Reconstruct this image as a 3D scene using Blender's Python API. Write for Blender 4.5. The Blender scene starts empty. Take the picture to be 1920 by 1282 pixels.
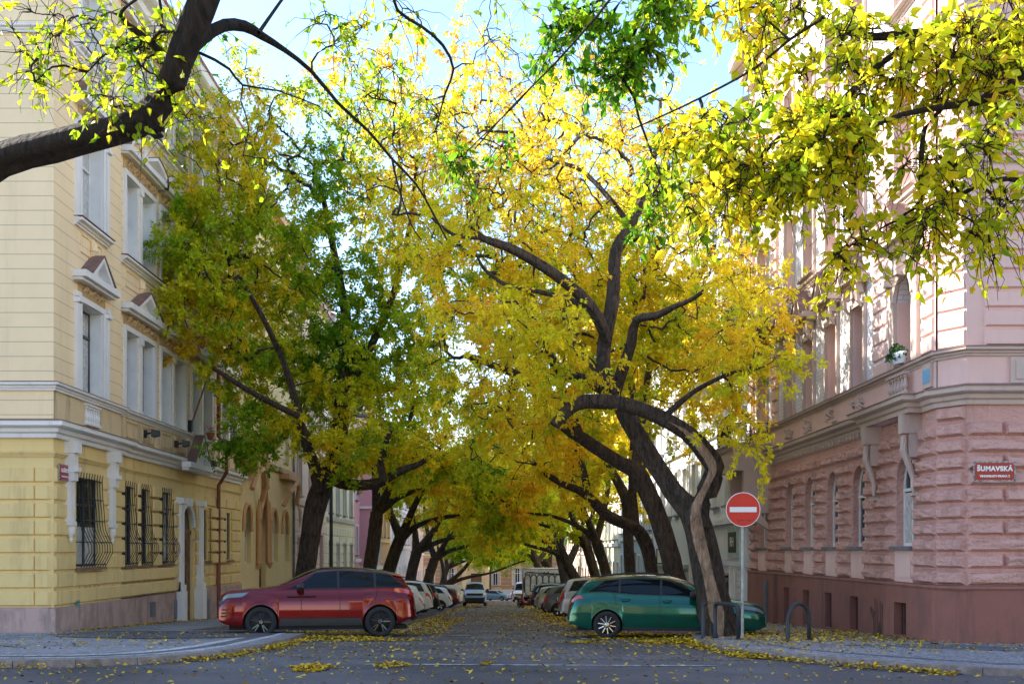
import bpy, bmesh, math, random
import numpy as np
from mathutils import Vector, Matrix
R = math.radians
S = bpy.context.scene
COL = S.collection
random.seed(7)

# ------------------------------------------------------------------ camera, sky, sun, exposure
VPX, VPY, F = 943.0, 1030.0, 2000.0
cam_d = bpy.data.cameras.new('camera'); cam = bpy.data.objects.new('camera', cam_d); COL.objects.link(cam)
cam_d.sensor_width = 36.0; cam_d.lens = 36.0 * F / 1920.0
cam_d.shift_x = (960 - VPX) / 1920.0; cam_d.shift_y = (VPY - 641) / 1920.0
cam_d.clip_start = 0.1; cam_d.clip_end = 2000
cam.location = (0, 0, 0); cam.rotation_euler = (R(90), 0, 0)
S.camera = cam

SUN_EL, SUN_AZ = R(32), R(-68)          # azimuth from +Y, negative = towards -X (left of the street)
W = bpy.data.worlds.new('World'); S.world = W; W.use_nodes = True
nt = W.node_tree; nt.nodes.clear()
sky = nt.nodes.new('ShaderNodeTexSky'); sky.sky_type = 'NISHITA'; sky.sun_disc = False
sky.sun_elevation = SUN_EL; sky.sun_rotation = SUN_AZ; sky.altitude = 200; sky.air_density = 1.0; sky.dust_density = .25; sky.ozone_density = 2.0
bg = nt.nodes.new('ShaderNodeBackground'); bg.inputs['Strength'].default_value = 0.15
wo = nt.nodes.new('ShaderNodeOutputWorld')
nt.links.new(sky.outputs[0], bg.inputs[0]); nt.links.new(bg.outputs[0], wo.inputs[0])
sl = bpy.data.lights.new('sun', 'SUN'); sl.energy = 4.8; sl.angle = R(0.5); sl.color = (1.0, 0.93, 0.80)
so = bpy.data.objects.new('sun', sl); COL.objects.link(so)
sd = Vector((math.sin(SUN_AZ) * math.cos(SUN_EL), math.cos(SUN_AZ) * math.cos(SUN_EL), math.sin(SUN_EL)))
so.rotation_euler = (-sd).to_track_quat('-Z', 'Y').to_euler(); so.location = (-30, 10, 40)
S.view_settings.view_transform = 'Standard'; S.view_settings.look = 'None'
S.view_settings.exposure = 1.78; S.view_settings.gamma = 1.0; S.view_settings.use_curve_mapping = False
S.render.engine = 'CYCLES'
S.cycles.max_bounces = 9; S.cycles.diffuse_bounces = 6; S.cycles.glossy_bounces = 3; S.cycles.transmission_bounces = 4
S.cycles.transparent_max_bounces = 6

# ------------------------------------------------------------------ tools
def tag(o, label=None, cat=None, group=None, kind=None):
    if label: o['label'] = label
    if cat: o['category'] = cat
    if group: o['group'] = group
    if kind: o['kind'] = kind
    return o
def empty(name, loc=(0, 0, 0), label=None, cat=None, group=None, rz=0):
    o = bpy.data.objects.new(name, None); COL.objects.link(o); o.location = loc; o.rotation_euler = (0, 0, rz)
    o.empty_display_size = 0.3
    return tag(o, label, cat, group)
def root_loc(p):
    while p.parent: p = p.parent
    return np.array(p.location)
def link_mesh(name, me, material=None, parent=None):
    o = bpy.data.objects.new(name, me); COL.objects.link(o)
    if material: me.materials.append(material)
    if parent is not None: o.parent = parent
    return o
class MB:
    def __init__(s): s.v = []; s.f = []
    def add(s, vs, fs):
        b = len(s.v); s.v += [tuple(x) for x in vs]; s.f += [tuple(b + i for i in q) for q in fs]
    def box(s, fr, u0, u1, w0, w1, z0, z1):
        s.add([fr(u, w, z) for u in (u0, u1) for w in (w0, w1) for z in (z0, z1)],
              [(0, 1, 3, 2), (4, 6, 7, 5), (0, 4, 5, 1), (2, 3, 7, 6), (0, 2, 6, 4), (1, 5, 7, 3)])
    def pillow(s, fr, u0, u1, w0, w1, z0, z1, b=0.03):
        b = min(b, (u1 - u0) * .45, (z1 - z0) * .45)
        s.add([fr(u0, w0, z0), fr(u1, w0, z0), fr(u1, w0, z1), fr(u0, w0, z1),
               fr(u0 + b, w1, z0 + b), fr(u1 - b, w1, z0 + b), fr(u1 - b, w1, z1 - b), fr(u0 + b, w1, z1 - b)],
              [(4, 5, 6, 7), (0, 1, 5, 4), (1, 2, 6, 5), (2, 3, 7, 6), (3, 0, 4, 7)])
    def prism(s, fr, poly, w0, w1):
        n = len(poly)
        s.add([fr(u, w0, z) for u, z in poly] + [fr(u, w1, z) for u, z in poly],
              [tuple(range(n)), tuple(range(2 * n - 1, n - 1, -1))] + [(i, (i + 1) % n, n + (i + 1) % n, n + i) for i in range(n)])
    def tube(s, pts, r, n=6, cap=True):
        pts = [Vector(p) for p in pts]; m = len(pts)
        rs = r if isinstance(r, (list, tuple)) else [r] * m
        ref = Vector((0.13, 0.31, 0.94)); vs = []
        for i, p in enumerate(pts):
            t = (pts[min(i + 1, m - 1)] - pts[max(i - 1, 0)]).normalized()
            a = t.cross(ref)
            if a.length < 0.1: a = t.cross(Vector((1, 0, 0)))
            a.normalize(); b = t.cross(a)
            for k in range(n):
                c = 2 * math.pi * k / n; vs.append(p + (a * math.cos(c) + b * math.sin(c)) * rs[i])
        fs = [(i * n + k, i * n + (k + 1) % n, (i + 1) * n + (k + 1) % n, (i + 1) * n + k) for i in range(m - 1) for k in range(n)]
        if cap: fs += [tuple(range(n)), tuple(range((m - 1) * n, m * n))]
        s.add(vs, fs)
    def lathe(s, fr, prof, n=20):
        m = len(prof); vs = []
        for r, z in prof:
            for k in range(n):
                c = 2 * math.pi * k / n; vs.append(fr(r * math.cos(c), r * math.sin(c), z))
        s.add(vs, [(i * n + k, i * n + (k + 1) % n, (i + 1) * n + (k + 1) % n, (i + 1) * n + k) for i in range(m - 1) for k in range(n)]
              + [tuple(range(n)), tuple(range((m - 1) * n, m * n))])
    def ribbon(s, fr, pts, w, width):          # painted line on a wall, pts in (u, z)
        for (a, b) in zip(pts, pts[1:]):
            d = Vector((b[0] - a[0], b[1] - a[1]))
            if d.length < 1e-5: continue
            d.normalize(); n = Vector((-d.y, d.x)) * width / 2; e = d * width * .3
            s.add([fr(a[0] - e.x + n.x, w, a[1] - e.y + n.y), fr(a[0] - e.x - n.x, w, a[1] - e.y - n.y),
                   fr(b[0] + e.x - n.x, w, b[1] + e.y - n.y), fr(b[0] + e.x + n.x, w, b[1] + e.y + n.y)], [(0, 1, 2, 3)])
            w += 0.0006
    def sweep(s, path, prof, flip=1):           # path: plan polyline (x,y); prof: (w,z); outward = left of travel * flip
        n = len(path); P = [Vector(p) for p in path]; rows = []
        for i in range(n):
            d1 = (P[i] - P[i - 1]).normalized() if i else None
            d2 = (P[i + 1] - P[i]).normalized() if i < n - 1 else None
            n1 = Vector((-d1.y, d1.x)) if d1 else None; n2 = Vector((-d2.y, d2.x)) if d2 else None
            if n1 is None: m = n2
            elif n2 is None: m = n1
            else:
                m = (n1 + n2).normalized(); m = m / max(0.3, m.dot(n1))
            rows.append([(P[i].x + m.x * w * flip, P[i].y + m.y * w * flip, z) for w, z in prof])
        k = len(prof)
        s.add([p for r in rows for p in r], [(i * k + j, i * k + (j + 1) % k, (i + 1) * k + (j + 1) % k, (i + 1) * k + j) for i in range(n - 1) for j in range(k)]
              + [tuple(range(k)), tuple(range((n - 1) * k, n * k))])
    def build(s, name, material, parent=None, smooth=False, tagkw=None):
        if not s.v: return None
        v = np.array(s.v, dtype=np.float64)
        if parent is not None: v = v - root_loc(parent)
        me = bpy.data.meshes.new(name); me.from_pydata(v.tolist(), [], s.f); me.update()
        o = link_mesh(name, me, material, parent)
        if smooth: me.polygons.foreach_set('use_smooth', [True] * len(me.polygons))
        return o
def np_mesh(name, v, q, material, parent=None, cols=None, smooth=False):
    """v (N,3), q (M,k) constant size faces"""
    if parent is not None: v = v - root_loc(parent)
    me = bpy.data.meshes.new(name); k = q.shape[1]
    me.vertices.add(len(v)); me.vertices.foreach_set('co', np.ascontiguousarray(v, dtype=np.float32).ravel())
    me.loops.add(q.size); me.loops.foreach_set('vertex_index', np.ascontiguousarray(q, dtype=np.int32).ravel())
    me.polygons.add(len(q)); me.polygons.foreach_set('loop_start', np.arange(0, q.size, k, dtype=np.int32))
    try: me.polygons.foreach_set('loop_total', np.full(len(q), k, dtype=np.int32))
    except Exception: pass
    if cols is not None:
        at = me.color_attributes.new('Col', 'FLOAT_COLOR', 'POINT')
        c = np.ones((len(v), 4), dtype=np.float32); c[:, :3] = cols; at.data.foreach_set('color', c.ravel())
    me.update(calc_edges=True); me.validate()
    if smooth: me.polygons.foreach_set('use_smooth', np.ones(len(me.polygons), dtype=bool))
    return link_mesh(name, me, material, parent)

def frame(ox, oy, ux, uy, nx, ny):
    def fr(u, w, z): return (ox + ux * u + nx * w, oy + uy * u + ny * w, z)
    return fr
WORLD = lambda x, y, z: (x, y, z)

def hgt(y):                                    # drop of the ground below the lens
    if y > 24: return 1.096 + .0403 * y
    if y > 10: return 2.063 - .0403 * (24 - y) + .5 * (.0403 / 14) * (24 - y) ** 2
    return 1.781
def gz(y): return -hgt(y)
def gat(px, py):                               # where a sight line meets the ground
    y = 25.0
    for _ in range(60): y = .5 * y + .5 * F * hgt(y) / (py - VPY)
    return ((px - VPX) * y / F, y)
def at(px, py, y): return ((px - VPX) * y / F, y, (VPY - py) * y / F)

# ------------------------------------------------------------------ materials
def new_mat(name):
    m = bpy.data.materials.new(name); m.use_nodes = True; n = m.node_tree
    return m, n, n.nodes['Principled BSDF']
def N(nt, t, **kw):
    n = nt.nodes.new(t)
    for k, v in kw.items():
        if k in n.inputs: n.inputs[k].default_value = v
        else: setattr(n, k, v)
    return n
def coords(nt, scale=None):
    tc = N(nt, 'ShaderNodeTexCoord'); g = N(nt, 'ShaderNodeNewGeometry')
    if scale is None: return g.outputs['Position']
    mp = N(nt, 'ShaderNodeMapping'); mp.inputs['Scale'].default_value = scale
    nt.links.new(g.outputs['Position'], mp.inputs[0]); return mp.outputs[0]
def simple(name, c, rough=.7, metal=0.0, var=.12, sc=3.0, bump=0.0, bsc=40.0, coat=0.0, spec=None):
    m, nt, b = new_mat(name); b.inputs['Roughness'].default_value = rough; b.inputs['Metallic'].default_value = metal
    if coat: b.inputs['Coat Weight'].default_value = coat; b.inputs['Coat Roughness'].default_value = .03
    if spec is not None: b.inputs['Specular IOR Level'].default_value = spec
    if var > 0:
        no = N(nt, 'ShaderNodeTexNoise', Scale=sc, Detail=5.0, Roughness=.6); nt.links.new(coords(nt), no.inputs['Vector'])
        mx = N(nt, 'ShaderNodeMix', data_type='RGBA')
        mx.inputs['A'].default_value = (*[max(0, x * (1 - var * 1.4)) for x in c], 1); mx.inputs['B'].default_value = (*[min(1, x * (1 + var)) for x in c], 1)
        rp = N(nt, 'ShaderNodeMapRange'); rp.inputs[1].default_value = .35; rp.inputs[2].default_value = .65
        nt.links.new(no.outputs[0], rp.inputs[0]); nt.links.new(rp.outputs[0], mx.inputs['Factor'])
        nt.links.new(mx.outputs['Result'], b.inputs['Base Color'])
    else: b.inputs['Base Color'].default_value = (*c, 1)
    if bump > 0:
        n2 = N(nt, 'ShaderNodeTexNoise', Scale=bsc, Detail=4.0); nt.links.new(coords(nt), n2.inputs['Vector'])
        bp = N(nt, 'ShaderNodeBump', Strength=bump, Distance=.02); nt.links.new(n2.outputs[0], bp.inputs['Height']); nt.links.new(bp.outputs[0], b.inputs['Normal'])
    return m
def plaster(name, c, dirt=(.18, .13, .10), amount=.45, streak=.5, course=None, cdark=.55, rock=0.0, brick=None, base_dirt=None):
    """painted render: patches, rain streaks of grime, optional grooves / rock face / glazed brick"""
    m, nt, b = new_mat(name); b.inputs['Roughness'].default_value = .85; L = nt.links.new
    pos = coords(nt)
    n1 = N(nt, 'ShaderNodeTexNoise', Scale=.9, Detail=6.0, Roughness=.65); L(pos, n1.inputs['Vector'])
    n2 = N(nt, 'ShaderNodeTexNoise', Scale=1.0, Detail=5.0, Roughness=.7); L(coords(nt, (2.6, 2.6, .35)), n2.inputs['Vector'])
    m1 = N(nt, 'ShaderNodeMix', data_type='RGBA'); m1.inputs['A'].default_value = (*[x * .86 for x in c], 1); m1.inputs['B'].default_value = (*[min(1, x * 1.08) for x in c], 1)
    L(n1.outputs[0], m1.inputs['Factor'])
    rp = N(nt, 'ShaderNodeMapRange'); rp.inputs[1].default_value = .52; rp.inputs[2].default_value = .78; rp.inputs[4].default_value = streak * amount; L(n2.outputs[0], rp.inputs[0])
    m2 = N(nt, 'ShaderNodeMix', data_type='RGBA'); L(rp.outputs[0], m2.inputs['Factor']); L(m1.outputs['Result'], m2.inputs['A']); m2.inputs['B'].default_value = (*dirt, 1)
    out = m2.outputs['Result']; h = None
    if course:
        zp, zo = course
        sx = N(nt, 'ShaderNodeSeparateXYZ'); L(pos, sx.inputs[0])
        a = N(nt, 'ShaderNodeMath', operation='ADD'); a.inputs[1].default_value = 100 * zp - zo; L(sx.outputs[2], a.inputs[0])
        w = N(nt, 'ShaderNodeMath', operation='MODULO'); w.inputs[1].default_value = zp; L(a.outputs[0], w.inputs[0])
        g = N(nt, 'ShaderNodeMath', operation='LESS_THAN'); g.inputs[1].default_value = .022; L(w.outputs[0], g.inputs[0])
        mm = N(nt, 'ShaderNodeMath', operation='MULTIPLY'); mm.inputs[1].default_value = cdark; L(g.outputs[0], mm.inputs[0])
        m3 = N(nt, 'ShaderNodeMix', data_type='RGBA'); L(mm.outputs[0], m3.inputs['Factor']); L(out, m3.inputs['A']); m3.inputs['B'].default_value = (*[x * .25 for x in c], 1)
        out = m3.outputs['Result']
    if brick:
        sx = N(nt, 'ShaderNodeSeparateXYZ'); L(pos, sx.inputs[0]); ad = N(nt, 'ShaderNodeMath', operation='ADD'); L(sx.outputs[0], ad.inputs[0]); L(sx.outputs[1], ad.inputs[1])
        cb = N(nt, 'ShaderNodeCombineXYZ'); L(ad.outputs[0], cb.inputs[0]); L(sx.outputs[2], cb.inputs[1])
        bk = N(nt, 'ShaderNodeTexBrick', Scale=1.0); bk.inputs['Brick Width'].default_value = .30; bk.inputs['Row Height'].default_value = .105; bk.inputs['Mortar Size'].default_value = .008
        bk.inputs['Color1'].default_value = (*c, 1); bk.inputs['Color2'].default_value = (*[x * .9 for x in c], 1); bk.inputs['Mortar'].default_value = (*brick, 1); L(cb.outputs[0], bk.inputs['Vector'])
        m3 = N(nt, 'ShaderNodeMix', data_type='RGBA', blend_type='MULTIPLY'); m3.inputs['Factor'].default_value = 1.0
        sc = N(nt, 'ShaderNodeMix', data_type='RGBA'); sc.inputs['Factor'].default_value = .25; L(bk.outputs[0], sc.inputs['A']); L(out, sc.inputs['B']); out = sc.outputs['Result']
    if base_dirt:                                # splash zone grime that belongs to the foot of the wall
        n3 = N(nt, 'ShaderNodeTexNoise', Scale=1.6, Detail=7.0, Roughness=.7); L(coords(nt, (1, 1, .8)), n3.inputs['Vector'])
        rp3 = N(nt, 'ShaderNodeMapRange'); rp3.inputs[1].default_value = .47; rp3.inputs[2].default_value = .60; rp3.inputs[4].default_value = .8; L(n3.outputs[0], rp3.inputs[0])
        m4 = N(nt, 'ShaderNodeMix', data_type='RGBA'); L(rp3.outputs[0], m4.inputs['Factor']); L(out, m4.inputs['A']); m4.inputs['B'].default_value = (*base_dirt, 1); out = m4.outputs['Result']
    L(out, b.inputs['Base Color'])
    nb = N(nt, 'ShaderNodeTexNoise', Scale=(9.0 if rock else 45.0), Detail=(3.0 if rock else 5.0), Roughness=.6); L(coords(nt, (1, 1, 1.6)) if rock else pos, nb.inputs['Vector'])
    bp = N(nt, 'ShaderNodeBump', Strength=(rock if rock else .25), Distance=(.09 if rock else .01)); L(nb.outputs[0], bp.inputs['Height']); L(bp.outputs[0], b.inputs['Normal'])
    return m
def glass_mat(name, c=(.02, .025, .03), rough=.04, coat=1.0):
    m, nt, b = new_mat(name); b.inputs['Base Color'].default_value = (*c, 1); b.inputs['Roughness'].default_value = rough
    b.inputs['Specular IOR Level'].default_value = .6; b.inputs['IOR'].default_value = 1.5
    no = N(nt, 'ShaderNodeTexNoise', Scale=1.3, Detail=1.0); nt.links.new(coords(nt), no.inputs['Vector'])
    bp = N(nt, 'ShaderNodeBump', Strength=.05, Distance=.05); nt.links.new(no.outputs[0], bp.inputs['Height']); nt.links.new(bp.outputs[0], b.inputs['Normal'])
    return m
def leaf_mat(name, trans=.5, rough=.45):
    m, nt, b = new_mat(name); L = nt.links.new
    at_ = N(nt, 'ShaderNodeAttribute', attribute_name='Col')
    L(at_.outputs[0], b.inputs['Base Color']); b.inputs['Roughness'].default_value = rough; b.inputs['Specular IOR Level'].default_value = .25
    tr = N(nt, 'ShaderNodeBsdfTranslucent'); L(at_.outputs[0], tr.inputs[0])
    mx = N(nt, 'ShaderNodeMixShader'); mx.inputs[0].default_value = trans
    L(b.outputs[0], mx.inputs[1]); L(tr.outputs[0], mx.inputs[2]); L(mx.outputs[0], nt.nodes['Material Output'].inputs[0])
    return m
def bark_mat(name, c1, c2, strip=None):
    m, nt, b = new_mat(name); L = nt.links.new; b.inputs['Roughness'].default_value = .9
    n1 = N(nt, 'ShaderNodeTexNoise', Scale=3.0, Detail=8.0, Roughness=.7, Distortion=.8); L(coords(nt, (4, 4, .9)), n1.inputs['Vector'])
    v = N(nt, 'ShaderNodeTexVoronoi', feature='DISTANCE_TO_EDGE', Scale=6.0); L(coords(nt, (2.4, 2.4, .7)), v.inputs['Vector'])
    mx = N(nt, 'ShaderNodeMix', data_type='RGBA'); mx.inputs['A'].default_value = (*c1, 1); mx.inputs['B'].default_value = (*c2, 1)
    rp = N(nt, 'ShaderNodeMapRange'); rp.inputs[1].default_value = .38; rp.inputs[2].default_value = .66; L(n1.outputs[0], rp.inputs[0]); L(rp.outputs[0], mx.inputs['Factor'])
    out = mx.outputs['Result']
    L(out, b.inputs['Base Color'])
    ad = N(nt, 'ShaderNodeMath', operation='MULTIPLY_ADD'); ad.inputs[1].default_value = .8; L(v.outputs[0], ad.inputs[0]); L(n1.outputs[0], ad.inputs[2])
    bp = N(nt, 'ShaderNodeBump', Strength=1.0, Distance=.10); L(ad.outputs[0], bp.inputs['Height']); L(bp.outputs[0], b.inputs['Normal'])
    return m
def asphalt(name, c, setts=None, wear=.4, speck=.5):
    m, nt, b = new_mat(name); L = nt.links.new; b.inputs['Roughness'].default_value = .82; pos = coords(nt)
    n1 = N(nt, 'ShaderNodeTexNoise', Scale=.35, Detail=6.0, Roughness=.7); L(pos, n1.inputs['Vector'])
    n2 = N(nt, 'ShaderNodeTexNoise', Scale=60.0, Detail=3.0); L(pos, n2.inputs['Vector'])
    mx = N(nt, 'ShaderNodeMix', data_type='RGBA'); mx.inputs['A'].default_value = (*[x * (1 - wear) for x in c], 1); mx.inputs['B'].default_value = (*[x * (1 + wear) for x in c], 1)
    rp = N(nt, 'ShaderNodeMapRange'); rp.inputs[1].default_value = .35; rp.inputs[2].default_value = .65; L(n1.outputs[0], rp.inputs[0]); L(rp.outputs[0], mx.inputs['Factor'])
    m2 = N(nt, 'ShaderNodeMix', data_type='RGBA', blend_type='MULTIPLY'); m2.inputs['Factor'].default_value = speck; L(mx.outputs['Result'], m2.inputs['A'])
    rp2 = N(nt, 'ShaderNodeMapRange'); rp2.inputs[1].default_value = .3; rp2.inputs[2].default_value = .7; rp2.inputs[3].default_value = .4; rp2.inputs[4].default_value = 1.5; L(n2.outputs[0], rp2.inputs[0]); L(rp2.outputs[0], m2.inputs['B'])
    out = m2.outputs['Result']; hsrc = n2.outputs[0]; dist = .006
    if setts:
        size, joint, jit = setts
        v = N(nt, 'ShaderNodeTexVoronoi', feature='DISTANCE_TO_EDGE', Scale=1.0 / size, Randomness=jit); L(pos, v.inputs['Vector'])
        v2 = N(nt, 'ShaderNodeTexVoronoi', feature='F1', Scale=1.0 / size, Randomness=jit); L(pos, v2.inputs['Vector'])
        rj = N(nt, 'ShaderNodeMapRange'); rj.inputs[1].default_value = .0; rj.inputs[2].default_value = joint; L(v.outputs[0], rj.inputs[0])
        bw = N(nt, 'ShaderNodeRGBToBW'); L(v2.outputs['Color'], bw.inputs[0])
        rk = N(nt, 'ShaderNodeMapRange'); rk.inputs[3].default_value = .6; rk.inputs[4].default_value = 1.35; L(bw.outputs[0], rk.inputs[0])
        m3 = N(nt, 'ShaderNodeMix', data_type='RGBA', blend_type='MULTIPLY'); m3.inputs['Factor'].default_value = 1.0; L(out, m3.inputs['A']); L(rk.outputs[0], m3.inputs['B'])
        m4 = N(nt, 'ShaderNodeMix', data_type='RGBA'); L(rj.outputs[0], m4.inputs['Factor']); m4.inputs['A'].default_value = (*[x * .35 for x in c], 1); L(m3.outputs['Result'], m4.inputs['B'])
        out = m4.outputs['Result']; hsrc = rj.outputs[0]; dist = .012
    L(out, b.inputs['Base Color'])
    bp = N(nt, 'ShaderNodeBump', Strength=.6, Distance=dist); L(hsrc, bp.inputs['Height']); L(bp.outputs[0], b.inputs['Normal'])
    return m

M = {}
M['asphalt'] = asphalt('asphalt', (.088, .086, .092), None, .5)
M['setts'] = asphalt('road setts', (.125, .112, .11), (.13, .12, .5))
M['mosaic'] = asphalt('pavement mosaic', (.30, .30, .32), (.075, .12, .45), .16, .35)
M['mosaic_dark'] = asphalt('dark mosaic band', (.15, .155, .18), (.075, .12, .45), .2, .3)
M['mosaic_white'] = asphalt('white mosaic band', (.58, .57, .55), (.075, .10, .45), .15, .3)
M['park'] = asphalt('parking asphalt', (.085, .08, .085), None, .35)
M['kerb'] = simple('kerb granite', (.24, .21, .20), .8, var=.25, sc=5, bump=.4)
M['line'] = simple('worn white road paint', (.42, .42, .43), .8, var=.5, sc=6)
M['yellow_wall'] = plaster('pale yellow render', (.90, .70, .43), (.42, .30, .18), .45, course=(.36, .08), cdark=.5)
M['yellow_gf'] = plaster('yellow ground floor render', (.78, .58, .25), (.34, .22, .10), .75, .8)
M['yellow_dado'] = plaster('stained yellow render', (.70, .54, .32), (.20, .15, .10), .95, 1.0)
M['yellow_plinth'] = plaster('stained brown plinth', (.50, .35, .31), (.10, .07, .06), 1.0, 1.0, base_dirt=(.30, .22, .19))
M['white_trim'] = plaster('white painted trim', (.80, .78, .76), (.32, .28, .25), .6)
M['frieze'] = plaster('ochre stucco ornament', (.62, .42, .20), (.25, .16, .09), .9, .9, rock=1.0)
M['pink_rock'] = plaster('pink rock faced render', (.62, .35, .295), (.24, .13, .11), .9, .8, rock=.8)
M['pink_plinth'] = plaster('brown red plinth', (.29, .115, .088), (.11, .055, .045), 1.0, .9, base_dirt=(.21, .095, .075))
M['pink_wall'] = plaster('pale pink render', (.76, .50, .44), (.32, .22, .21), .5)
M['pink_trim'] = plaster('pink beige trim', (.56, .43, .37), (.25, .19, .17), .7, .8)
M['glazed'] = plaster('white glazed brick', (.74, .70, .72), (.5, .45, .45), .2, .2, brick=(.40, .33, .36))
M['roof_red'] = simple('red roof tile', (.36, .12, .07), .8, var=.35, sc=6, bump=.5, bsc=12)
M['roof_grey'] = simple('grey sheet roof', (.16, .17, .19), .5, var=.2, sc=2)
M['copper'] = simple('brown sheet flashing', (.20, .115, .10), .55, var=.2, sc=4)
M['glass'] = glass_mat('window glass'); M['car_glass'] = glass_mat('car glass', (.006, .008, .010), .02); M['car_glass'].node_tree.nodes['Principled BSDF'].inputs['Specular IOR Level'].default_value = .34
M['frame_white'] = simple('white window frame', (.68, .68, .68), .5, var=.08)
M['frame_dark'] = simple('dark window frame', (.045, .05, .06), .5, var=.1)
M['iron'] = simple('wrought iron', (.03, .025, .025), .55, metal=.3, var=.2)
M['pipe'] = simple('red brown downpipe', (.24, .075, .05), .5, var=.2)
M['pole'] = simple('galvanised pole', (.36, .37, .36), .45, metal=.6, var=.15, sc=8)
M['dark_pole'] = simple('dark grey lamp post', (.028, .034, .038), .5, var=.15)
M['dark'] = simple('dark opening', (.012, .012, .013), .9, var=0)
M['wood'] = simple('brown wood door', (.13, .06, .03), .5, var=.3, sc=5)
M['leaf'] = leaf_mat('autumn leaves', .62); M['litter'] = leaf_mat('fallen leaves', .12, .6)
M['bark'] = bark_mat('bark', (.020, .013, .010), (.115, .078, .052)); M['bark_dark'] = bark_mat('dark bark', (.007, .0045, .0035), (.040, .025, .018))
M['barewood'] = bark_mat('bare wood where the bark is gone', (.20, .12, .075), (.50, .33, .21))
M['rubber'] = simple('tyre rubber', (.018, .018, .019), .85, var=.1); M['trim'] = simple('black plastic', (.02, .02, .022), .55, var=.1)
M['rim'] = simple('silver alloy', (.55, .55, .56), .25, metal=.9, var=0); M['rim_black'] = simple('black alloy', (.012, .012, .013), .22, metal=.3, var=0, coat=.6)
M['chrome'] = simple('chrome', (.7, .7, .7), .12, metal=1.0, var=0); M['plate'] = simple('number plate white', (.7, .7, .68), .4, var=.05)
M['tail'] = simple('red tail light', (.5, .012, .012), .12, var=0, coat=1.0); M['lamp'] = simple('headlight lens', (.16, .18, .2), .08, var=0, coat=1.0)
M['sign_red'] = simple('red enamel', (.62, .02, .015), .3, var=.06); M['sign_maroon'] = simple('maroon enamel', (.36, .02, .02), .3, var=.12, sc=9)
M['white_paint'] = simple('white paint', (.8, .8, .78), .4, var=.04); M['black_paint'] = simple('black paint', (.02, .02, .022), .5, var=.1)
M['teal_paint'] = simple('teal spray paint', (.05, .25, .22), .6, var=.2); M['blue_plate'] = simple('blue house number enamel', (.16, .40, .60), .35, var=.1)
M['curtain'] = simple('net curtain behind glass', (.50, .49, .46), .3, var=.25, sc=9, coat=.9); M['terracotta'] = simple('terracotta', (.36, .13, .07), .8, var=.2); M['geranium'] = simple('pink geranium petals', (.7, .04, .12), .6, var=.3, sc=30)
M['plant'] = simple('green plant leaves', (.05, .13, .03), .6, var=.4, sc=20)
def paint(name, c, metal=.0, rough=.35):
    if name not in M: M[name] = simple(name, c, rough, metal=metal, var=0, coat=.8, spec=.15)
    return M[name]
# ------------------------------------------------------------------ the ground
def sheet(name, poly, zo, mat_, skirt=0.0, kind='structure'):
    bm = bmesh.new(); vs = [bm.verts.new((x, y, 0)) for x, y in poly]; bm.faces.new(vs)
    ys = [p[1] for p in poly]
    for y in [10 + .7 * i for i in range(0, 21)]:
        if min(ys) < y < max(ys): bmesh.ops.bisect_plane(bm, geom=bm.verts[:] + bm.edges[:] + bm.faces[:], plane_co=(0, y, 0), plane_no=(0, 1, 0))
    if skirt:
        be = [e for e in bm.edges if e.is_boundary]
        r = bmesh.ops.extrude_edge_only(bm, edges=be)
        low = {v for v in r['geom'] if isinstance(v, bmesh.types.BMVert)}
    else: low = set()
    for v in bm.verts: v.co.z = gz(v.co.y) + zo - (skirt if v in low else 0)
    me = bpy.data.meshes.new(name); bm.to_mesh(me); bm.free()
    o = link_mesh(name, me, mat_); return tag(o, kind=kind)
ys = [-150, -60, -20] + [i * 1.0 for i in range(-5, 30)] + [40, 60, 100, 160, 300, 600]
ys = sorted(set(ys)); xs = [-400, -100, -30, 0, 30, 100, 400]
bm = bmesh.new(); g = [[bm.verts.new((x, y, gz(y) if y < 185 else gz(185))) for x in xs] for y in ys]
for i in range(len(ys) - 1):
    for j in range(len(xs) - 1): bm.faces.new((g[i][j], g[i][j + 1], g[i + 1][j + 1], g[i + 1][j]))
me = bpy.data.meshes.new('road'); bm.to_mesh(me); bm.free(); tag(link_mesh('road', me, M['asphalt']), kind='structure')
LX, RX = -11.2, 8.8                              # facade planes
YL, YR = 26.35, 21.05                            # corners
sheet('cobbled_road', [(-3.0, 18.6), (4.2, 18.0), (5.2, 20.5), (4.9, 24), (6.6, 27), (6.6, 160), (-8.0, 160), (-8.0, 27.5), (-4.9, 26.2), (-5.6, 22), (-5.0, 19.5)], .004, M['setts'])
sheet('parking_bay', [(-8.2, 26.5), (-3.3, 25.6), (-3.3, 158), (-8.2, 158)], .008, M['park'])
sheet('parking_bay', [(2.0, 24.9), (6.8, 25.4), (6.8, 158), (2.0, 158)], .008, M['park'])
kl = [gat(x, y) for x, y in [(0, 1252), (120, 1251), (240, 1246.5), (340, 1240), (420, 1231), (480, 1221), (530, 1208), (560, 1200), (578, 1193)]]
kr = [gat(x, y) for x, y in [(1302, 1204), (1325, 1213), (1350, 1220), (1400, 1229), (1470, 1237), (1560, 1245), (1680, 1256), (1800, 1264), (1920, 1271)]]
kl = [(-90, kl[0][1] - .3), (-20, kl[0][1] - .05)] + kl + [(-6.3, 27.3), (-8.2, 28.0)]
kr = [(6.8, 27.6), (5.0, 26.6), (4.45, 25.2)] + kr + [(14, kr[-1][1] - .05), (90, kr[-1][1] - .4)]
def offset(path, d):
    out = []
    for i, p in enumerate(path):
        a = Vector(path[max(0, i - 1)]); b = Vector(path[min(len(path) - 1, i + 1)]); t = (b - a).normalized()
        out.append((p[0] - t.y * d, p[1] + t.x * d))
    return out
KH = .12
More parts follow.
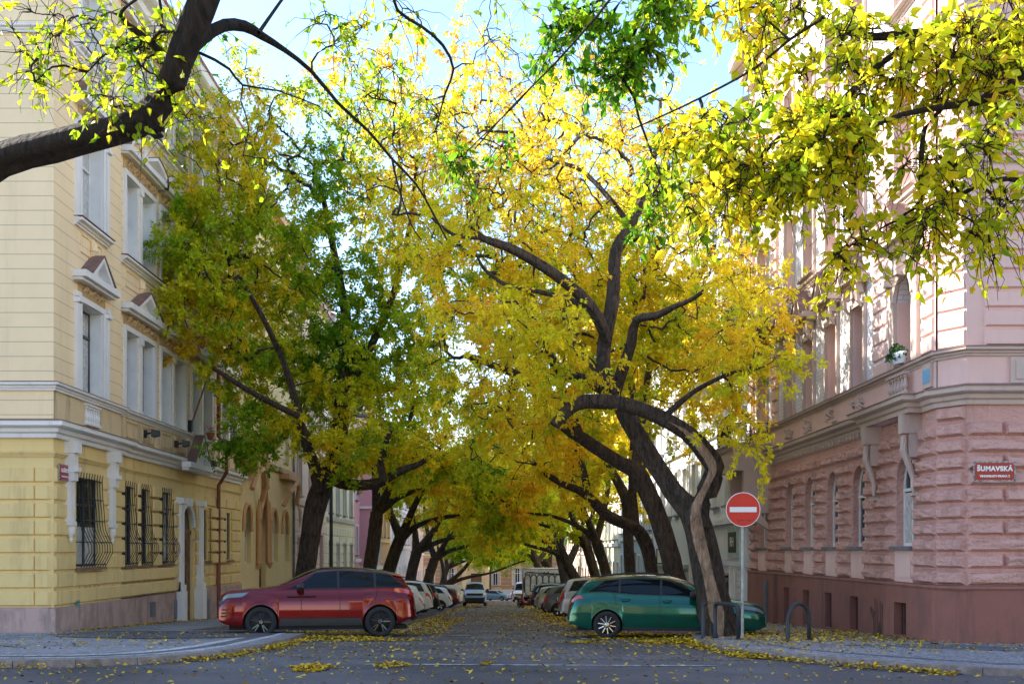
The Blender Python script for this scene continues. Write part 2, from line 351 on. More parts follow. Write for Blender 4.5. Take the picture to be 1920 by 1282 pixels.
def band(name, path, d0, d1, zo, m, skirt=0): return sheet(name, offset(path, d0) + offset(path, d1)[::-1], zo, m, skirt)
sheet('pavement', offset(kl, .22) + [(-8.2, 165), (LX - 1, 165), (LX - 1, 27.5), (-90, 27.5)], KH - .004, M['mosaic'], .14)
sheet('pavement', offset(kr, .22)[::-1] + [(6.8, 165), (RX + 1, 165), (RX + 1, 22.2), (90, 22.2)], KH - .004, M['mosaic'], .14)
# kerb stones, one after another with open joints
def kerbs(path, step=.95):
    mb = MB(); L = [0]
    for a, b in zip(path, path[1:]): L.append(L[-1] + math.dist(a, b))
    def pt(s):
        for i in range(len(path) - 1):
            if s <= L[i + 1] or i == len(path) - 2:
                t = (s - L[i]) / (L[i + 1] - L[i]); a, b = path[i], path[i + 1]
                return Vector((a[0] + (b[0] - a[0]) * t, a[1] + (b[1] - a[1]) * t))
    s = 0.0
    while s < L[-1] - .1:
        a, b = pt(s + .008), pt(min(L[-1], s + step) - .008); t = (b - a)
        if t.length > .1:
            n = Vector((-t.y, t.x)).normalized(); q = [a, b, b + n * .21, a + n * .21]; e = KH + random.uniform(-.004, .004)
            vs = [(p.x, p.y, gz(p.y) - .2) for p in q] + [(p.x + n.x * (.015 if k < 2 else 0), p.y + n.y * (.015 if k < 2 else 0), gz(p.y) + e) for k, p in enumerate(q)]
            mb.add(vs, [(4, 5, 6, 7), (0, 1, 5, 4), (1, 2, 6, 5), (2, 3, 7, 6), (3, 0, 4, 7)])
        s += step
    return mb
tag(kerbs(kl[1:]).build('kerb', M['kerb']), kind='structure'); tag(kerbs(kr[:-1]).build('kerb', M['kerb']), kind='structure')
strt = [(-8.2, 28.0 + i * 4) for i in range(34)]; tag(kerbs(strt, 2).build('kerb', M['kerb']), kind='structure')
strt = [(6.8, 27.6 + i * 4) for i in range(34)][::-1]; tag(kerbs(strt, 2).build('kerb', M['kerb']), kind='structure')
band('white_paving_band', kl[1:-2], .45, .62, KH, M['mosaic_white']); band('white_paving_band', kl[1:-2], .95, 1.18, KH, M['mosaic_white'])
band('dark_paving_band', kl[1:-2], .64, .93, KH, M['mosaic_dark'])
band('dark_paving_band', kr[3:-1], .9, 1.05, KH, M['mosaic_dark'])
# diagonal dark lattice in the left mosaic pavement
k = 0
for c in np.arange(-30, 4, 1.6):
    for sgn in (1, -1):
        x0, x1 = (c, c + 5.0) if sgn > 0 else (c + 5.0, c); ya, yb = 19.6, 25.0
        p = [(x0, ya), (x0 + .14, ya), (x1 + .14, yb), (x1, yb)]
        if max(x0, x1) < -7.6 and k < 40:
            sheet('dark_paving_band', p, KH + (.003 if sgn > 0 else .006), M['mosaic_dark']); k += 1
sheet('dark_paving_band', [(6.4, 20.4), (8.8, 18.6), (10.2, 18.9), (8.4, 20.8)], KH + .001, M['mosaic_dark'])
sheet('asphalt_patch', [(-9.9, 23.6), (-7.6, 22.6), (-5.6, 23.3), (-5.4, 25.2), (-6.6, 26.9), (-10.2, 27.3), (-10.6, 25.4)], KH + .009, M['park'])
sheet('road_marking', [(1.9, 25.0), (2.0, 25.0), (1.35, 30.5), (1.28, 30.5)], .016, M['line'])
sheet('road_marking', [(2.0, 24.75), (5.0, 24.75), (5.0, 24.87), (2.0, 24.87)], .016, M['line'])
sheet('road_marking', [(-2.9, 26), (-2.8, 26), (-2.8, 44), (-2.9, 44)], .016, M['line'])
sheet('road_marking', [(-2.2, 17.2), (3.4, 16.9), (3.4, 17.0), (-2.2, 17.32)], .010, M['line'])
sheet('road_marking', [(-1.2, 139.8), (5.5, 139.8), (5.5, 141.2), (-1.2, 141.2)], .016, M['line'])
sheet('asphalt_patch', [(-30, 12.0), (30, 12.0), (30, 15.6), (-30, 15.9)], .006, M['park'])
def disc(name, x, y, r, m, zo):
    return sheet(name, [(x + r * math.cos(a * math.pi / 10), y + r * math.sin(a * math.pi / 10)) for a in range(20)], zo, m)
disc('manhole_cover', -1.1, 26.8, .33, M['kerb'], .02)

# ------------------------------------------------------------------ walls
def wall(mb, fr, u0, u1, z0, z1, ops, w=0.0, d=.28, bottoms=True):
    """flat wall with rectangular / arched openings; ops = (ua, ub, za, zb, arch)"""
    us = sorted({u0, u1} | {o[0] for o in ops if u0 < o[0] < u1} | {o[1] for o in ops if u0 < o[1] < u1})
    zs = sorted({z0, z1} | {o[2] for o in ops if z0 < o[2] < z1} | {o[3] for o in ops if z0 < o[3] < z1})
    for a, b in zip(us, us[1:]):
        run = None
        for c, e in zip(zs, zs[1:]):
            cu, cz = (a + b) / 2, (c + e) / 2
            if any(o[0] < cu < o[1] and o[2] < cz < o[3] for o in ops):
                if run is not None: mb.add([fr(a, w, run), fr(b, w, run), fr(b, w, c), fr(a, w, c)], [(0, 1, 2, 3)]); run = None
            elif run is None: run = c
        if run is not None: mb.add([fr(a, w, run), fr(b, w, run), fr(b, w, z1), fr(a, w, z1)], [(0, 1, 2, 3)])
    for o in ops:
        ua, ub, za, zb = o[:4]; arch = len(o) > 4 and o[4]; r = (ub - ua) / 2; h = r * (arch if arch else 1)
        zs_ = zb - h if arch else zb; cu = (ua + ub) / 2
        for u in (ua, ub): mb.add([fr(u, w, za), fr(u, w - d, za), fr(u, w - d, zs_), fr(u, w, zs_)], [(0, 1, 2, 3)])
        mb.add([fr(ua, w, za), fr(ub, w, za), fr(ub, w - d, za), fr(ua, w - d, za)], [(0, 1, 2, 3)])
        if not arch: mb.add([fr(ua, w, zb), fr(ub, w, zb), fr(ub, w - d, zb), fr(ua, w - d, zb)], [(0, 1, 2, 3)])
        else:
            n = 10; P = [(cu - r * math.cos(math.pi * i / n), zs_ + h * math.sin(math.pi * i / n)) for i in range(n + 1)]
            for (p, q) in zip(P, P[1:]):
                mb.add([fr(p[0], w, p[1]), fr(q[0], w, q[1]), fr(q[0], w, zb), fr(p[0], w, zb)], [(0, 1, 2, 3)])
                mb.add([fr(p[0], w, p[1]), fr(q[0], w, q[1]), fr(q[0], w - d, q[1]), fr(p[0], w - d, p[1])], [(0, 1, 2, 3)])
def window(parent, fr, ua, ub, za, zb, w=0.0, d=.26, arch=0, fm='frame_white', trans=.70, mull=1, t=.055):
    """glazed window part: frame > pane"""
    mb = MB(); wf = w - d; r = (ub - ua) / 2
    top = zb - r * arch if arch else zb
    for a, b in ((ua, ua + t), (ub - t, ub)): mb.box(fr, a, b, wf, wf + .06, za, top)
    mb.box(fr, ua + t, ub - t, wf, wf + .06, za, za + t * 1.3)
    if not arch: mb.box(fr, ua + t, ub - t, wf, wf + .06, zb - t, zb)
    else:
        n = 10; P = [((ua + ub) / 2 - (r - t / 2) * math.cos(math.pi * i / n), top + (r * arch - t / 2) * math.sin(math.pi * i / n)) for i in range(n + 1)]
        mb.tube([fr(u, wf + .03, z) for u, z in P], t * .55, 5)
    zt = za + (zb - za) * trans
    mb.box(fr, ua + t, ub - t, wf - .01, wf + .085, zt - t * .6, zt + t * .6)
    for k in range(mull):
        c = ua + (ub - ua) * (k + 1) / (mull + 1); mb.box(fr, c - t * .6, c + t * .6, wf - .005, wf + .07, za + t, zb - t * (2 if arch else 1))
    o = mb.build('window', M[fm], parent)
    g = MB(); g.add([fr(ua, wf + .02, za), fr(ub, wf + .02, za), fr(ub, wf + .02, zb), fr(ua, wf + .02, zb)], [(0, 1, 2, 3)])
    g.build('pane', M['glass'], o)
    if int(abs(ua * 37 + za * 11)) % 3 and (ub - ua) > .5:          # net curtains drawn to the sides or half way down
        cu = MB(); k = (int(abs(ua * 13 + za * 7)) % 3); zc = zt - t if arch else zb - t
        if k == 0: cu.add([fr(ua + t, wf + .024, za + t), fr(ub - t, wf + .024, za + t), fr(ub - t, wf + .024, za + (zb - za) * .45), fr(ua + t, wf + .024, za + (zb - za) * .45)], [(0, 1, 2, 3)])
        for a, b in () if k == 0 else ((ua + t, ua + (ub - ua) * .3), (ub - (ub - ua) * (.3 if k == 1 else .42), ub - t)):
            n = 5; cu.add([fr(a + (b - a) * i / n, wf + .024 + .006 * (i % 2), z) for z in (za + t, zc) for i in range(n + 1)], [(i, i + 1, n + 2 + i, n + 1 + i) for i in range(n)])
        cu.build('curtain', M['curtain'], o)
    return o
def cornice_prof(z0, z1, p, base=-.02, steps=4):
    """stepped and sloping moulding profile from the wall out"""
    h = z1 - z0
    return [(base, z0), (p * .25, z0), (p * .30, z0 + h * .22), (p * .5, z0 + h * .30), (p * .55, z0 + h * .5), (p * .9, z0 + h * .58), (p, z0 + h * .64), (p, z0 + h * .86), (p * 1.04, z0 + h * .92), (p * .4, z1), (base, z1 + .02)]
def pediment(mb, fr, ua, ub, z0, peak, w, p, t=.13):
    """horizontal cornice with a raised triangular gable"""
    mb.box(fr, ua, ub, w, w + p, z0, z0 + t * 1.3)
    mb.box(fr, ua + .05, ub - .05, w, w + p * .7, z0 - t * .6, z0 - .002)
    c = (ua + ub) / 2; hw = (ub - ua) / 2 * .62; zt = z0 + t * 1.3 + .002
    for s in (-1, 1):
        mb.prism(fr, [(c + s * hw, zt), (c + s * (hw - t * 1.5), zt), (c, peak - t * 1.1), (c, peak)][::s], w, w + p * .98)
    mb.prism(fr, [(c - hw + t * 1.5, zt), (c + hw - t * 1.5, zt), (c, peak - t * 1.15)], w, w + p * .35)
def pediment_cap(mb, fr, ua, ub, z0, peak, w, p, t=.13):
    c = (ua + ub) / 2; hw = (ub - ua) / 2 * .62 + .05; zt = z0 + t * 1.3 + .004
    for s in (-1, 1): mb.prism(fr, [(c + s * hw, zt), (c + s * .001, peak + .004), (c + s * .001, peak + .035), (c + s * (hw + .04), zt + .03)][::s], w, w + p * 1.06)
def baluster_prof(h): return [(.03, 0), (.055, 0), (.055, h * .1), (.03, h * .15), (.06, h * .38), (.035, h * .65), (.025, h * .8), (.05, h * .88), (.05, h)]
def balusters(mb, fr, ua, ub, z0, z1, w, n):
    for k in range(n):
        c = ua + (ub - ua) * (k + .5) / n
        mb.lathe(lambda x, y, z: fr(c + x, w + y, z0 + z), baluster_prof(z1 - z0), 8)
    mb.box(fr, ua, ub, w - .05, w + .07, z0 - .05, z0 - .001); mb.box(fr, ua, ub, w - .05, w + .07, z1 + .001, z1 + .05)
def courses(mb, fr, u0, u1, z0, z1, h, gap, ops, w, p, block=1.3, seed=0, inset=.03, marg=0.0):
    """rusticated blocks that stop at the openings (stepping round arches)"""
    rnd = random.Random(seed); z = z0; k = 0
    while z + h <= z1 + .01:
        za, zb = z + gap / 2, z + h - gap / 2; cut = []
        for o in ops:
            if o[3] > za + .02 and o[2] < zb - .02:
                ua, ub = o[0], o[1]
                if len(o) > 4 and o[4]:
                    r = (ub - ua) / 2; sp = o[3] - r * o[4]
                    if za > sp:
                        q = min(1, (za - sp) / (r * o[4])); hw = r * math.sqrt(max(0, 1 - q * q)) + .02; c = (ua + ub) / 2; ua, ub = c - hw, c + hw
                cut.append((ua - marg, ub + marg))
        cut.sort(); a = u0; iv = []
        for c in cut:
            if c[0] > a + .05: iv.append((a, c[0]))
            a = max(a, c[1])
        if u1 > a + .05: iv.append((a, u1))
        for a, b in iv:
            n = max(1, round((b - a) / block)); sh = (k % 2) * .5 if n > 1 else 0; cutp = [a] + [a + (b - a) * (i + sh + (0 if sh else 1)) / n for i in range(n - (0 if sh else 1))] + [b]
            for c, d in zip(cutp, cutp[1:]):
                if d - c > .06: mb.pillow(fr, c + gap * .25 * (c > a), d - gap * .25 * (d < b), w, w + p, za, zb, inset)
        z += h; k += 1
def grille(fr, ua, ub, za, zb, w):
    """belly shaped window bars"""
    mb = MB(); n = max(4, int((ub - ua) / .17)); H = zb - za
    def bul(t): return .05 + .30 * math.exp(-((t - .20) / .17) ** 2) + .10 * math.exp(-((t - .55) / .2) ** 2) * .6
    for k in range(n + 1):
        u = ua + (ub - ua) * k / n
        mb.tube([fr(u, w + bul(i / 12) - (.05 if i in (0, 12) else 0) * 0, za + H * i / 12) for i in range(13)] + [fr(u, w + .07, zb + .12)], .011, 5)
    for t in (.03, .28, .52, .76, .97):
        mb.tube([fr(ua, w, za + H * t), fr(ua, w + bul(t), za + H * t), fr(ub, w + bul(t), za + H * t), fr(ub, w, za + H * t)], .014, 5)
    return mb
def text_mesh(name, s, size, material, parent, M4, extrude=.004, bold=0.0, spacing=1.0):
    cu = bpy.data.curves.new('t', 'FONT'); cu.body = s; cu.size = size; cu.extrude = extrude; cu.align_x = 'CENTER'; cu.align_y = 'CENTER'; cu.offset = bold; cu.space_character = spacing
    ob = bpy.data.objects.new('t', cu); COL.objects.link(ob)
    dg = bpy.context.evaluated_depsgraph_get(); me = bpy.data.meshes.new_from_object(ob.evaluated_get(dg))
    bpy.data.objects.remove(ob); me.transform(M4)
    if parent is not None: me.transform(Matrix.Translation(-Vector(root_loc(parent))))
    me.materials.clear(); me.name = name; return link_mesh(name, me, material, parent)
def facing(o, right, normal):                    # matrix that lays a text flat on a wall
    r = Vector(right).normalized(); n = Vector(normal).normalized(); up = n.cross(r)
    return Matrix(((r.x, up.x, n.x, o[0]), (r.y, up.y, n.y, o[1]), (r.z, up.z, n.z, o[2]), (0, 0, 0, 1)))
def body_box(mb, fr, u0, u1, depth, z0, z1, front=False):
    mb.add([fr(u0, 0, z0), fr(u0, -depth, z0), fr(u0, -depth, z1), fr(u0, 0, z1)], [(0, 1, 2, 3)])
    mb.add([fr(u1, 0, z0), fr(u1, -depth, z0), fr(u1, -depth, z1), fr(u1, 0, z1)], [(0, 1, 2, 3)])
    mb.add([fr(u0, -depth, z0), fr(u1, -depth, z0), fr(u1, -depth, z1), fr(u0, -depth, z1)], [(0, 1, 2, 3)])
def gable_roof(mb, fr, u0, u1, depth, z, h, over=.55):
    mb.prism(lambda a, w, zz: fr(w, a, zz), [(over, z), (over, z + .12), (-depth / 2, z + h), (-depth - .3, z + .1), (-depth - .3, z)], u0 - .02, u1 + .02)
# ------------------------------------------------------------------ yellow corner house, left
fl = frame(LX, 0, 0, 1, 1, 0)                     # u = world y, w = towards the street
ff = frame(0, YL, 1, 0, 0, -1)                    # front on the cross street, u = world x
BL = empty('yellow_house', (LX, YL, gz(YL)), 'pale yellow corner house with barred ground floor windows and white window surrounds', 'building')
ZT = 16.9; YE = 45.4; YJ = 31.0
gfo = [(27.75, 29.4, -.45, 1.9), (31.35, 32.25, -.45, 1.9), (32.75, 33.65, -.45, 1.9), (34.75, 35.85, -.45, 1.9), (37.0, 38.5, gz(38) + .1, 1.55, 1), (39.5, 40.4, -.4, 1.5), (42.8, 43.8, -.4, 1.5)]
single = [(28.0, 29.5)]; doubles = [(31.6, 34.2), (34.9, 37.5), (38.3, 40.9), (42.3, 44.6)]
up = []
floors = [(4.14, 6.5, 0), (8.62, 11.1, 1), (13.1, 15.3, 2)]
for za, zb, k in floors:
    for a, b in single: up.append((a, b, za, zb))
    for a, b in doubles: c = (a + b) / 2; up += [(a, c - .17, za, zb), (c + .17, b, za, zb)]
bay = lambda o: o[0] < YJ
mb = MB(); wall(mb, fl, YL, YJ, 2.75, 4.14, [], w=.10)
wall(mb, fl, YJ, YE, 2.75, 4.14, []); mb.build('stained_band_wall', M['yellow_dado'], BL)
mb = MB()
wall(mb, fl, YL, YJ, 4.13, ZT, [o for o in up if bay(o)], w=.10, d=.42); wall(mb, fl, YJ, YE, 4.13, ZT, [o for o in up if not bay(o)], d=.42)
mb.add([fl(YJ, 0, 2.7), fl(YJ, .1, 2.7), fl(YJ, .1, ZT), fl(YJ, 0, ZT)], [(0, 1, 2, 3)])
fops = [(-18.4, -17.0, z0, z1) for z0, z1, _ in floors] + [(-22.4, -21.0, z0, z1) for z0, z1, _ in floors]
wall(mb, ff, -25.2, LX + .10, 2.74, ZT, fops)
body_box(mb, frame(LX, 0, 0, 1, 1, 0), YL + .02, YE, 14, -4, ZT)
mb.build('wall', M['yellow_wall'], BL)
mb = MB(); wall(mb, fl, YL, YJ, -4, 2.749, [o for o in gfo if bay(o)], w=.10, d=.20); wall(mb, fl, YJ, YE, -4, 2.749, [o for o in gfo if not bay(o)], d=.14)
mb.add([fl(YJ, 0, -4), fl(YJ, .1, -4), fl(YJ, .1, 2.8), fl(YJ, 0, 2.8)], [(0, 1, 2, 3)])
wall(mb, ff, -25.2, LX + .10, -4, 2.739, [(-18.4, -17.0, -.45, 1.9), (-22.4, -21, -.45, 1.9)])
courses(mb, fl, YL + .35, YJ - .05, -1.42, 2.3, .436, .06, gfo, .10, .055, 1.7, 3, marg=.14)
courses(mb, fl, YJ + .05, YE - .02, -1.42, 2.3, .436, .06, gfo, 0, .055, 1.7, 4, marg=.12)
courses(mb, ff, -25.2, LX - .35, -1.42, 2.3, .436, .06, [(-18.4, -17, -.45, 1.9), (-22.4, -21, -.45, 1.9)], 0, .055, 2.2, 5)
for k in range(9):                                # rounded corner pier
    z = -1.42 + .436 * k
    if z + .4 < 2.35:
        mb.sweep([(LX - .33, YL), (LX - .05, YL), (LX + .10, YL + .08), (LX + .10, YL + .33)][::-1], [(0, z + .03), (.06, z + .06), (.06, z + .38), (0, z + .41)], 1)
mb.build('ground_floor_wall', M['yellow_gf'], BL)
mb = MB()                                         # plinth follows the falling pavement
def plinth(mb, fr, u0, u1, w, ops, ztop=-1.45):
    wall(mb, fr, u0, u1, -4.4, ztop, ops, w=w, d=.12); mb.add([fr(u0, w, ztop), fr(u1, w, ztop), fr(u1, 0, ztop + .03), fr(u0, 0, ztop + .03)], [(0, 1, 2, 3)])
plinth(mb, fl, YL - .08, YJ + .05, .18, []); plinth(mb, fl, YJ + .05, 36.75, .09, []); plinth(mb, fl, 38.75, YE, .09, []); plinth(mb, ff, -25.2, LX + .18, .08, [])
for a in (36.75, 38.75): mb.add([fl(a, 0, -4.4), fl(a, .09, -4.4), fl(a, .09, -1.45), fl(a, 0, -1.45)], [(0, 1, 2, 3)])
mb.build('plinth', M['yellow_plinth'], BL)
mb = MB(); mb.box(fl, YL - .1, YE, .0, .2, -4.4, -9); 
path = [(LX, YE), (LX, YJ + .02), (LX + .10, YJ), (LX + .10, YL), (LX + .10, YL), (-30, YL)]
path = [(LX, YE), (LX, YJ + .05), (LX + .12, YJ + .05), (LX + .12, YL - .02), (-25.2, YL - .02)]
for a, b, c in ((2.76, 3.2, .34), (3.93, 4.14, .15), (15.9, 16.9, .75), (12.75, 12.95, .14)): tr = MB(); tr.sweep(path, cornice_prof(a, b, c), 1); tr.build('cornice', M['white_trim'], BL)
mb = MB(); mb.sweep(path, [(.0, 3.205), (.36, 3.15), (.36, 3.17), (.0, 3.235)], 1); mb.sweep(path, [(.0, 4.15), (.165, 4.12), (.165, 4.135), (.0, 4.17)], 1); mb.build('flashing', M['copper'], BL)
mb = MB(); mb.sweep(path, cornice_prof(2.3, 2.42, .07), 1); mb.build('string_course', M['yellow_gf'], BL)
mb = MB(); gable_roof(mb, fl, YL - .6, YE, 14, ZT + .02, 3.4, .75); mb.build('roof', M['roof_red'], BL)
# dormer blocks and a chimney
for a in (36, 42.5): mb = MB(); mb.box(fl, a, a + .9, -6.5, -5.6, 18, 21.4); mb.box(fl, a - .08, a + .98, -6.58, -5.52, 21.402, 21.6); mb.build('chimney', M['pink_plinth'], BL)
# panels under the first floor windows
mb2 = MB()
for a, b in doubles:
    c = (a + b) / 2; mb = MB()
    for q, r_ in ((a, c - .2), (c + .2, b)):
        for s in ((q, q + .05, 3.35, 3.85), (r_ - .05, r_, 3.35, 3.85), (q + .05, r_ - .05, 3.35, 3.4), (q + .05, r_ - .05, 3.8, 3.85)): mb.box(fl, s[0], s[1], 0, .03, s[2], s[3])
    for q in (a - .35, b + .12): mb.box(fl, q, q + .2, 0, .07, 3.22, 3.93)
    mb.build('dado_panel', M['yellow_dado'], BL)
balusters(mb2, fl, 28.25, 29.25, 3.36, 3.82, .13, 6); mb2.build('balustrade', M['white_trim'], BL)
bz = MB(); balusters(bz, fl, 28.1, 29.4, 12.25, 12.7, .13, 7); bz.build('balustrade', M['white_trim'], BL)
# window surrounds
def left_axis(a, b, za, zb, w, kind, dbl):
    s = MB(); t = .15
    s.box(fl, a - t, a - .003, w, w + .07, za, zb + t); s.box(fl, b + .003, b + t, w, w + .07, za, zb + t); s.box(fl, a - .003, b + .003, w, w + .07, zb + .003, zb + t)
    if dbl:
        c = (a + b) / 2
        s.box(fl, c - .10, c + .10, w + .0, w + .06, za, zb - .22); s.box(fl, c - .14, c + .14, w, w + .10, zb - .22, zb)
        s.box(fl, c - .13, c + .13, w, w + .085, za, za + .12)
    else:
        for q in (a - t - .24, b + t + .02): s.box(fl, q, q + .2, w, w + .10, za, zb - .1); s.pillow(fl, q - .04, q + .26, w, w + .17, zb - .1, zb + .06, .03); s.box(fl, q - .03, q + .23, w, w + .12, zb + .065, zb + .2)
    s.build('window_surround', M['white_trim'], BL)
    f = MB(); f.box(fl, a - t, b + t, w, w + .05, zb + t + .01, zb + .50)
    rnd = random.Random(int(a * 10 + zb))
    n = int((b - a) / .16)
    for i in range(n):                             # stucco leaves and scrolls
        u = a + (b - a) * (i + .5) / n; z = zb + t + .17 + .05 * math.sin(i * 1.9)
        f.tube([fl(u - .08, w + .05, z - .08), fl(u - .02, w + .12, z + .02), fl(u + .05, w + .11, z + .08), fl(u + .08, w + .05, z)], [.02, .04, .035, .015], 5)
        if i % 2: f.pillow(fl, u - .05, u + .05, w + .05, w + .13, z - .06, z + .07, .035)
    f.build('frieze', M['frieze'], BL)
    p = MB(); cap = MB(); e = .45 if dbl else .5
    if kind == 0:
        pediment(p, fl, a - e, b + e, zb + .56, zb + 1.38, w, .36); pediment_cap(cap, fl, a - e, b + e, zb + .56, zb + 1.38, w, .36)
    elif kind == 1:
        p.box(fl, a - e, b + e, w, w + .36, zb + .56, zb + .72); p.box(fl, a - e + .05, b + e - .05, w, w + .25, zb + .5, zb + .558)
        c = (a + b) / 2
        for s_ in (-1, 1):                         # broken curved gable
            P = [(c + s_ * (b - a + 2 * e) / 2 * math.cos(q), zb + .725 + .55 * math.sin(q)) for q in np.linspace(0, 1.15, 7)]
            p.prism(fl, ([(x, z) for x, z in P] + [(x * .94 + c * .06, z - .12) for x, z in P[::-1]][:-1])[::s_], w, w + .34)
            cap.prism(fl, ([(x, z + .03) for x, z in P] + [(x, z + .006) for x, z in P[::-1]])[::s_], w, w + .37)
        p.lathe(lambda x, y, z: fl(c + x, w + .17 + y, zb + .72 + z), [(.08, 0), (.05, .05), (.10, .2), (.06, .35), (.07, .42), (.01, .5)], 8)
    else:
        p.box(fl, a - e, b + e, w, w + .25, zb + .45, zb + .58); cap.box(fl, a - e, b + e, w, w + .27, zb + .585, zb + .61)
    p.build('pediment', M['white_trim'], BL); cap.build('flashing', M['copper'], BL)
    if kind:
        q = MB(); q.sweep([(LX + w, b + .4), (LX + w, a - .4)], cornice_prof(za - .2, za, .22), 1); q.build('sill', M['white_trim'], BL)
        q = MB(); q.box(fl, a - .42, b + .42, w, w + .24, za + .015, za + .03); q.build('flashing', M['copper'], BL)
        q = MB()
        for s_ in ((a, a + .04), (b - .04, b)): q.box(fl, s_[0], s_[1], w, w + .03, za - .8, za - .3)
        q.box(fl, a + .04, b - .04, w, w + .03, za - .8, za - .76); q.box(fl, a + .04, b - .04, w, w + .03, za - .34, za - .3)
        c = (a + b) / 2; q.tube([fl(c, w + .02, za - .75), fl(c, w + .09, za - .6), fl(c, w + .07, za - .4), fl(c, w + .02, za - .3)], [.05, .11, .09, .04], 8); q.build('dado_panel', M['yellow_wall'], BL)
for za, zb, k in floors:
    for a, b in single: left_axis(a, b, za, zb, .10, k, False); window(BL, fl, a, b, za, zb, .10, .38, fm='frame_dark' if k == 0 else 'frame_white')
    for a, b in doubles:
        left_axis(a, b, za, zb, 0, k, True); c = (a + b) / 2
        window(BL, fl, a, c - .17, za, zb, 0, .38, fm='frame_dark' if k == 0 else 'frame_white'); window(BL, fl, c + .17, b, za, zb, 0, .38, fm='frame_dark' if k == 0 else 'frame_white')
    for a in (-18.4, -22.4): window(BL, ff, a, a + 1.4, za, zb, 0, .24)
for a in (-18.4, -22.4): window(BL, ff, a, a + 1.4, -.45, 1.9, 0, .24)
# white reveals of the upper windows
for o in up:
    w = .10 if bay(o) else 0; q = MB(); a, b, za, zb = o
    q.box(fl, a, a + .012, w - .36, w - .002, za, zb); q.box(fl, b - .012, b, w - .36, w - .002, za, zb); q.box(fl, a + .012, b - .012, w - .36, w - .002, zb - .012, zb)
    q.build('reveal', M['white_paint'], BL)
for i, o in enumerate(gfo):
    w = .10 if bay(o) else 0
    if i == 4: continue
    window(BL, fl, o[0], o[1], o[2], o[3], w, .19 if w else .13, fm='frame_dark')
    if i < 4: grille(fl, o[0] - .02, o[1] + .02, o[2] - .02, o[3] + .02, w).build('window_grille', M['iron'], BL)
    q = MB(); q.box(fl, o[0] - .1, o[1] + .1, w, w + .16, o[2] - .09, o[2] - .02); q.build('sill', M['copper'], BL)
# brackets under the bay cornice
for c in (27.15, 30.05):
    q = MB(); q.box(fl, c - .16, c + .16, .1, .42, 2.45, 2.75); q.box(fl, c - .13, c + .13, .1, .34, 1.75, 2.447); q.pillow(fl, c - .16, c + .16, .1, .42, 1.95, 2.12, .03); q.box(fl, c - .11, c + .11, .1, .26, .72, 1.747)
    q.box(fl, c - .14, c + .14, .1, .30, .62, .717); q.lathe(lambda x, y, z: fl(c + x, .2 + y, z), [(.02, .18), (.06, .24), (.04, .3), (.10, .42), (.11, .54), (.07, .617)], 8); q.build('bracket', M['white_trim'], BL)
# entrance: pilasters, gable, arched door
z0 = -1.2
for c in (36.55, 38.95):
    q = MB(); q.box(fl, c - .17, c + .17, 0, .24, z0, 1.55); q.pillow(fl, c - .22, c + .22, 0, .34, 1.55, 1.8, .03); q.box(fl, c - .2, c + .2, 0, .3, z0 - .22, z0 - .003); q.box(fl, c - .24, c + .24, 0, .32, -4, z0 - .223); q.build('pilaster', M['white_trim'], BL)
q = MB(); pediment(q, fl, 36.2, 39.3, 2.8, 4.02, .3, .32, .15); q.build('pediment', M['white_trim'], BL)
q = MB(); pediment_cap(q, fl, 36.2, 39.3, 2.8, 4.02, .3, .32, .15); q.build('flashing', M['copper'], BL)
q = MB(); c = 37.75; q.tube([fl(c - .8 * math.cos(t), .03, .8 + .78 * math.sin(t)) for t in np.linspace(0, math.pi, 14)], .085, 6); q.pillow(fl, c - .14, c + .14, .02, .2, 1.5, 1.85, .04); q.build('door_arch', M['white_trim'], BL)
q = MB(); q.box(fl, 37.02, 37.73, -.13, -.09, gz(38), .55); q.box(fl, 37.76, 38.48, -.13, -.09, gz(38), .55); q.box(fl, 37.0, 38.5, -.13, -.05, .55, .7)
for a in (37.12, 37.86):
    for z in (-2.2, -1.2, -.3): q.pillow(fl, a, a + .5, -.09, -.05, z, z + .7, .04)
d_ = q.build('door', M['wood'], BL)
q = MB(); q.add([fl(37, -.11, .7), fl(38.5, -.11, .7), fl(38.5, -.11, 1.55), fl(37, -.11, 1.55)], [(0, 1, 2, 3)]); q.build('door_pane', M['glass'], d_)
q = MB(); q.tube([fl(37.7, -.09, -1.5), fl(37.7, -.03, -1.5), fl(37.6, -.03, -1.5)], .015, 6); q.build('handle', M['chrome'], d_)
for a, b, z0, z1, nm in ((33.55, 34.1, -2.12, -1.65, 'cellar_vent'), (36.0, 36.35, -2.35, -1.7, 'meter_hatch'), (39.75, 40.35, -2.6, -1.85, 'cellar_vent')):
    q = MB(); q.box(fl, a, b, .09, .11, z0, z1); q.box(fl, a + .04, b - .04, .11, .118, z0 + .04, z1 - .04); q.build(nm, M['roof_grey'], BL)
q = MB(); q.box(fl, 36.35, 36.5, .1, .22, -1.62, -1.1); q.build('intercom', M['roof_grey'], BL)
q = MB()
for zz in (-6,): pass
q.tube([fl(41.5, .34, ZT - .4), fl(41.5, .2, 15.7), fl(41.5, .13, 15.4), fl(41.5, .13, 4.4), fl(41.5, .45, 4.0), fl(41.5, .45, 3.0), fl(41.5, .14, 2.5), fl(41.5, .14, gz(41.5) + .1)], .075, 10)
for z in (14, 11, 8, 5.2, 1.2, -.6, -1.6): q.tube([fl(41.5, .14, z), fl(41.5, .14, z + .06)], .095, 10)
q.build('downpipe', M['pipe'], BL)
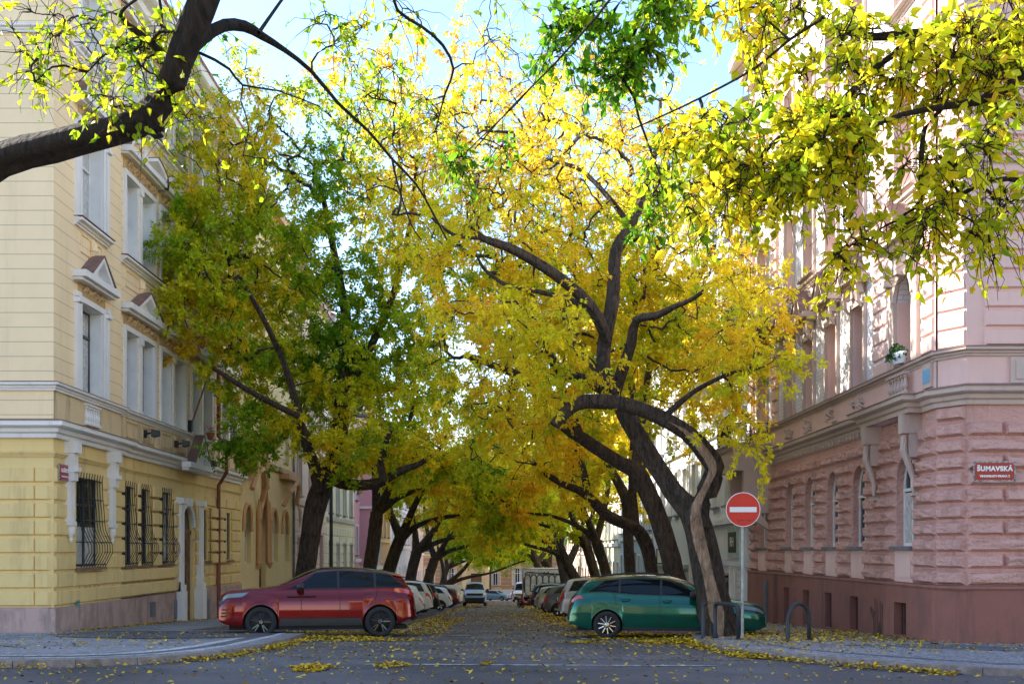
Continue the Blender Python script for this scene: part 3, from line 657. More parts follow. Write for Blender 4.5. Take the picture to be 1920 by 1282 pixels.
# graffiti on the plinth and wall
def scrawl(name, fr, u, z, sc, strokes, m, parent, w, width=.02):
    q = MB()
    for st in strokes: q.ribbon(fr, [(u + a * sc, z + b * sc) for a, b in st], w, width)
    return q.build(name, m, parent)
LET = {'F': [[(0, 0), (0, 1)], [(0, 1), (.5, .95)], [(0, .55), (.4, .5)]], 'Y': [[(0, 1), (.25, .5), (.5, 1)], [(.25, .5), (.2, 0)]], 'D': [[(0, 0), (0, 1), (.4, .8), (.5, .4), (.3, .05), (0, 0)]],
       'E': [[(.45, 1), (0, 1), (0, 0), (.5, 0)], [(0, .5), (.4, .5)]], 'R': [[(0, 0), (0, 1), (.4, .85), (.35, .55), (0, .5), (.5, 0)]], 'A': [[(0, 0), (.25, 1), (.5, 0)], [(.1, .4), (.4, .4)]]}
def word(s, adv=.62): return [[(a + i * adv, b) for a, b in st] for i, c in enumerate(s) for st in LET[c]]
scrawl('graffiti', fl, 27.95, -1.28, .42, word('FYDERA', .58), M['black_paint'], BL, .105, .022)
scrawl('graffiti', fl, 27.55, -1.5, .3, [[(0, 0), (.3, .5), (.1, .6), (.5, .2), (.7, .6), (.2, .3), (.6, 0)]], M['teal_paint'], BL, .185, .05)
scrawl('graffiti', fl, 39.6, -.95, .4, [[(0, 0), (.3, .9), (.5, .2), (.2, .4), (.8, .5), (1.2, .2)], [(.4, 1), (.6, .1)]], M['black_paint'], BL, .06, .02)

# ------------------------------------------------------------------ pink corner house, right
fr_ = frame(RX, 0, 0, 1, -1, 0)                   # u = world y, w = towards the street (-x)
fq = frame(0, YR, 1, 0, 0, -1)                    # front on the cross street, u = world x
BR = empty('pink_house', (RX, YR, gz(YR)), 'pink corner house with rock faced ground floor and white glazed brick upper walls', 'building')
RY0, RY1, ZR, ZRB = 21.6, 37.8, 17.2, 2.88
ax = [(22.75, 23.85), (25.85, 26.85), (27.95, 28.95), (30.05, 31.05), (32.15, 33.15), (35.4, 36.6)]
CX = RX + .35                                      # the corner is cut: side wall ends at y 21.6, front starts at x 9.3
go = [(a, b, .08, 2.08, 1) for a, b in ax]; fo = [(x, x + 1.2, .08, 2.08, 1) for x in (13.4, 17.6, 21.8)]
cel = [(a + .2, b - .2, gz(a) + .15, -1.15) for a, b in ax[:5]]
mb = MB(); wall(mb, fr_, RY0, RY1, -.78, ZRB, go, d=.24); wall(mb, fq, CX, 30, -.78, ZRB, fo, d=.42)
mb.add([(RX, RY0, -.78), (CX, YR, -.78), (CX, YR, ZRB), (RX, RY0, ZRB)], [(0, 1, 2, 3)])
CH = .327
cu = [(a - .18, b + .18, -.78, 2.35) for a, b in ax]
courses(mb, fr_, RY0 + .02, RY1, -.72, ZRB - .1, CH, .05, [(a - .0, b + .0, -.8, 2.08, 1) for a, b in ax], 0, .11, 1.0, 8, .055)
courses(mb, fq, CX + .02, 30, -.72, ZRB - .1, CH, .05, [(x, x + 1.2, -.8, 2.08, 1) for x in (13.4, 17.6, 21.8)], 0, .11, 1.35, 9, .055)
for k in range(11):
    z = -.72 + CH * k
    fc = lambda u, w, zz: (RX + .35 * u - .84 * w, RY0 - .55 * u - .54 * w, zz)
    mb.pillow(fc, .03, .97, 0, .12, z + .025, z + CH - .025, .05)
o = mb.build('ground_floor_wall', M['pink_rock'], BR)
def subdiv_rough(o, cuts, amp, sc):               # rock face: real relief on the blocks
    bm = bmesh.new(); bm.from_mesh(o.data)
    fs = [f for f in bm.faces if len(f.verts) == 4 and .12 < f.calc_area() < .45]
    es = list({e for f in fs for e in f.edges})
    bmesh.ops.subdivide_edges(bm, edges=es, cuts=cuts, use_grid_fill=True)
    bm.to_mesh(o.data); bm.free()
subdiv_rough(o, 5, 0, 0)
me = o.data; nv = len(me.vertices); co = np.empty(nv * 3); me.vertices.foreach_get('co', co); co = co.reshape(-1, 3)
rl = np.array(BR.location); wpos = co + rl; rg = np.random.RandomState(5)
K = rg.randn(10, 3) * np.array([7, 7, 11]); PH = rg.rand(10) * 6.28
def fbm(p, sc=1.0): return (np.sin(p @ K.T * sc + PH) + .5 * np.sin(p @ K.T * sc * 2.3 + PH * 2)).mean(1)
outside = np.minimum(wpos[:, 0] - RX, 9) 
side = (wpos[:, 0] < RX - .09) ; frontm = (wpos[:, 1] < YR - .09) & (wpos[:, 0] > CX); cm = (~side) & (~frontm) & (wpos[:, 0] < CX) & (wpos[:, 1] < RY0) & ((RX + CX - .9 - wpos[:, 0]) > -5)
n_ = fbm(wpos, 1.0) * .075
co[side, 0] -= n_[side] + .0; co[frontm, 1] -= n_[frontm]
me.vertices.foreach_set('co', co.ravel()); me.update()
mb = MB(); wall(mb, fr_, RY0 - .03, RY1, -4.4, -.76, cel, w=.13, d=.3); wall(mb, fq, CX - .03, 30, -4.4, -.76, [], w=.13)
mb.add([(RX - .13, RY0 - .03, -4.4), (CX - .03, YR - .13, -4.4), (CX - .03, YR - .13, -.76), (RX - .13, RY0 - .03, -.76)], [(0, 1, 2, 3)])
mb.sweep([(30, YR), (CX, YR), (RX, RY0), (RX, RY1)], [(-.05, -.80), (.14, -.80), (.16, -.76), (.14, -.72), (-.02, -.70)], 1)
mb.box(fr_, 33.85, 34.1, .1, .22, -4, -.76); mb.build('plinth', M['pink_plinth'], BR)
for a, b, z0, z1 in cel:
    mb = MB(); mb.add([fr_(a, -.16, z0), fr_(b, -.16, z0), fr_(b, -.16, z1), fr_(a, -.16, z1)], [(0, 1, 2, 3)]); mb.build('cellar_opening', M['dark'], BR); mb = MB()
    for k in range(4): u = a + (b - a) * (k + .5) / 4; mb.tube([fr_(u, -.02, z0), fr_(u, -.02, z1)], .01, 5)
    mb.tube([fr_(a, -.02, (z0 + z1) / 2), fr_(b, -.02, (z0 + z1) / 2)], .012, 5)
    mb.build('cellar_bars', M['iron'], BR)
# upper storeys
rf = [(3.98, 6.0), (7.85, 10.2), (11.9, 14.0)]
ro = [(a + .05, b - .05, z0, z1) + ((1,) if i == 0 and k == 0 else ()) for k, (z0, z1) in enumerate(rf) for i, (a, b) in enumerate(ax)]
mb = MB(); wall(mb, fr_, 22.3, RY1, 3.85, ZR, ro, d=.40); mb.build('brick_wall', M['glazed'], BR)
mb = MB(); rfo = [(x, x + 1.2, z0, z1) for x in (13.4, 17.6, 21.8) for z0, z1 in rf]
wall(mb, fr_, RY0, RY1, ZRB - .02, 3.86, [], w=.02); wall(mb, fq, CX, 30, ZRB - .02, ZR, rfo, d=.4)
wall(mb, fr_, RY0, 22.3, 3.85, ZR, [], w=.04)
mb.add([(RX, RY0, ZRB), (CX, YR, ZRB), (CX, YR, ZR), (RX, RY0, ZR)], [(0, 1, 2, 3)])
mb.add([fr_(22.3, 0, 3.86), fr_(22.3, .04, 3.86), fr_(22.3, .04, ZR), fr_(22.3, 0, ZR)], [(0, 1, 2, 3)])
body_box(mb, frame(RX + .02, 0, 0, 1, -1, 0), RY0 + .5, RY1, 14, -4, ZR)
def quoins(mb):
    courses(mb, fr_, RY0 + .03, 22.25, 4.0, 7.55, .375, .045, [], .04, .06, 1.5, 1, .03); courses(mb, fr_, RY0 + .03, 22.25, 7.9, ZR - .9, .375, .045, [], .04, .06, 1.5, 1, .03)
    courses(mb, fr_, 24.35, 25.3, 4.0, 11.5, .375, .06, [], .0, .05, 1.5, 1, .03)
    courses(mb, fr_, 34.0, 34.7, 4.0, ZR - .9, .375, .05, [], .0, .09, 1.5, 1, .03); courses(mb, fr_, 37.2, 37.78, 4.0, ZR - .9, .375, .05, [], .0, .09, 1.5, 1, .03)
    courses(mb, fq, CX + .35, 10.9, 4.0, ZR - .9, .375, .045, [], .0, .07, 1.7, 1, .03); courses(mb, fq, 10.95, 13.0, 4.0, ZR - .9, .375, .03, [], .0, .03, 2.2, 1, .02)
    k = 0; z = 4.0
    while z < ZR - .9:
        fc = lambda u, w, zz: (RX + .35 * u - .84 * w, RY0 - .55 * u - .54 * w, zz)
        mb.pillow(fc, .03, .97, 0, .04, z + .02, z + .355, .03); z += .375
quoins(mb); mb.build('wall', M['pink_wall'], BR)
pathr = [(30, YR), (CX, YR), (RX, RY0), (RX, 22.3), (RX - .28, 22.3), (RX - .28, 25.15), (RX, 25.15), (RX, RY1)]
pathp = [(30, YR), (CX, YR), (RX, RY0), (RX, RY1)]
for p_, a, b, c in ((pathr, 2.86, 3.24, .30), (pathp, 3.82, 4.0, .15), (pathp, 7.5, 7.7, .14), (pathp, 16.2, 17.25, .8)): mb = MB(); mb.sweep(p_, cornice_prof(a, b, c), 1); mb.build('cornice', M['pink_trim'], BR)
mb = MB(); mb.box(fr_, 25.3, RY1 - .02, 0, .04, 2.74, 2.853)
a = 0
for k in range(46):                                # dentils
    u = 25.3 + k * .28
    if u < RY1: mb.box(fr_, u, u + .12, .04, .1, 2.77, 2.85)
mb.build('dentil_band', M['pink_trim'], BR)
mb = MB(); mb.sweep(pathr, [(0, 3.25), (.33, 3.195), (.33, 3.21), (0, 3.285)], 1); mb.sweep(pathp, [(0, 4.01), (.165, 3.985), (.165, 4.0), (0, 4.04)], 1); mb.build('flashing', M['copper'], BR)
mb = MB(); mb.prism(lambda a, w, zz: fr_(w, a, zz), [(.7, ZR + .06), (.7, ZR + .2), (-1.6, ZR + 3.4), (-8, ZR + 4.2), (-14, ZR + .1)], RY0 - .3, RY1); mb.build('roof', M['roof_grey'], BR)
for a in (26, 31): mb = MB(); mb.box(fr_, a, a + 1.2, -1.2, .1, ZR + .25, ZR + 1.7); mb.build('dormer', M['pink_wall'], BR)
for q_, (a, b) in enumerate(ax):
    big = q_ == 0
    for k, (z0, z1) in enumerate(rf):
        s = MB(); t = .12; A, B = a + .05, b - .05
        if big and k == 0:
            s.box(fr_, A - t, A, 0, .09, z0, z1 - .45); s.box(fr_, B, B + t, 0, .09, z0, z1 - .45); c = (A + B) / 2; rr = (B - A) / 2 + .06
            s.tube([fr_(c - rr * math.cos(t_), .05, z1 - .5 + rr * math.sin(t_)) for t_ in np.linspace(0, math.pi, 13)], .075, 6)
            for s_ in (A - .34, B + .14): s.box(fr_, s_, s_ + .2, 0, .1, z0, z1 - .15); s.pillow(fr_, s_ - .05, s_ + .25, 0, .2, z1 - .15, z1 + .1, .05); s.lathe(lambda x, y, z: fr_(s_ + .1 + x, .12 + y, z1 + .1 + z), [(.1, 0), (.12, .1), (.06, .2), (.02, .28)], 8)
            s.pillow(fr_, c - .13, c + .13, .05, .24, z1 - .05, z1 + .35, .05)
        else:
            s.box(fr_, A - t, A - .002, 0, .08, z0, z1 + t); s.box(fr_, B + .002, B + t, 0, .08, z0, z1 + t); s.box(fr_, A - .002, B + .002, 0, .08, z1 + .002, z1 + t)
            if k == 0:
                for s_ in (A - .12, B - .06):
                    s.pillow(fr_, s_, s_ + .18, .08, .26, z1 + .22, z1 + .5, .04); s.tube([fr_(s_ + .09, .1, z1 - .1), fr_(s_ + .09, .2, z1 + .05), fr_(s_ + .09, .24, z1 + .25)], [.03, .06, .07], 6)
                s.pillow(fr_, (A + B) / 2 - .12, (A + B) / 2 + .12, .0, .2, z1 + .14, z1 + .48, .05)
        s.build('window_surround', M['pink_trim'], BR)
        if k == 0:
            s = MB(); cp = MB(); e = .3 if not big else .45; zz = z1 + .52 + (.15 if big else 0)
            pediment(s, fr_, A - e, B + e, zz, zz + .85, .0, .42, .11); s.build('pediment', M['pink_trim'], BR)
            pediment_cap(cp, fr_, A - e, B + e, zz, zz + .85, .0, .42, .11); cp.build('flashing', M['copper'], BR)
            orn = MB(); c = (A + B) / 2; rn = random.Random(q_)
            for i in range(16):
                u = c + rn.uniform(-.42, .42); z = 3.55 + rn.uniform(-.17, .17); orn.tube([fr_(u - .05, .03, z), fr_(u, .09, z + rn.uniform(-.05, .08)), fr_(u + .06, .03, z + rn.uniform(-.08, .06))], [.015, .035, .012], 5)
            if not big: orn.build('stucco_ornament', M['pink_trim'], BR)
            else:
                o_ = MB(); balusters(o_, fr_, A - .05, B + .05, 3.36, 3.76, .18, 6); o_.build('balustrade', M['pink_trim'], BR)
        else:
            s = MB(); s.sweep([(RX, A - .25), (RX, B + .25)], cornice_prof(z0 - .18, z0 - .02, .2), 1); s.build('sill', M['pink_trim'], BR)
            orn = MB(); rn = random.Random(q_ + 30)
            for i in range(14):
                u = (A + B) / 2 + rn.uniform(-.3, .3); z = z0 - .5 + rn.uniform(-.17, .17); orn.tube([fr_(u - .05, .0, z), fr_(u, .07, z + rn.uniform(-.05, .08)), fr_(u + .06, .0, z + rn.uniform(-.08, .06))], [.015, .035, .012], 5)
            orn.build('stucco_ornament', M['pink_trim'], BR)
        q = MB(); zt_ = z1 - (.5 if big and k == 0 else 0)
        q.box(fr_, A, A + .012, -.35, -.002, z0, zt_); q.box(fr_, B - .012, B, -.35, -.002, z0, zt_)
        q.build('reveal', M['pink_wall'], BR)
        window(BR, fr_, A, B, z0, z1, 0, .36, arch=(1 if big and k == 0 else 0), fm='frame_dark' if k == 0 else 'frame_white')
    window(BR, fr_, a, b, .08, 2.08, 0, .22, arch=1, fm='frame_white', trans=.62)
    s = MB(); s.box(fr_, a - .04, b + .04, -.1, .16, .0, .075); s.build('sill', M['roof_grey'], BR)
    s = MB(); s.box(fr_, a + .02, b - .02, 0, .05, -.7, -.01); s.box(fr_, a + .12, b - .12, .05, .07, -.6, -.12); s.build('dado_panel', M['pink_wall'], BR)
for x in (13.4, 17.6, 21.8):
    window(BR, fq, x, x + 1.2, .08, 2.08, 0, .38, arch=1)
    for z0, z1 in rf: window(BR, fq, x, x + 1.2, z0, z1, 0, .36)
for c in (22.55, 24.9):                            # consoles carrying the bay
    s = MB(); s.box(fr_, c - .12, c + .12, .0, .40, 2.45, 2.85); s.box(fr_, c - .09, c + .09, 0, .24, 1.95, 2.447)
    s.tube([fr_(c, .32, 2.4), fr_(c, .34, 2.1), fr_(c, .22, 1.8), fr_(c, .13, 1.5), fr_(c, .14, 1.25)], [.06, .075, .07, .055, .04], 8); s.box(fr_, c - .13, c + .13, 0, .2, 1.14, 1.2); s.build('bracket', M['pink_trim'], BR)
s = MB()                                            # framed panels of the band on the corner front
for u0, u1, z0, z1, t in ((10.0, 11.3, 3.28, 3.8, .05), (10.1, 11.2, 3.36, 3.72, .07)):
    s.box(fq, u0, u1, 0, t, z0, z1)
s.build('dado_panel', M['pink_trim'], BR)
s = MB(); fp = fr_; s.box(fp, 21.75, 22.15, .02, .09, 3.32, 3.8); s.build('dado_panel', M['pink_trim'], BR)
# bay with balcony at the far end
s = MB(); s.box(fr_, 35.0, 37.4, 0, 1.25, 2.6, 3.3)
for u in (35.0, 37.12): s.box(fr_, u, u + .28, 0, .9, 1.2, 2.597); s.prism(lambda a_, w_, z_: fr_(w_, a_, z_), [(0, .7), (.35, 1.2), (.9, 1.2), (.9, 1.198), (0, .6)], u, u + .28)
s.sweep([(RX, 34.95), (RX - 1.3, 34.95), (RX - 1.3, 37.45), (RX, 37.45)], cornice_prof(3.3, 3.5, .12), 1); s.build('balcony', M['pink_trim'], BR)
s = MB()
for u in np.arange(35.05, 37.4, .12): s.tube([fr_(u, 1.28, 3.5), fr_(u, 1.28 + .03, 3.8), fr_(u, 1.28, 4.15)], .012, 4)
for z in (3.6, 4.15): s.tube([fr_(35, 0, z), fr_(35, 1.28, z), fr_(37.4, 1.28, z), fr_(37.4, 0, z)], .018, 5)
for w_ in np.arange(.12, 1.2, .14): s.tube([fr_(35, w_, 3.5), fr_(35, w_, 4.15)], .012, 4)
s.build('railing', M['iron'], BR)
s = MB(); s.box(fr_, 34.3, 37.6, 0, 1.0, 7.2, 7.38); s.build('balcony', M['pink_trim'], BR)
s = MB()
for u in np.arange(34.3, 37.6, .13): s.tube([fr_(u, .97, 7.38), fr_(u, .97, 8.35)], .012, 4)
for z in (7.5, 8.35): s.tube([fr_(34.3, 0, z), fr_(34.3, .97, z), fr_(37.6, .97, z), fr_(37.6, 0, z)], .018, 5)
s.build('railing', M['iron'], BR)
s = MB(); s.box(fr_, 34.95, 35.2, .13, .2, -3, -1.0); s.build('service_hatch', M['roof_grey'], BR)
scrawl('graffiti', fr_, 24.35, -2.1, .95, [[(0, .9), (0.05, .1), (.2, .45), (.3, .08), (.4, 1.0)], [(.55, 1.05), (.5, .2)], [(.2, .35), (.45, .1)], [(.7, .55), (.55, .65), (.85, .8), (.6, .45), (.62, -.05)], [(.12, .95), (.18, .1)]], M['black_paint'], BR, .134, .035)
# ------------------------------------------------------------------ the other houses along the street
def house(label, side, y0, y1, ztop, wallm, trimm, floors, gf=None, bayw=2.5, ww=1.1, arch=0, name='terraced_house', roofm='roof_red', rh=3.0, extra=None, fr=None, base=None, offs=0.0, courses_=None, fmat='frame_white', surround=True):
    X = LX if side < 0 else RX
    if fr is None: fr = frame(X + offs, 0, 0, 1, -side, 0)
    g = gz((y0 + y1) / 2) if base is None else base
    B = empty(name, (X, y0, g) if fr is not None and base is None else (y0, 165, g), label, 'building')
    n = max(1, int((y1 - y0) / bayw)); cs = [y0 + (y1 - y0) * (i + .5) / n for i in range(n)]
    ops = []; ex = []
    for fi, (za, zb) in enumerate(floors):
        for i, c in enumerate(cs):
            if gf and fi == 0 and i in gf.get('door', ()): ops.append((c - .7, c + .7, -12, zb + .2, 1 if gf.get('darch') else 0)); continue
            ops.append((c - ww / 2, c + ww / 2, za, zb) + ((arch,) if arch and fi in (0, 1) else ()))
    zl = g - 3
    ops = [(a[0], a[1], max(a[2], zl + .1), a[3]) + tuple(a[4:]) for a in ops]
    mb = MB(); wall(mb, fr, y0, y1, zl, ztop, ops, d=.3); body_box(mb, fr, y0, y1, 13, zl, ztop)
    if courses_: courses(mb, fr, y0 + .03, y1 - .03, courses_[0], courses_[1], courses_[2], .05, ops, 0, .05, 1.2, 2, .03, .12)
    mb.build('wall', M[wallm], B)
    t = MB()
    t.box(fr, y0 + .002, y1 - .002, 0, .16, floors[1][0] - .55, floors[1][0] - .3) if len(floors) > 1 else None
    t.box(fr, y0 + .002, y1 - .002, 0, .55, ztop - .35, ztop); t.box(fr, y0 + .002, y1 - .002, 0, .3, ztop - .7, ztop - .352)
    t.box(fr, y0 + .002, y1 - .002, 0, .12, floors[-1][0] - .5, floors[-1][0] - .36)
    t.build('cornice', M[trimm], B)
    if surround:
        for o in ops:
            if o[2] <= zl + .2: continue
            t = MB(); s_ = MB()
            if not (len(o) > 4):
                t.box(fr, o[0] - .12, o[0] - .002, 0, .07, o[2], o[3] + .12); t.box(fr, o[1] + .002, o[1] + .12, 0, .07, o[2], o[3] + .12); t.box(fr, o[0] - .002, o[1] + .002, 0, .07, o[3] + .002, o[3] + .12)
                if o[2] > 2: t.box(fr, o[0] - .2, o[1] + .2, 0, .22, o[3] + .28, o[3] + .4)
            s_.box(fr, o[0] - .15, o[1] + .15, 0, .18, o[2] - .1, o[2] - .01)
            t.build('window_surround', M[trimm], B); s_.build('sill', M['roof_grey'], B)
    for o in ops:
        if o[2] <= zl + .2:
            q = MB(); q.box(fr, o[0] + .02, o[1] - .02, -.28, -.22, zl, o[3] - .02); q.build('door', M['wood'], B)
        else: window(B, fr, o[0], o[1], o[2], o[3], 0, .26, arch=(o[4] if len(o) > 4 else 0), fm=fmat)
    r = MB(); gable_roof(r, fr, y0, y1, 13, ztop + .01, rh); r.build('roof', M[roofm], B)
    if extra: extra(B, fr)
    return B
M['yellow2'] = plaster('soft yellow render', (.74, .58, .30), (.45, .32, .16), .4); M['ochre_trim'] = plaster('ochre stone trim', (.58, .34, .17), (.3, .17, .08), .5)
M['peach'] = plaster('peach render', (.70, .52, .42), (.4, .28, .2), .4); M['cream'] = plaster('cream render', (.72, .66, .48), (.38, .33, .2), .45); M['grey_trim'] = plaster('grey trim', (.46, .45, .42), (.22, .2, .18), .5)
M['rose'] = plaster('rose pink render', (.66, .34, .38), (.35, .2, .2), .35); M['bluewhite'] = plaster('cool white render', (.66, .68, .72), (.36, .36, .38), .5, .7); M['bluegrey'] = plaster('blue grey render', (.44, .52, .60), (.25, .28, .32), .4)
M['ochre'] = plaster('ochre brown render', (.50, .32, .15), (.22, .13, .07), .6); M['brownblock'] = plaster('brown block render', (.34, .19, .11), (.16, .09, .06), .5); M['ochre_light'] = plaster('light ochre trim', (.66, .47, .24), (.3, .2, .1), .4)
M['shop_blue'] = simple('pale teal shop panel', (.40, .50, .50), .5, var=.1)
def gothic(B, fr):
    t = MB(); d = MB()
    for c in (46.6, 49.6, 52.0, 54.7):            # hooded arches over the tall windows
        if c == 49.6: continue
        t.tube([fr(c - .72 * math.cos(a), .04, 1.0 + 1.0 * math.sin(a)) for a in np.linspace(-.2, math.pi + .2, 14)], .10, 6)
    c = 49.6
    t.tube([fr(c - .85, .08, -.6), fr(c - .85, .08, .9), fr(c - .6, .1, 1.9), fr(c, .14, 2.8), fr(c + .6, .1, 1.9), fr(c + .85, .08, .9), fr(c + .85, .08, -.6)], .12, 6)
    for u in (c - 1.15, c + 1.15): t.lathe(lambda x, y, z: fr(u + x, .12 + y, z), [(.02, -.9), (.16, -.6), (.10, -.55), (.09, 1.3), (.14, 1.4), (.03, 2.3)], 8)
    t.lathe(lambda x, y, z: fr(c + x, .16 + y, z), [(.10, 2.7), (.22, 2.9), (.16, 3.1), (.22, 3.4), (.12, 3.7), (.2, 4.2), (.02, 4.6)], 8)
    t.tube([fr(45.5, .5, 2.6), fr(46.2, .6, 3.4), fr(47.2, .62, 3.5), fr(48.0, .55, 2.9), fr(48.2, .3, 2.2)], .12, 8)
    t.box(fr, 45.6, 48.1, .0, .5, 3.55, 3.8); t.box(fr, 53.4, 56.5, 0, .5, 3.55, 3.8)
    t.tube([fr(53.5, .2, 2.2), fr(53.8, .5, 2.9), fr(54.8, .6, 3.4), fr(56, .5, 3.3), fr(56.4, .3, 2.4)], .12, 8)
    t.build('gothic_portal', M['ochre_trim'], B)
    q = MB()
    for u in (46.7, 52.2, 54.9): q.prism(fr, [(u - .22, -3.2), (u + .22, -3.2), (u + .22, -2.3), (u, -1.95), (u - .22, -2.3)], -.02, .012)
    q.build('cellar_opening', M['brownblock'], B)
    q = MB(); q.box(fr, 51.1, 51.6, .002, .1, -3.1, -2.35); q.build('meter_box', M['white_paint'], B)
    q = MB(); q.box(fr, 53.3, 53.7, .002, .06, -3.0, -1.85); q.build('notice_board', M['blue_plate'], B)
    q = MB(); q.tube([fr(56.65, .1, 13), fr(56.65, .1, gz(56))], .07, 8); q.build('downpipe', M['roof_grey'], B)
house('yellow gothic style house with pointed brown window arches beside the yellow corner house', -1, 45.42, 56.78, 16.2, 'yellow2', 'ochre_trim', [(-.6, 2.0), (4.4, 6.6), (8.2, 10.4), (12, 14)], {'door': (1,), 'darch': 1}, 2.8, 1.15, 1, extra=gothic, surround=False)
def peachx(B, fr):
    q = MB()
    for c in (58.5, 64.5):
        for k in range(9): a = k * .7; q.tube([fr(c + .3 * math.cos(a), .03, 1.9 + .45 * math.sin(a)), fr(c + .15 * math.cos(a), .1, 1.9 + .3 * math.sin(a)), fr(c, .05, 1.2)], [.04, .07, .02], 5)
    q.build('stucco_ornament', M['pink_trim'], B)
house('peach render house with stucco garlands behind the leaning left tree', -1, 56.8, 67.5, 15.4, 'peach', 'pink_trim', [(-1.7, .7), (3.0, 5.2), (6.8, 9.0), (10.6, 12.6)], {'door': (2,)}, 2.7, 1.1, extra=peachx, courses_=(-4.0, 2.2, .62))
house('pale cream house with grey window reveals beside the dark lamp post', -1, 67.52, 80, 14.8, 'cream', 'grey_trim', [(-2.2, .4), (2.4, 4.6), (6.2, 8.4), (10, 12)], {'door': (0,)}, 2.6, 1.15, courses_=(-4.5, 1.6, .6))
def rosex(B, fr):
    q = MB(); q.box(fr, 83.5, 89.5, .0, 1.0, -1.3, 9.5); q.build('bay', M['rose'], B)
    q = MB(); q.box(fr, 83.3, 89.7, 0, 1.1, -1.6, -1.303); q.box(fr, 83.3, 89.7, 0, 1.12, 3.2, 3.4)
    for u in (84.8, 86.5, 88.2): q.box(fr, u - .6, u - .5, 1.0, 1.06, -1.2, 3.1); q.box(fr, u + .5, u + .6, 1.0, 1.06, -1.2, 3.1)
    q.build('window_surround', M['white_trim'], B)
    for u in (84.8, 86.5, 88.2):
        for z in (-.9, 4.0):
            window(B, fr, u - .48, u + .48, z, z + 2.4, 1.06, .05)
house('rose pink house with a projecting bay beyond the cream house', -1, 80.02, 93, 14.2, 'rose', 'white_trim', [(-3.6, -1.9), (-.4, 1.8), (3.8, 6.0), (8, 10), (11.6, 13)], {'door': (2,)}, 2.6, 1.1, extra=rosex)
house('orange yellow gabled house between the pink house and the white one', -1, 93.02, 106, 7.0, 'ochre', 'ochre_light', [(-3.6, -1.2), (1.2, 3.4)], None, 3.2, 1.1)
house('white rendered low house on the left near the end of the street', -1, 106.02, 128, 9.0, 'bluewhite', 'white_trim', [(-4.2, -1.8), (.6, 2.8), (4.6, 6.6)], None, 3.2, 1.1)
house('pale peach house at the far end of the left side', -1, 128.02, 150, 10.0, 'peach', 'white_trim', [(-5.2, -2.8), (-.2, 2.0), (4, 6)], None, 3.4, 1.1)
# right side
def shop(B, fr):
    q = MB(); q.box(fr, 38.0, 50.5, 0, .12, -.62, -.42); q.box(fr, 38.0, 50.5, 0, .28, .98, 1.16); q.box(fr, 38.0, 50.5, 0, .1, -.4, .96); q.build('shop_fascia', M['bluewhite'], B)
    for k, u in enumerate((38.6, 41.0, 43.4, 45.8, 48.2)):
        q = MB(); 
        for a in (u, u + 1.7): q.box(fr, a - .1, a + .1, 0, .1, -3.4, -.63)
        o = q.build('pilaster', M['white_trim'], B)
        q = MB()
        if k % 2 == 0:
            for i in range(12): z = -3.3 + i * .21; q.pillow(fr, u + .12, u + 1.58, .0, .04, z, z + .2, .02)
            q.build('shutter', M['frame_white'], B)
        else:
            q.box(fr, u + .12, u + 1.58, .0, .03, -3.1, -.9); q.build('shop_window', M['glass'], B)
    q = MB(); q.box(fr, 50.6, 62.4, 0, .25, -.9, -.7); q.box(fr, 50.6, 62.4, 0, .1, -2.0 + .1, -.95 ); q.build('shop_fascia', M['shop_blue'], B)
    for u in (51.3, 54.0, 56.8, 59.6):
        q = MB(); q.box(fr, u, u + 1.9, 0, .05, -4.2, -1.98); q.build('shop_window', M['glass'], B)
        q = MB(); q.box(fr, u - .15, u, 0, .09, -4.6, -1.98); q.box(fr, u + 1.9, u + 2.05, 0, .09, -4.6, -1.98); q.box(fr, u + .9, u + 1.0, .05, .08, -4.2, -1.98); q.build('pilaster', M['white_trim'], B)
    q = MB()
    for u in (44.0, 47): q.box(fr, u, u + 2.6, 0, .7, 7.0, 7.15)
    q.build('balcony', M['white_trim'], B)
house('cool white house with shops and shutters beside the pink house', 1, 37.85, 62.5, 15.8, 'bluewhite', 'white_trim', [(1.75, 3.9), (5.2, 7.3), (8.8, 10.9), (12.2, 14)], None, 2.25, 1.05, extra=shop, roofm='roof_grey')
house('blue grey house with tall windows behind the right hand trees', 1, 62.52, 80, 14.6, 'bluegrey', 'white_trim', [(-2.6, -.4), (1.2, 3.4), (5, 7.2), (8.8, 10.8)], {'door': (3,)}, 2.4, 1.1, roofm='roof_grey')
house('pale cream house farther down the right side', 1, 80.02, 104, 13.5, 'cream', 'white_trim', [(-3.3, -1.0), (.8, 3.0), (4.8, 7.0), (8.6, 10.6)], {'door': (4,)}, 2.7, 1.1)
house('peach house near the end of the right side', 1, 104.02, 148, 12, 'peach', 'pink_trim', [(-4.4, -2.0), (0, 2.2), (4, 6.2), (8, 10)], None, 3.4, 1.15)
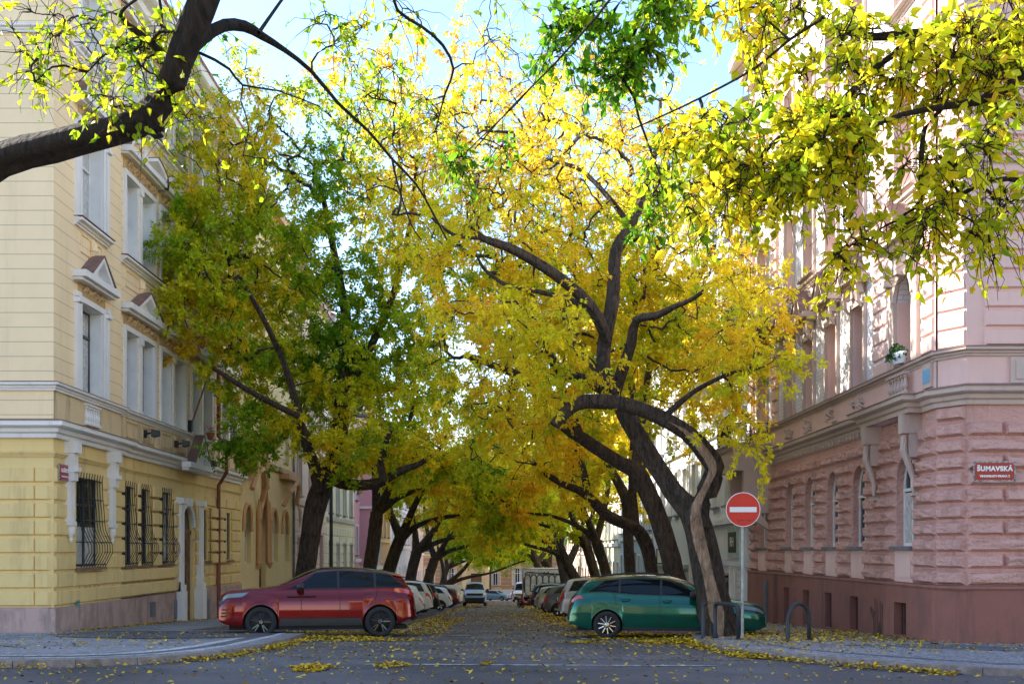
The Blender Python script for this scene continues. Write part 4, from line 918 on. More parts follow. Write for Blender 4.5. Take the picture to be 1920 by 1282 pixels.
# the house that closes the street
YF = 168.0
def farx(B, fr):
    X0 = -4.2
    q = MB()
    q.box(fr, X0 - 2.2, X0 - 1.35, 0, .7, -8.4, -2.6); q.box(fr, X0 + 1.35, X0 + 2.2, 0, .7, -8.4, -2.6); q.box(fr, X0 - 2.5, X0 + 2.5, 0, .95, -2.6, -1.9)
    q.prism(fr, [(X0 - 2.6 + 5.2 * i / 12, -1.88 + 1.15 * math.sin(math.pi * i / 12)) for i in range(13)], 0, .9); q.box(fr, X0 - 1.35, X0 + 1.35, 0, .5, -3.7, -2.603)
    q.box(fr, X0 - 1.35, X0 - .85, 0, .5, -8.4, -3.7); q.box(fr, X0 + .85, X0 + 1.35, 0, .5, -8.4, -3.7); q.build('portal', M['ochre_light'], B)
    q = MB(); q.box(fr, X0 - .85, X0 + .85, .002, .1, -8.4, -3.7); q.build('door', M['wood'], B)
    q = MB(); q.box(fr, -30, 40, 0, .12, -8.4, -6.3); q.build('plinth', M['grey_trim'], B)
frf = frame(0, YF, 1, 0, 0, -1)
FB = house('ochre and brown block faced house closing the far end of the street', 1, -34, 42, 13, 'ochre', 'ochre_light', [(-5.6, -2.9), (-.4, 2.1), (4.2, 6.6), (8.4, 10.8)], None, 3.4, 1.5, fr=frf, base=gz(YF), name='apartment_house', extra=farx)
FB_blocks = MB(); courses(FB_blocks, frf, -30, 40, -6.2, -1.2, .62, .12, [(-34 + 76 * (i + .5) / 22 - .95, -34 + 76 * (i + .5) / 22 + .95, -5.8, -2.6) for i in range(22)] + [(-7.2, -1.2, -9, -.5)], 0, .07, 1.1, 3, .04)
FB_blocks.build('block_facing', M['brownblock'], FB)
# houses across the junction behind the lens: they bound the crossing and show in the paintwork of the cars
for xa, xb, lab, m_ in ((-30, -3, 'sandy corner house behind the crossing on the left', 'ochre_light'), (9, 32, 'orange render corner house behind the crossing on the right', 'yellow2')):
    house(lab, 1, xa, xb, 15.5, m_, 'white_trim', [(-.2, 2), (4, 6.2), (8, 10.2), (12, 14)], None, 3.4, 1.3, fr=frame(0, -9, 1, 0, 0, 1), base=-1.8, name='corner_house')

house('cream neighbour of the yellow corner house along the cross street', 1, -62, -25.25, 21.5, 'cream', 'white_trim', [(-.45, 1.9), (4.1, 6.4), (8.6, 11), (13, 15.2)], None, 3.4, 1.3, fr=frame(0, YL + .05, 1, 0, 0, -1), base=gz(26), name='corner_house')  # added out of view, made tall to keep the sun off the crossing
house('rosy neighbour of the pink house along the cross street', 1, 30.05, 60, 16.5, 'rose', 'white_trim', [(-.45, 1.9), (4.1, 6.4), (8.6, 11), (13, 15.2)], None, 3.4, 1.3, fr=frame(0, YR + .05, 1, 0, 0, -1), base=gz(21), name='corner_house')
M['sign_border'] = simple('greyed enamel border', (.34, .32, .31), .5, var=.6, sc=30)
# ------------------------------------------------------------------ signs, posts, hoops
def enamel_sign(label, group, fr, right, normal, uc, zc, w_, h_, t1, t2, m, s1, s2, off=.0):
    B = empty('street_name_sign', fr(uc, off, zc - h_ / 2), label, 'street sign', group)
    q = MB(); q.box(fr, uc - w_ / 2, uc + w_ / 2, off, off + .02, zc - h_ / 2, zc + h_ / 2); q.build('border', M['sign_border'], B)
    c = .04; a, b = w_ / 2 - .03, h_ / 2 - .03
    q = MB(); q.prism(fr, [(uc - a + c, zc - b), (uc + a - c, zc - b), (uc + a, zc - b + c), (uc + a, zc + b - c), (uc + a - c, zc + b), (uc - a + c, zc + b), (uc - a, zc + b - c), (uc - a, zc - b + c)], off + .02, off + .027); q.build('plate', M[m], B)
    q = MB()
    for su in (-1, 1):
        for sz in (-1, 1): q.tube([fr(uc + su * (w_ / 2 - .03) , off + .02, zc + sz * (h_ / 2 - .03)), fr(uc + su * (w_ / 2 - .03), off + .03, zc + sz * (h_ / 2 - .03))], .012, 8)
    q.build('screw', M['iron'], B)
    text_mesh('lettering', t1, s1, M['white_paint'], B, facing(fr(uc, off + .03, zc + h_ * .12), right, normal), bold=.006, spacing=1.12)
    text_mesh('lettering', t2, s2, M['white_paint'], B, facing(fr(uc, off + .03, zc - h_ * .24), right, normal), bold=.003, spacing=1.05)
enamel_sign('maroon enamel street name plate reading ŠUMAVSKÁ on the pink house', None, fq, (1, 0, 0), (0, -1, 0), 9.64, 1.535, .83, .40, 'ŠUMAVSKÁ', 'VINOHRADY-PRAHA 2', 'sign_maroon', .128, .056, .115)
enamel_sign('dark red enamel street name plate on the yellow corner house', None, fl, (0, 1, 0), (1, 0, 0), 26.85, 1.93, .72, .42, 'LUŽICKÁ', 'VINOHRADY-PRAHA 2', 'sign_maroon', .125, .05, .17)
q = MB(); q.box(fr_, 21.78, 22.12, .092, .1, 3.42, 3.7); tag(q.build('number_plate', M['blue_plate']), 'small blue enamel house number plate in the band of the pink house', 'number plate')
def post_at(px, py): x, y = gat(px, py); return x, y, gz(y) + (KH if True else 0)
# no entry sign
sy = 23.0; sx = (1392 - VPX) * sy / F; SB = empty('no_entry_sign', (sx, sy, gz(sy) + KH), 'red no entry sign with white bar on a grey metal pole', 'traffic sign')
sz = (VPY - 955) * sy / F; rad = .372
q = MB(); q.tube([(sx, sy, gz(sy)), (sx, sy, sz + .33)], .034, 12); q.build('pole', M['pole'], SB)
fs = frame(sx, sy - .06, 1, 0, 0, -1)
def discmesh(r, w0, w1, n=40):
    q = MB(); q.prism(lambda u, w, z: fs(u, w, sz + z), [(r * math.cos(2 * math.pi * i / n), r * math.sin(2 * math.pi * i / n)) for i in range(n)], w0, w1); return q
dsk = discmesh(rad, -.01, .01).build('disc', M['white_paint'], SB)
discmesh(rad - .016, .01, .014).build('red_face', M['sign_red'], dsk)
q = MB(); q.box(fs, -.29, .29, .014, .018, sz - .055, sz + .055); q.build('white_bar', M['white_paint'], dsk)
q = MB(); rn = random.Random(2)
for k in range(2): u = -.14 + k * .2; q.ribbon(fs, [(u + i * .022, sz - .235 + rn.uniform(-.022, .022)) for i in range(8)], .0145, .012)
q.build('scribble', M['black_paint'], dsk)
q = MB()
for z in (sz - .15, sz + .15): q.box(fs, -.05, .05, -.09, -.012, z - .02, z + .02)
q.build('clamp', M['pole'], SB)
def hoop(label, x0, y0, x1, y1, h, r=.032, round_=True):
    B = empty('hoop_barrier', ((x0 + x1) / 2, (y0 + y1) / 2, gz(y0) + KH), label, 'bollard', 'dark steel hoops on the right pavement corner')
    g0, g1 = gz(y0) + KH - .05, gz(y1) + KH - .05; P = [(x0, y0, g0)]; L = math.dist((x0, y0), (x1, y1)); R_ = L / 2 if round_ else .1; top = g0 + h; n = 10
    for i in range(n + 1):
        a = math.pi * i / n
        if round_: t = .5 - .5 * math.cos(a); z = top - R_ + R_ * math.sin(a)
        else: t = (R_ * (1 - math.cos(a)) / L) if a <= math.pi / 2 else 1 - (R_ * (1 + math.cos(a)) / L); z = top - R_ + R_ * math.sin(a)
        P.append((x0 + (x1 - x0) * t, y0 + (y1 - y0) * t, z))
        if not round_ and i == n // 2: P.append((x0 + (x1 - x0) * (1 - R_ / L), y0 + (y1 - y0) * (1 - R_ / L), top))
    P.append((x1, y1, g1)); q = MB(); q.tube(P, r, 10); q.build('hoop', M['dark_pole'], B, smooth=True)
    q = MB()
    for x, y, g in ((x0, y0, g0), (x1, y1, g1)): q.lathe(lambda a, b, z: (x + a, y + b, g + z), [(.075, .03), (.075, .062), (r + .004, .075)], 12)
    q.build('base_ring', M['iron'], B)
a_ = gat(1341, 1205); b_ = gat(1384, 1208); hoop('dark square topped steel hoop at the foot of the bare wood tree', a_[0], a_[1], b_[0], b_[1], .80, .042, False)
a_ = gat(1318, 1207); b_ = gat(1329, 1200); hoop('narrow dark hoop seen edge on at the left of the bare wood tree', a_[0], a_[1], b_[0] + .02, b_[1] + .3, .78, .042, False)
a_ = gat(1477, 1211); b_ = gat(1517, 1209); hoop('round topped dark steel hoop standing alone before the pink house', a_[0], a_[1], b_[0], b_[1], .80, .045, True)
def lamp(label, px, y, top_px, r, m, arm=1.2, x=None):
    x = (px - VPX) * y / F; g = gz(y) + KH; top = (VPY - top_px) * y / F; B = empty('street_lamp', (x, y, g), label, 'street lamp')
    q = MB(); q.tube([(x, y, g - .1), (x, y, g + 1.1), (x, y, g + 1.12), (x, y, top)], [r * 1.35, r * 1.35, r, r * .7], 12); q.box(frame(x, y, 1, 0, 0, -1), -r * 1.7, r * 1.7, -r * 1.7, r * 1.7, g, g + .05); q.build('pole', M[m], B)
    q = MB(); q.tube([(x, y, top - .1), (x + arm * .4, y, top + .25), (x + arm, y, top + .3)], r * .5, 8); q.build('arm', M[m], B)
    q = MB(); q.lathe(lambda a, b, z: (x + arm + .25 + a * 2.0, y + b, top + .18 + z), [(.12, 0), (.15, .05), (.13, .13), (.05, .2)], 14); q.build('lamp_head', M['roof_grey'], B)
lamp('thick dark grey lamp post beside the leaning left tree', 621, 50, 790, .09, 'dark_pole')
lamp('slim pale lamp post near the far end on the left', 827, 118, 980, .09, 'pole'); lamp('slim pale lamp post closest to the far ochre house', 843, 130, 960, .10, 'pole')
def wall_lamp(fr, u, w, z, label, right=True):
    B = empty('floodlight', fr(u, w, z), label, 'lamp'); q = MB(); q.box(fr, u - .05, u + .05, w, w + .12, z - .12, z + .12); q.tube([fr(u, w + .1, z), fr(u, w + .35, z + .05)], .03, 6); q.build('bracket', M['iron'], B)
    q = MB(); q.pillow(fr, u - .16, u + .16, w + .3, w + .5, z - .1, z + .14, .04); q.build('housing', M['dark_pole'], B)
wall_lamp(fl, 33.2, 0, 3.6, 'black floodlight on the stained yellow band, nearest the corner'); wall_lamp(fl, 36.4, 0, 3.6, 'black floodlight on the stained band above the entrance gable')
wall_lamp(fl, 39.9, 0, 3.2, 'small black floodlight right of the entrance gable near the downpipe')
def pot(fr, u, w, z, label, flower=True):
    B = empty('flower_pot', fr(u, w, z), label, 'flower pot'); q = MB(); q.lathe(lambda a, b, c: fr(u + a, w + b, z + c), [(.10, 0), (.14, .2), (.16, .2), (.16, .25), (.13, .25)], 14); q.build('pot', M['terracotta'] if flower else M['bluewhite'], B)
    rn = random.Random(int(u * 10)); q = MB(); g = MB()
    for i in range(70):
        a, r, h = rn.uniform(0, 6.28), rn.uniform(0, .24), rn.uniform(.22, .5); c = Vector(fr(u + r * math.cos(a), w + r * math.sin(a), z + h)); s = .035
        v = [c + Vector((rn.uniform(-s, s), rn.uniform(-s, s), rn.uniform(-s, s))) for _ in range(4)]; (q if (not flower or h < .38) else g).add(v, [(0, 1, 2, 3)])
    q.build('leaves', M['plant'], B); g.build('petals', M['geranium'], B)
pot(fl, 40.2, .18, 4.15, 'pink geraniums in a terracotta pot on the sill left of the downpipe'); pot(fl, 43.9, .18, 4.15, 'pink geraniums in a terracotta pot on the sill right of the downpipe')
# planter of succulents on the arched window of the pink house
B = empty('planter', fr_(23.3, .12, 4.02), 'pale bowl planter with trailing green leaves on the arched window sill', 'planter')
q = MB(); q.lathe(lambda a, b, c: fr_(23.2 + a * 1.5, .18 + b * .6, 4.03 + c), [(.14, 0), (.19, .12), (.21, .24), (.17, .24)], 14); q.build('bowl', M['bluewhite'], B, smooth=True)
rn = random.Random(8); q = MB()
for i in range(260):
    a, r = rn.uniform(0, 6.28), rn.uniform(0, .5); c = Vector(fr_(23.35 + r * math.cos(a), .2 + .4 * r * math.sin(a), 4.38 - r * .38 + rn.uniform(-.08, .12))); s = .06
    q.add([c + Vector((rn.uniform(-s, s), rn.uniform(-s, s), rn.uniform(-s, s))) for _ in range(4)], [(0, 1, 2, 3)])
q.build('leaves', M['plant'], B)
# flagpole holder on the yellow wall
B = empty('flag_pole', fl(38.0, 0, 4.5), 'bare brown flag pole slanting from the yellow wall', 'flag pole'); q = MB(); q.tube([fl(38.0, .08, 4.4), fl(38.15, .9, 6.9)], .03, 8); q.tube([fl(38.12, .75, 6.5), fl(38.15, 1.2, 6.55)], .02, 6); q.build('pole', M['pipe'], B); q = MB(); q.box(fl, 37.9, 38.1, 0, .14, 4.2, 4.6); q.build('bracket', M['iron'], B)
# shop signs on the white house
B = empty('shop_sign', fr_(40.2, .12, .28), 'dark square shop sign lettered RH on the white house', 'shop sign'); q = MB(); q.box(fr_, 39.35, 41.05, .1, .16, -.3, .85); q.build('panel', M['shop_blue'], B)
q = MB(); q.box(fr_, 39.55, 40.85, .16, .18, -.1, .66); o_ = q.build('board', M['black_paint'], B); text_mesh('lettering', 'RH', .52, M['white_paint'], o_, facing(fr_(40.2, .185, .28), (0, -1, 0), (-1, 0, 0)), bold=.002)
B = empty('round_sign', fr_(50.5, .1, -1.2), 'round white projecting sign with a black dot behind the bare wood tree', 'shop sign')
rfm = lambda u, w, z: (8.0 + u, 50.4 - w, -1.55 + z) 
def dd(r, w0, w1, cx=0): q = MB(); q.prism(rfm, [(cx + r * math.cos(2 * math.pi * i / 28), r * math.sin(2 * math.pi * i / 28)) for i in range(28)], w0, w1); return q
o_ = dd(.42, 0, .06).build('disc', M['white_paint'], B); dd(.11, .06, .066, -.2).build('dot', M['black_paint'], o_); text_mesh('lettering', 'BO', .2, M['bluegrey'], o_, facing(rfm(.16, .07, 0), (1, 0, 0), (0, -1, 0)))
q = MB(); q.tube([(8.0, 50.4, -1.12), (8.0, 50.4, -1.0), (8.8, 50.4, -1.0)], .02, 6); q.build('bracket', M['iron'], B)
B = empty('blank_sign', fr_(53.2, .2, -.2), 'small square white sign with a dark frame on the house behind the trees', 'shop sign'); q = MB(); q.box(lambda u, w, z: (8.0 + u, 53.2 - w, z), -.35, .35, 0, .04, -.7, .05); q.build('frame', M['black_paint'], B); q = MB(); q.box(lambda u, w, z: (8.0 + u, 53.2 - w, z), -.3, .3, .04, .05, -.65, 0); q.build('panel', M['white_paint'], B)
q = MB(); q.tube([(8.3, 53.18, -.3), (8.85, 53.18, -.3)], .02, 6); q.build('bracket', M['iron'], B)
# ------------------------------------------------------------------ cars
def interp(tbl, x):
    xs = [p[0] for p in tbl]; ysv = [p[1] for p in tbl]
    # monotone-ish smooth interpolation
    x = np.asarray(x, dtype=float); i = np.clip(np.searchsorted(xs, x) - 1, 0, len(xs) - 2)
    xs_, y_ = np.array(xs), np.array(ysv); h = xs_[i + 1] - xs_[i]; t = np.clip((x - xs_[i]) / h, 0, 1)
    d = np.diff(y_) / np.diff(xs_); m = np.zeros(len(xs)); m[1:-1] = np.where(d[:-1] * d[1:] > 0, 2 * d[:-1] * d[1:] / (d[:-1] + d[1:] + 1e-9), 0); m[0] = d[0]; m[-1] = d[-1]
    return (1 + 2 * t) * (1 - t) ** 2 * y_[i] + t * (1 - t) ** 2 * h * m[i] + t * t * (3 - 2 * t) * y_[i + 1] + t * t * (t - 1) * h * m[i + 1]
def make_car(cfg, label, group, loc, ang, slope=0.0):
    """car built nose at x=0 .. tail at x=L, then placed; every shape comes from side profile tables"""
    L, Wd = cfg['L'], cfg['W'] / 2; wr, wx = cfg['wr'], cfg['wheels']
    root = empty(cfg.get('name', 'parked_car'), (0, 0, 0), label, cfg.get('cat', 'car'), group)
    zs_f = cfg.get('zs', 1.0); top, belt, bot = [[(a_, b_ * (1 + (zs_f - 1) * min(1, max(0, (b_ - .4) / .6)) * kf)) for a_, b_ in cfg[k_]] for k_, kf in (('top', 1.35), ('belt', .9), ('bot', 0))]
    ar = wr * 1.13
    xs = sorted(set([round(v, 4) for v in list(np.linspace(0, L, 61)) + [.02, .05, L - .02, L - .05] + [w + ar * math.cos(a) for w in wx for a in np.linspace(0, math.pi, 15)] + [w + s * (ar + .002) for w in wx for s in (-1, 1)]]))
    xs = np.array([x for x in xs if 0 <= x <= L])
    zt = interp(top, xs); zs = np.minimum(interp(belt, xs), zt - .035); zb = interp(bot, xs).copy()
    for w in wx:
        dx = np.abs(xs - w); inside = dx < ar; zb[inside] = np.maximum(zb[inside], wr + np.sqrt(np.maximum(0, ar ** 2 - dx[inside] ** 2)))
    zb = np.minimum(zb, zs - .05)
    rf, rr = cfg.get('round', (.55, .35))         # plan rounding at nose and tail
    def plan(x):
        p = np.ones_like(x)
        f = x < rf; p[f] = 1 - cfg.get('nosein', .30) * (1 - x[f] / rf) ** 2.4
        b = x > L - rr; p[b] = np.minimum(p[b], 1 - cfg.get('tailin', .16) * ((x[b] - (L - rr)) / rr) ** 2.2)
        return p
    pl = plan(xs); tumble = cfg.get('tumble', .20)
    bodyh = cfg.get('bulge', .62)
    def yside(x, pl, z, zs):                      # half width of the lower body at height z
        t = np.clip((z - .18) / (zs - .18 + 1e-6), 0, 1.0)
        y = Wd * (.955 + .045 * np.sin(np.clip(t * 1.15, 0, 1) * math.pi) ** .8 - .055 * np.maximum(0, t - .72) ** 1.0 / .28)
        return y * pl
    KS = [0, .05, .12, .25, .4, .55, .66, .72, .78, .88, .95, 1.0]; KG = [.12, .3, .5, .7, .88, 1.0]; KT = [.12, .3, .55, .8, 1.0]
    def section(x, pl, zt, zs, zb, k):            # k: 0..1 body side, 1..2 greenhouse side, 2..3 roof / bonnet
        gh = np.clip((zt - zs - .06) / .30, 0, 1)
        ysh = yside(x, pl, zs, zs)
        rz = zt - (.035 + .05 * gh); ry = ysh - (.06 + tumble * gh * np.clip((zt - zs) / .5, 0, 1.15)) * pl
        rz = np.maximum(rz, zs + .004)
        if k <= 1: z = zb + (zs - zb) * k; crease = np.exp(-((k - .70) / .05) ** 2) * .006 - np.exp(-((k - .3) / .12) ** 2) * .012; return yside(x, pl, z, zs) + crease, z
        if k <= 2: t = k - 1; return ysh - .018 * min(1, t * 6) + (ry - ysh + .018) * t + .02 * gh * math.sin(math.pi * t), zs + (rz - zs) * t
        t = k - 2; c = math.cos(t * math.pi / 2); return ry * (1 - t), rz + (zt - rz) * (1 - (1 - t) ** 2.6)
    ks = KS + [1 + g for g in KG] + [2 + t for t in KT]
    V = []; 
    for k in ks:
        y, z = section(xs, pl, zt, zs, zb, k); V.append(np.stack([xs, y, z], 1))
    V = np.array(V); nk, nx = V.shape[:2]
    allv = np.concatenate([V.reshape(-1, 3), (V * np.array([1, -1, 1])).reshape(-1, 3)]); q = []
    for s in (0, 1):
        o = s * nk * nx
        for a in range(nk - 1):
            for b in range(nx - 1):
                f = (o + a * nx + b, o + a * nx + b + 1, o + (a + 1) * nx + b + 1, o + (a + 1) * nx + b); q.append(f if s == 0 else f[::-1])
    for e in (0, nx - 1):                          # nose and tail caps
        for a in range(nk - 1):
            f = (a * nx + e, (a + 1) * nx + e, nk * nx + (a + 1) * nx + e, nk * nx + a * nx + e); q.append(f if e else f[::-1])
    ob = np_mesh('body', allv, np.array(q), cfg['paint'], root, smooth=True)
    md = ob.modifiers.new('w', 'WELD'); md.merge_threshold = .0005
    body = ob
    def skin(name, x0f, x1f, k0, k1, m, parent, off=.006, nxs=26, nks=8, both=True, sides=(1, -1)):
        """patch lying just proud of the body between two x curves (functions of k)"""
        for sd_ in sides:
            vv = []; 
            for i in range(nks + 1):
                k = k0 + (k1 - k0) * i / nks; xa, xb = x0f(i / nks), x1f(i / nks); X = np.linspace(xa, xb, nxs + 1)
                p = plan(X); a = interp(top, X); b = np.minimum(interp(belt, X), a - .035); c = interp(bot, X).copy()
                for w in wx:
                    dx = np.abs(X - w); ins = dx < ar; c[ins] = np.maximum(c[ins], wr + np.sqrt(np.maximum(0, ar ** 2 - dx[ins] ** 2)))
                c = np.minimum(c, b - .05)
                y, z = section(X, p, a, b, c, k); vv.append(np.stack([X, y, z], 1))
            vv = np.array(vv); n = nxs + 1
            du = np.gradient(vv, axis=1); dv = np.gradient(vv, axis=0); nr = np.cross(du, dv); nr /= (np.linalg.norm(nr, axis=2, keepdims=True) + 1e-9)
            if nr[..., 1].mean() < 0 or (k0 >= 2 and nr[..., 2].mean() < 0): nr = -nr
            if k0 >= 2 and nr[..., 2].mean() < 0: nr = -nr
            vv = vv + nr * off; vv[..., 1] = np.maximum(vv[..., 1], 0) if k1 >= 2.99 else vv[..., 1]
            vv = vv * np.array([1, sd_, 1]); qq = [(a * n + b, a * n + b + 1, (a + 1) * n + b + 1, (a + 1) * n + b) for a in range(nks) for b in range(nxs)]
            yield vv.reshape(-1, 3), qq
    def patch(name, x0f, x1f, k0, k1, m, parent=None, join=False, **kw):
        res = list(skin(name, x0f, x1f, k0, k1, m, parent, **kw)); parent = parent or root
        if join:
            v = np.concatenate([r[0] for r in res]); b = 0; qq = []
            for r in res: qq += [tuple(i + b for i in f) for f in r[1]]; b += len(r[0])
            return np_mesh(name, v, np.array(qq), m, parent, smooth=True)
        for r in res: o = np_mesh(name, r[0], np.array(r[1]), m, parent, smooth=True)
        return o
    lin = lambda a, b: (lambda t: a + (b - a) * t)
    g = cfg['glass']                               # (bottom front x, top front x, top rear x, bottom rear x)
    bp = cfg.get('pillars', [])
    # side windows, split at the pillars
    cuts = [None] + list(bp) + [None]
    for i in range(len(cuts) - 1):
        f0 = lin(g[0], g[1]) if cuts[i] is None else lin(cuts[i] + .03, cuts[i] + .03); f1 = lin(g[3], g[2]) if cuts[i + 1] is None else lin(cuts[i + 1] - .03, cuts[i + 1] - .03)
        patch('side_window', f0, f1, 1.07, 1.92, M['car_glass'])
    if cfg.get('frame'):
        patch('window_frame', lin(g[0] - .03, g[1] - .03), lin(g[3] + .04, g[2] + .03), 1.04, 1.93, cfg['frame'], off=.003)
    else: patch('window_frame', lin(g[0] - .04, g[1] - .03), lin(g[3] + .04, g[2] + .03), 1.03, 1.96, M['trim'], off=.003)
    ws = cfg['screen']
    patch('windscreen', lin(ws[0] + .03, ws[0]), lin(ws[1], ws[1] + .02), 2.03, 3.0, M['car_glass'], join=True, nxs=16)
    if cfg.get('rear'):
        rs = cfg['rear']; patch('rear_window', lin(rs[0], rs[0]), lin(rs[1] - .02, rs[1]), 2.05, 3.0, M['car_glass'], join=True, nxs=12)
    if cfg.get('roof_paint'): patch('roof_panel', lin(ws[1] + .05, ws[1] + .03), lin(cfg['roof_end'], cfg['roof_end']), 1.93, 3.0, cfg['roof_paint'], join=True, off=.004)
    # door shut lines, sill trim, handles
    for x, kk in cfg.get('doors', []): patch('door_gap', lin(x, x + (kk or 0)), lin(x + .014, x + .014 + (kk or 0)), .10, 1.06, M['dark'], off=.002, nxs=1, nks=14)
    x0, x1 = wx[0] + ar + .04, wx[1] - ar - .04
    if cfg.get('sill', True): patch('sill_trim', lin(x0 - .03, x0), lin(x1 + .03, x1), 0, cfg.get('sillk', .14), M['trim'], off=.006)
    for hx, hk in cfg.get('handles', []):
        for s in (1, -1):
            h = MB(); zz = float(interp(belt, [hx])[0]) - hk; yy = Wd * .985 + .0
            h.tube([(hx, s * (yy - .02), zz), (hx + .03, s * (yy + .03), zz), (hx + .17, s * (yy + .03), zz), (hx + .2, s * (yy - .02), zz)], .014, 6); h.build('door_handle', cfg['paint'], root, smooth=True)
    # wheel arches in dark plastic, wheel houses
    for w in wx:
        a = MB()
        for s in (1, -1):
            n = 18; P = [(w + ar * math.cos(t), wr + ar * math.sin(t)) for t in np.linspace(0, math.pi, n + 1)]
            for (p, r_) in zip(P, P[1:]): a.add([(p[0], s * Wd * .95, max(.2, p[1])), (r_[0], s * Wd * .95, max(.2, r_[1])), (r_[0], s * (Wd - .30), max(.2, r_[1])), (p[0], s * (Wd - .30), max(.2, p[1]))], [(0, 1, 2, 3)])
            a.box(WORLD, w - ar, w + ar, min(s * (Wd - .30), s * (Wd - .32)), max(s * (Wd - .30), s * (Wd - .32)), .2, wr + ar)
        a.build('wheel_arch', M['dark'], root)
    u = MB(); u.box(WORLD, .25, L - .25, -Wd * .8, Wd * .8, .19, .30); u.box(WORLD, wx[0] + ar, wx[1] - ar, -Wd * .93, Wd * .93, .2, .32); u.build('underbody', M['dark'], root)
    if cfg.get('arch_trim'):
        for w in wx:
            a = MB()
            for s in (1, -1): a.tube([(w + (ar + .01) * math.cos(t), s * (Wd * .985), wr + (ar + .01) * math.sin(t)) for t in np.linspace(-.15, math.pi + .15, 20)], .028, 6)
            a.build('arch_trim', M['trim'], root, smooth=True)
    # wheels
    rimm = cfg.get('rim', M['rim']); ns = cfg.get('spokes', 5)
    for w in wx:
        for s in (1, -1):
            fw = lambda a, b, z, w=w, s=s: (w + a, s * (Wd - .005 - z), wr + b)
            t = MB(); t.lathe(fw, [(wr * .66, .01), (wr * .72, -.008), (wr * .9, -.008), (wr * .985, .02), (wr, .05), (wr, .18), (wr * .97, .21), (wr * .7, .22)], 32); wh = t.build('wheel', M['rubber'], root, smooth=True)
            r = MB(); rr_ = wr * .70
            r.lathe(fw, [(rr_ * .93, .02), (rr_, -.002), (rr_ * 1.0, .012), (rr_ * .95, .03), (rr_ * .93, .12), (.05, .13)], 32)
            if cfg.get('cover'): r.lathe(fw, [(rr_ * .93, .02), (rr_ * .6, .0), (.07, .002), (.05, -.01), (.01, -.012)], 24)
            for k in range(ns):
                a0 = 2 * math.pi * k / ns + .2
                for da in ((-.16, .16) if ns <= 7 else (0,)):
                    ca, sa = math.cos(a0 + da), math.sin(a0 + da); cb, sb = math.cos(a0 + da * .3), math.sin(a0 + da * .3); wd = .016 if ns <= 7 else .013
                    A = Vector((cb * .045, sb * .045)); Bp = Vector((ca * rr_ * .95, sa * rr_ * .95)); nrm = Vector((-(Bp - A).y, (Bp - A).x)).normalized() * wd
                    vs = [fw(*(A + nrm), .012), fw(*(A - nrm), .012), fw(*(Bp - nrm * .8), .0), fw(*(Bp + nrm * .8), .0), fw(*(A + nrm * 1.3), .05), fw(*(A - nrm * 1.3), .05), fw(*(Bp - nrm), .04), fw(*(Bp + nrm), .04)]
                    r.add(vs, [(0, 1, 2, 3), (0, 3, 7, 4), (1, 5, 6, 2)])
            r.lathe(fw, [(.062, .03), (.058, .0), (.03, -.008), (.005, -.008)], 16); ro_ = r.build('rim', rimm, None); ro_.parent = wh
            d = MB(); d.lathe(fw, [(rr_ * .92, .075), (.02, .075)], 20); do = d.build('brake_disc', M['dark'], None); do.parent = wh
            if cfg.get('bolts'):
                bt = MB()
                for k in range(5): a_ = k * 1.2566; bt.lathe(lambda a, b, z: fw(.038 * math.cos(a_) + a, .038 * math.sin(a_) + b, z - .006), [(.007, .02), (.007, -.008), (.001, -.01)], 6)
                b_ = bt.build('wheel_bolts', M['chrome'], None); b_.parent = wh
    # mirrors
    mx, mz = cfg['mirror']
    for s in (1, -1):
        m_ = MB(); c = Vector((mx, s * (Wd + .07), mz)); ring = []
        for i, (dx, sc) in enumerate([(-.11, .35), (-.09, .75), (-.03, 1), (.05, 1.02), (.07, .92)]):
            ring.append([(c.x + dx, c.y + s * .0 + .12 * sc * math.cos(t), c.z + .085 * sc * math.sin(t)) for t in np.linspace(0, 2 * math.pi, 13)[:-1]])
        vs = [p for r in ring for p in r]; m_.add(vs, [(a * 12 + b, a * 12 + (b + 1) % 12, (a + 1) * 12 + (b + 1) % 12, (a + 1) * 12 + b) for a in range(4) for b in range(12)] + [tuple(range(12)), tuple(range(48, 60))])
        m_.tube([(mx - .02, s * (Wd - .10), mz - .09), (mx - .02, s * (Wd + .02), mz - .03)], .03, 6)
        m_.build('wing_mirror', cfg.get('mirror_m', M['trim']), root, smooth=True)
    # lights, grille, plates
    hl = cfg.get('head')
    if hl: patch('headlight', lin(hl[0], hl[0] + .02), lin(hl[1], hl[1] + hl[4]), hl[2], hl[3], M['lamp'], off=.010, nxs=12, nks=5); patch('headlight_surround', lin(hl[0] - .02, hl[0]), lin(hl[1] + .03, hl[1] + hl[4] + .03), hl[2] - .03, min(2.0, hl[3] + .03), M['trim'], off=.005, nxs=12, nks=5)
    tl = cfg.get('tail')
    if tl: patch('tail_light', lin(tl[0], tl[0] + tl[4]), lin(L - .012, L - .012 + 0 * tl[4]), tl[2], tl[3], M['tail'], off=.010, nxs=10, nks=6)
    fz = cfg['front']                              # z of grille bottom/top, bumper intake, plate height
    n0 = 1 - cfg.get('nosein', .30)
    q = MB(); q.pillow(frame(.03, 0, 0, 1, -1, 0), -Wd * n0 * .86, Wd * n0 * .86, -.05, .036, fz[0], fz[1], .03)
    for k in range(4): z = fz[0] + (fz[1] - fz[0]) * (k + .7) / 5; q.box(frame(.03, 0, 0, 1, -1, 0), -Wd * n0 * .75, Wd * n0 * .75, .036, .042, z - .006, z + .006)
    q.build('grille', M['trim'], root)
    q = MB(); q.pillow(frame(.03, 0, 0, 1, -1, 0), -Wd * n0 * .95, Wd * n0 * .95, -.05, .045, fz[2], fz[3], .03); q.build('bumper_intake', M['trim'], root)
    pz = fz[4]
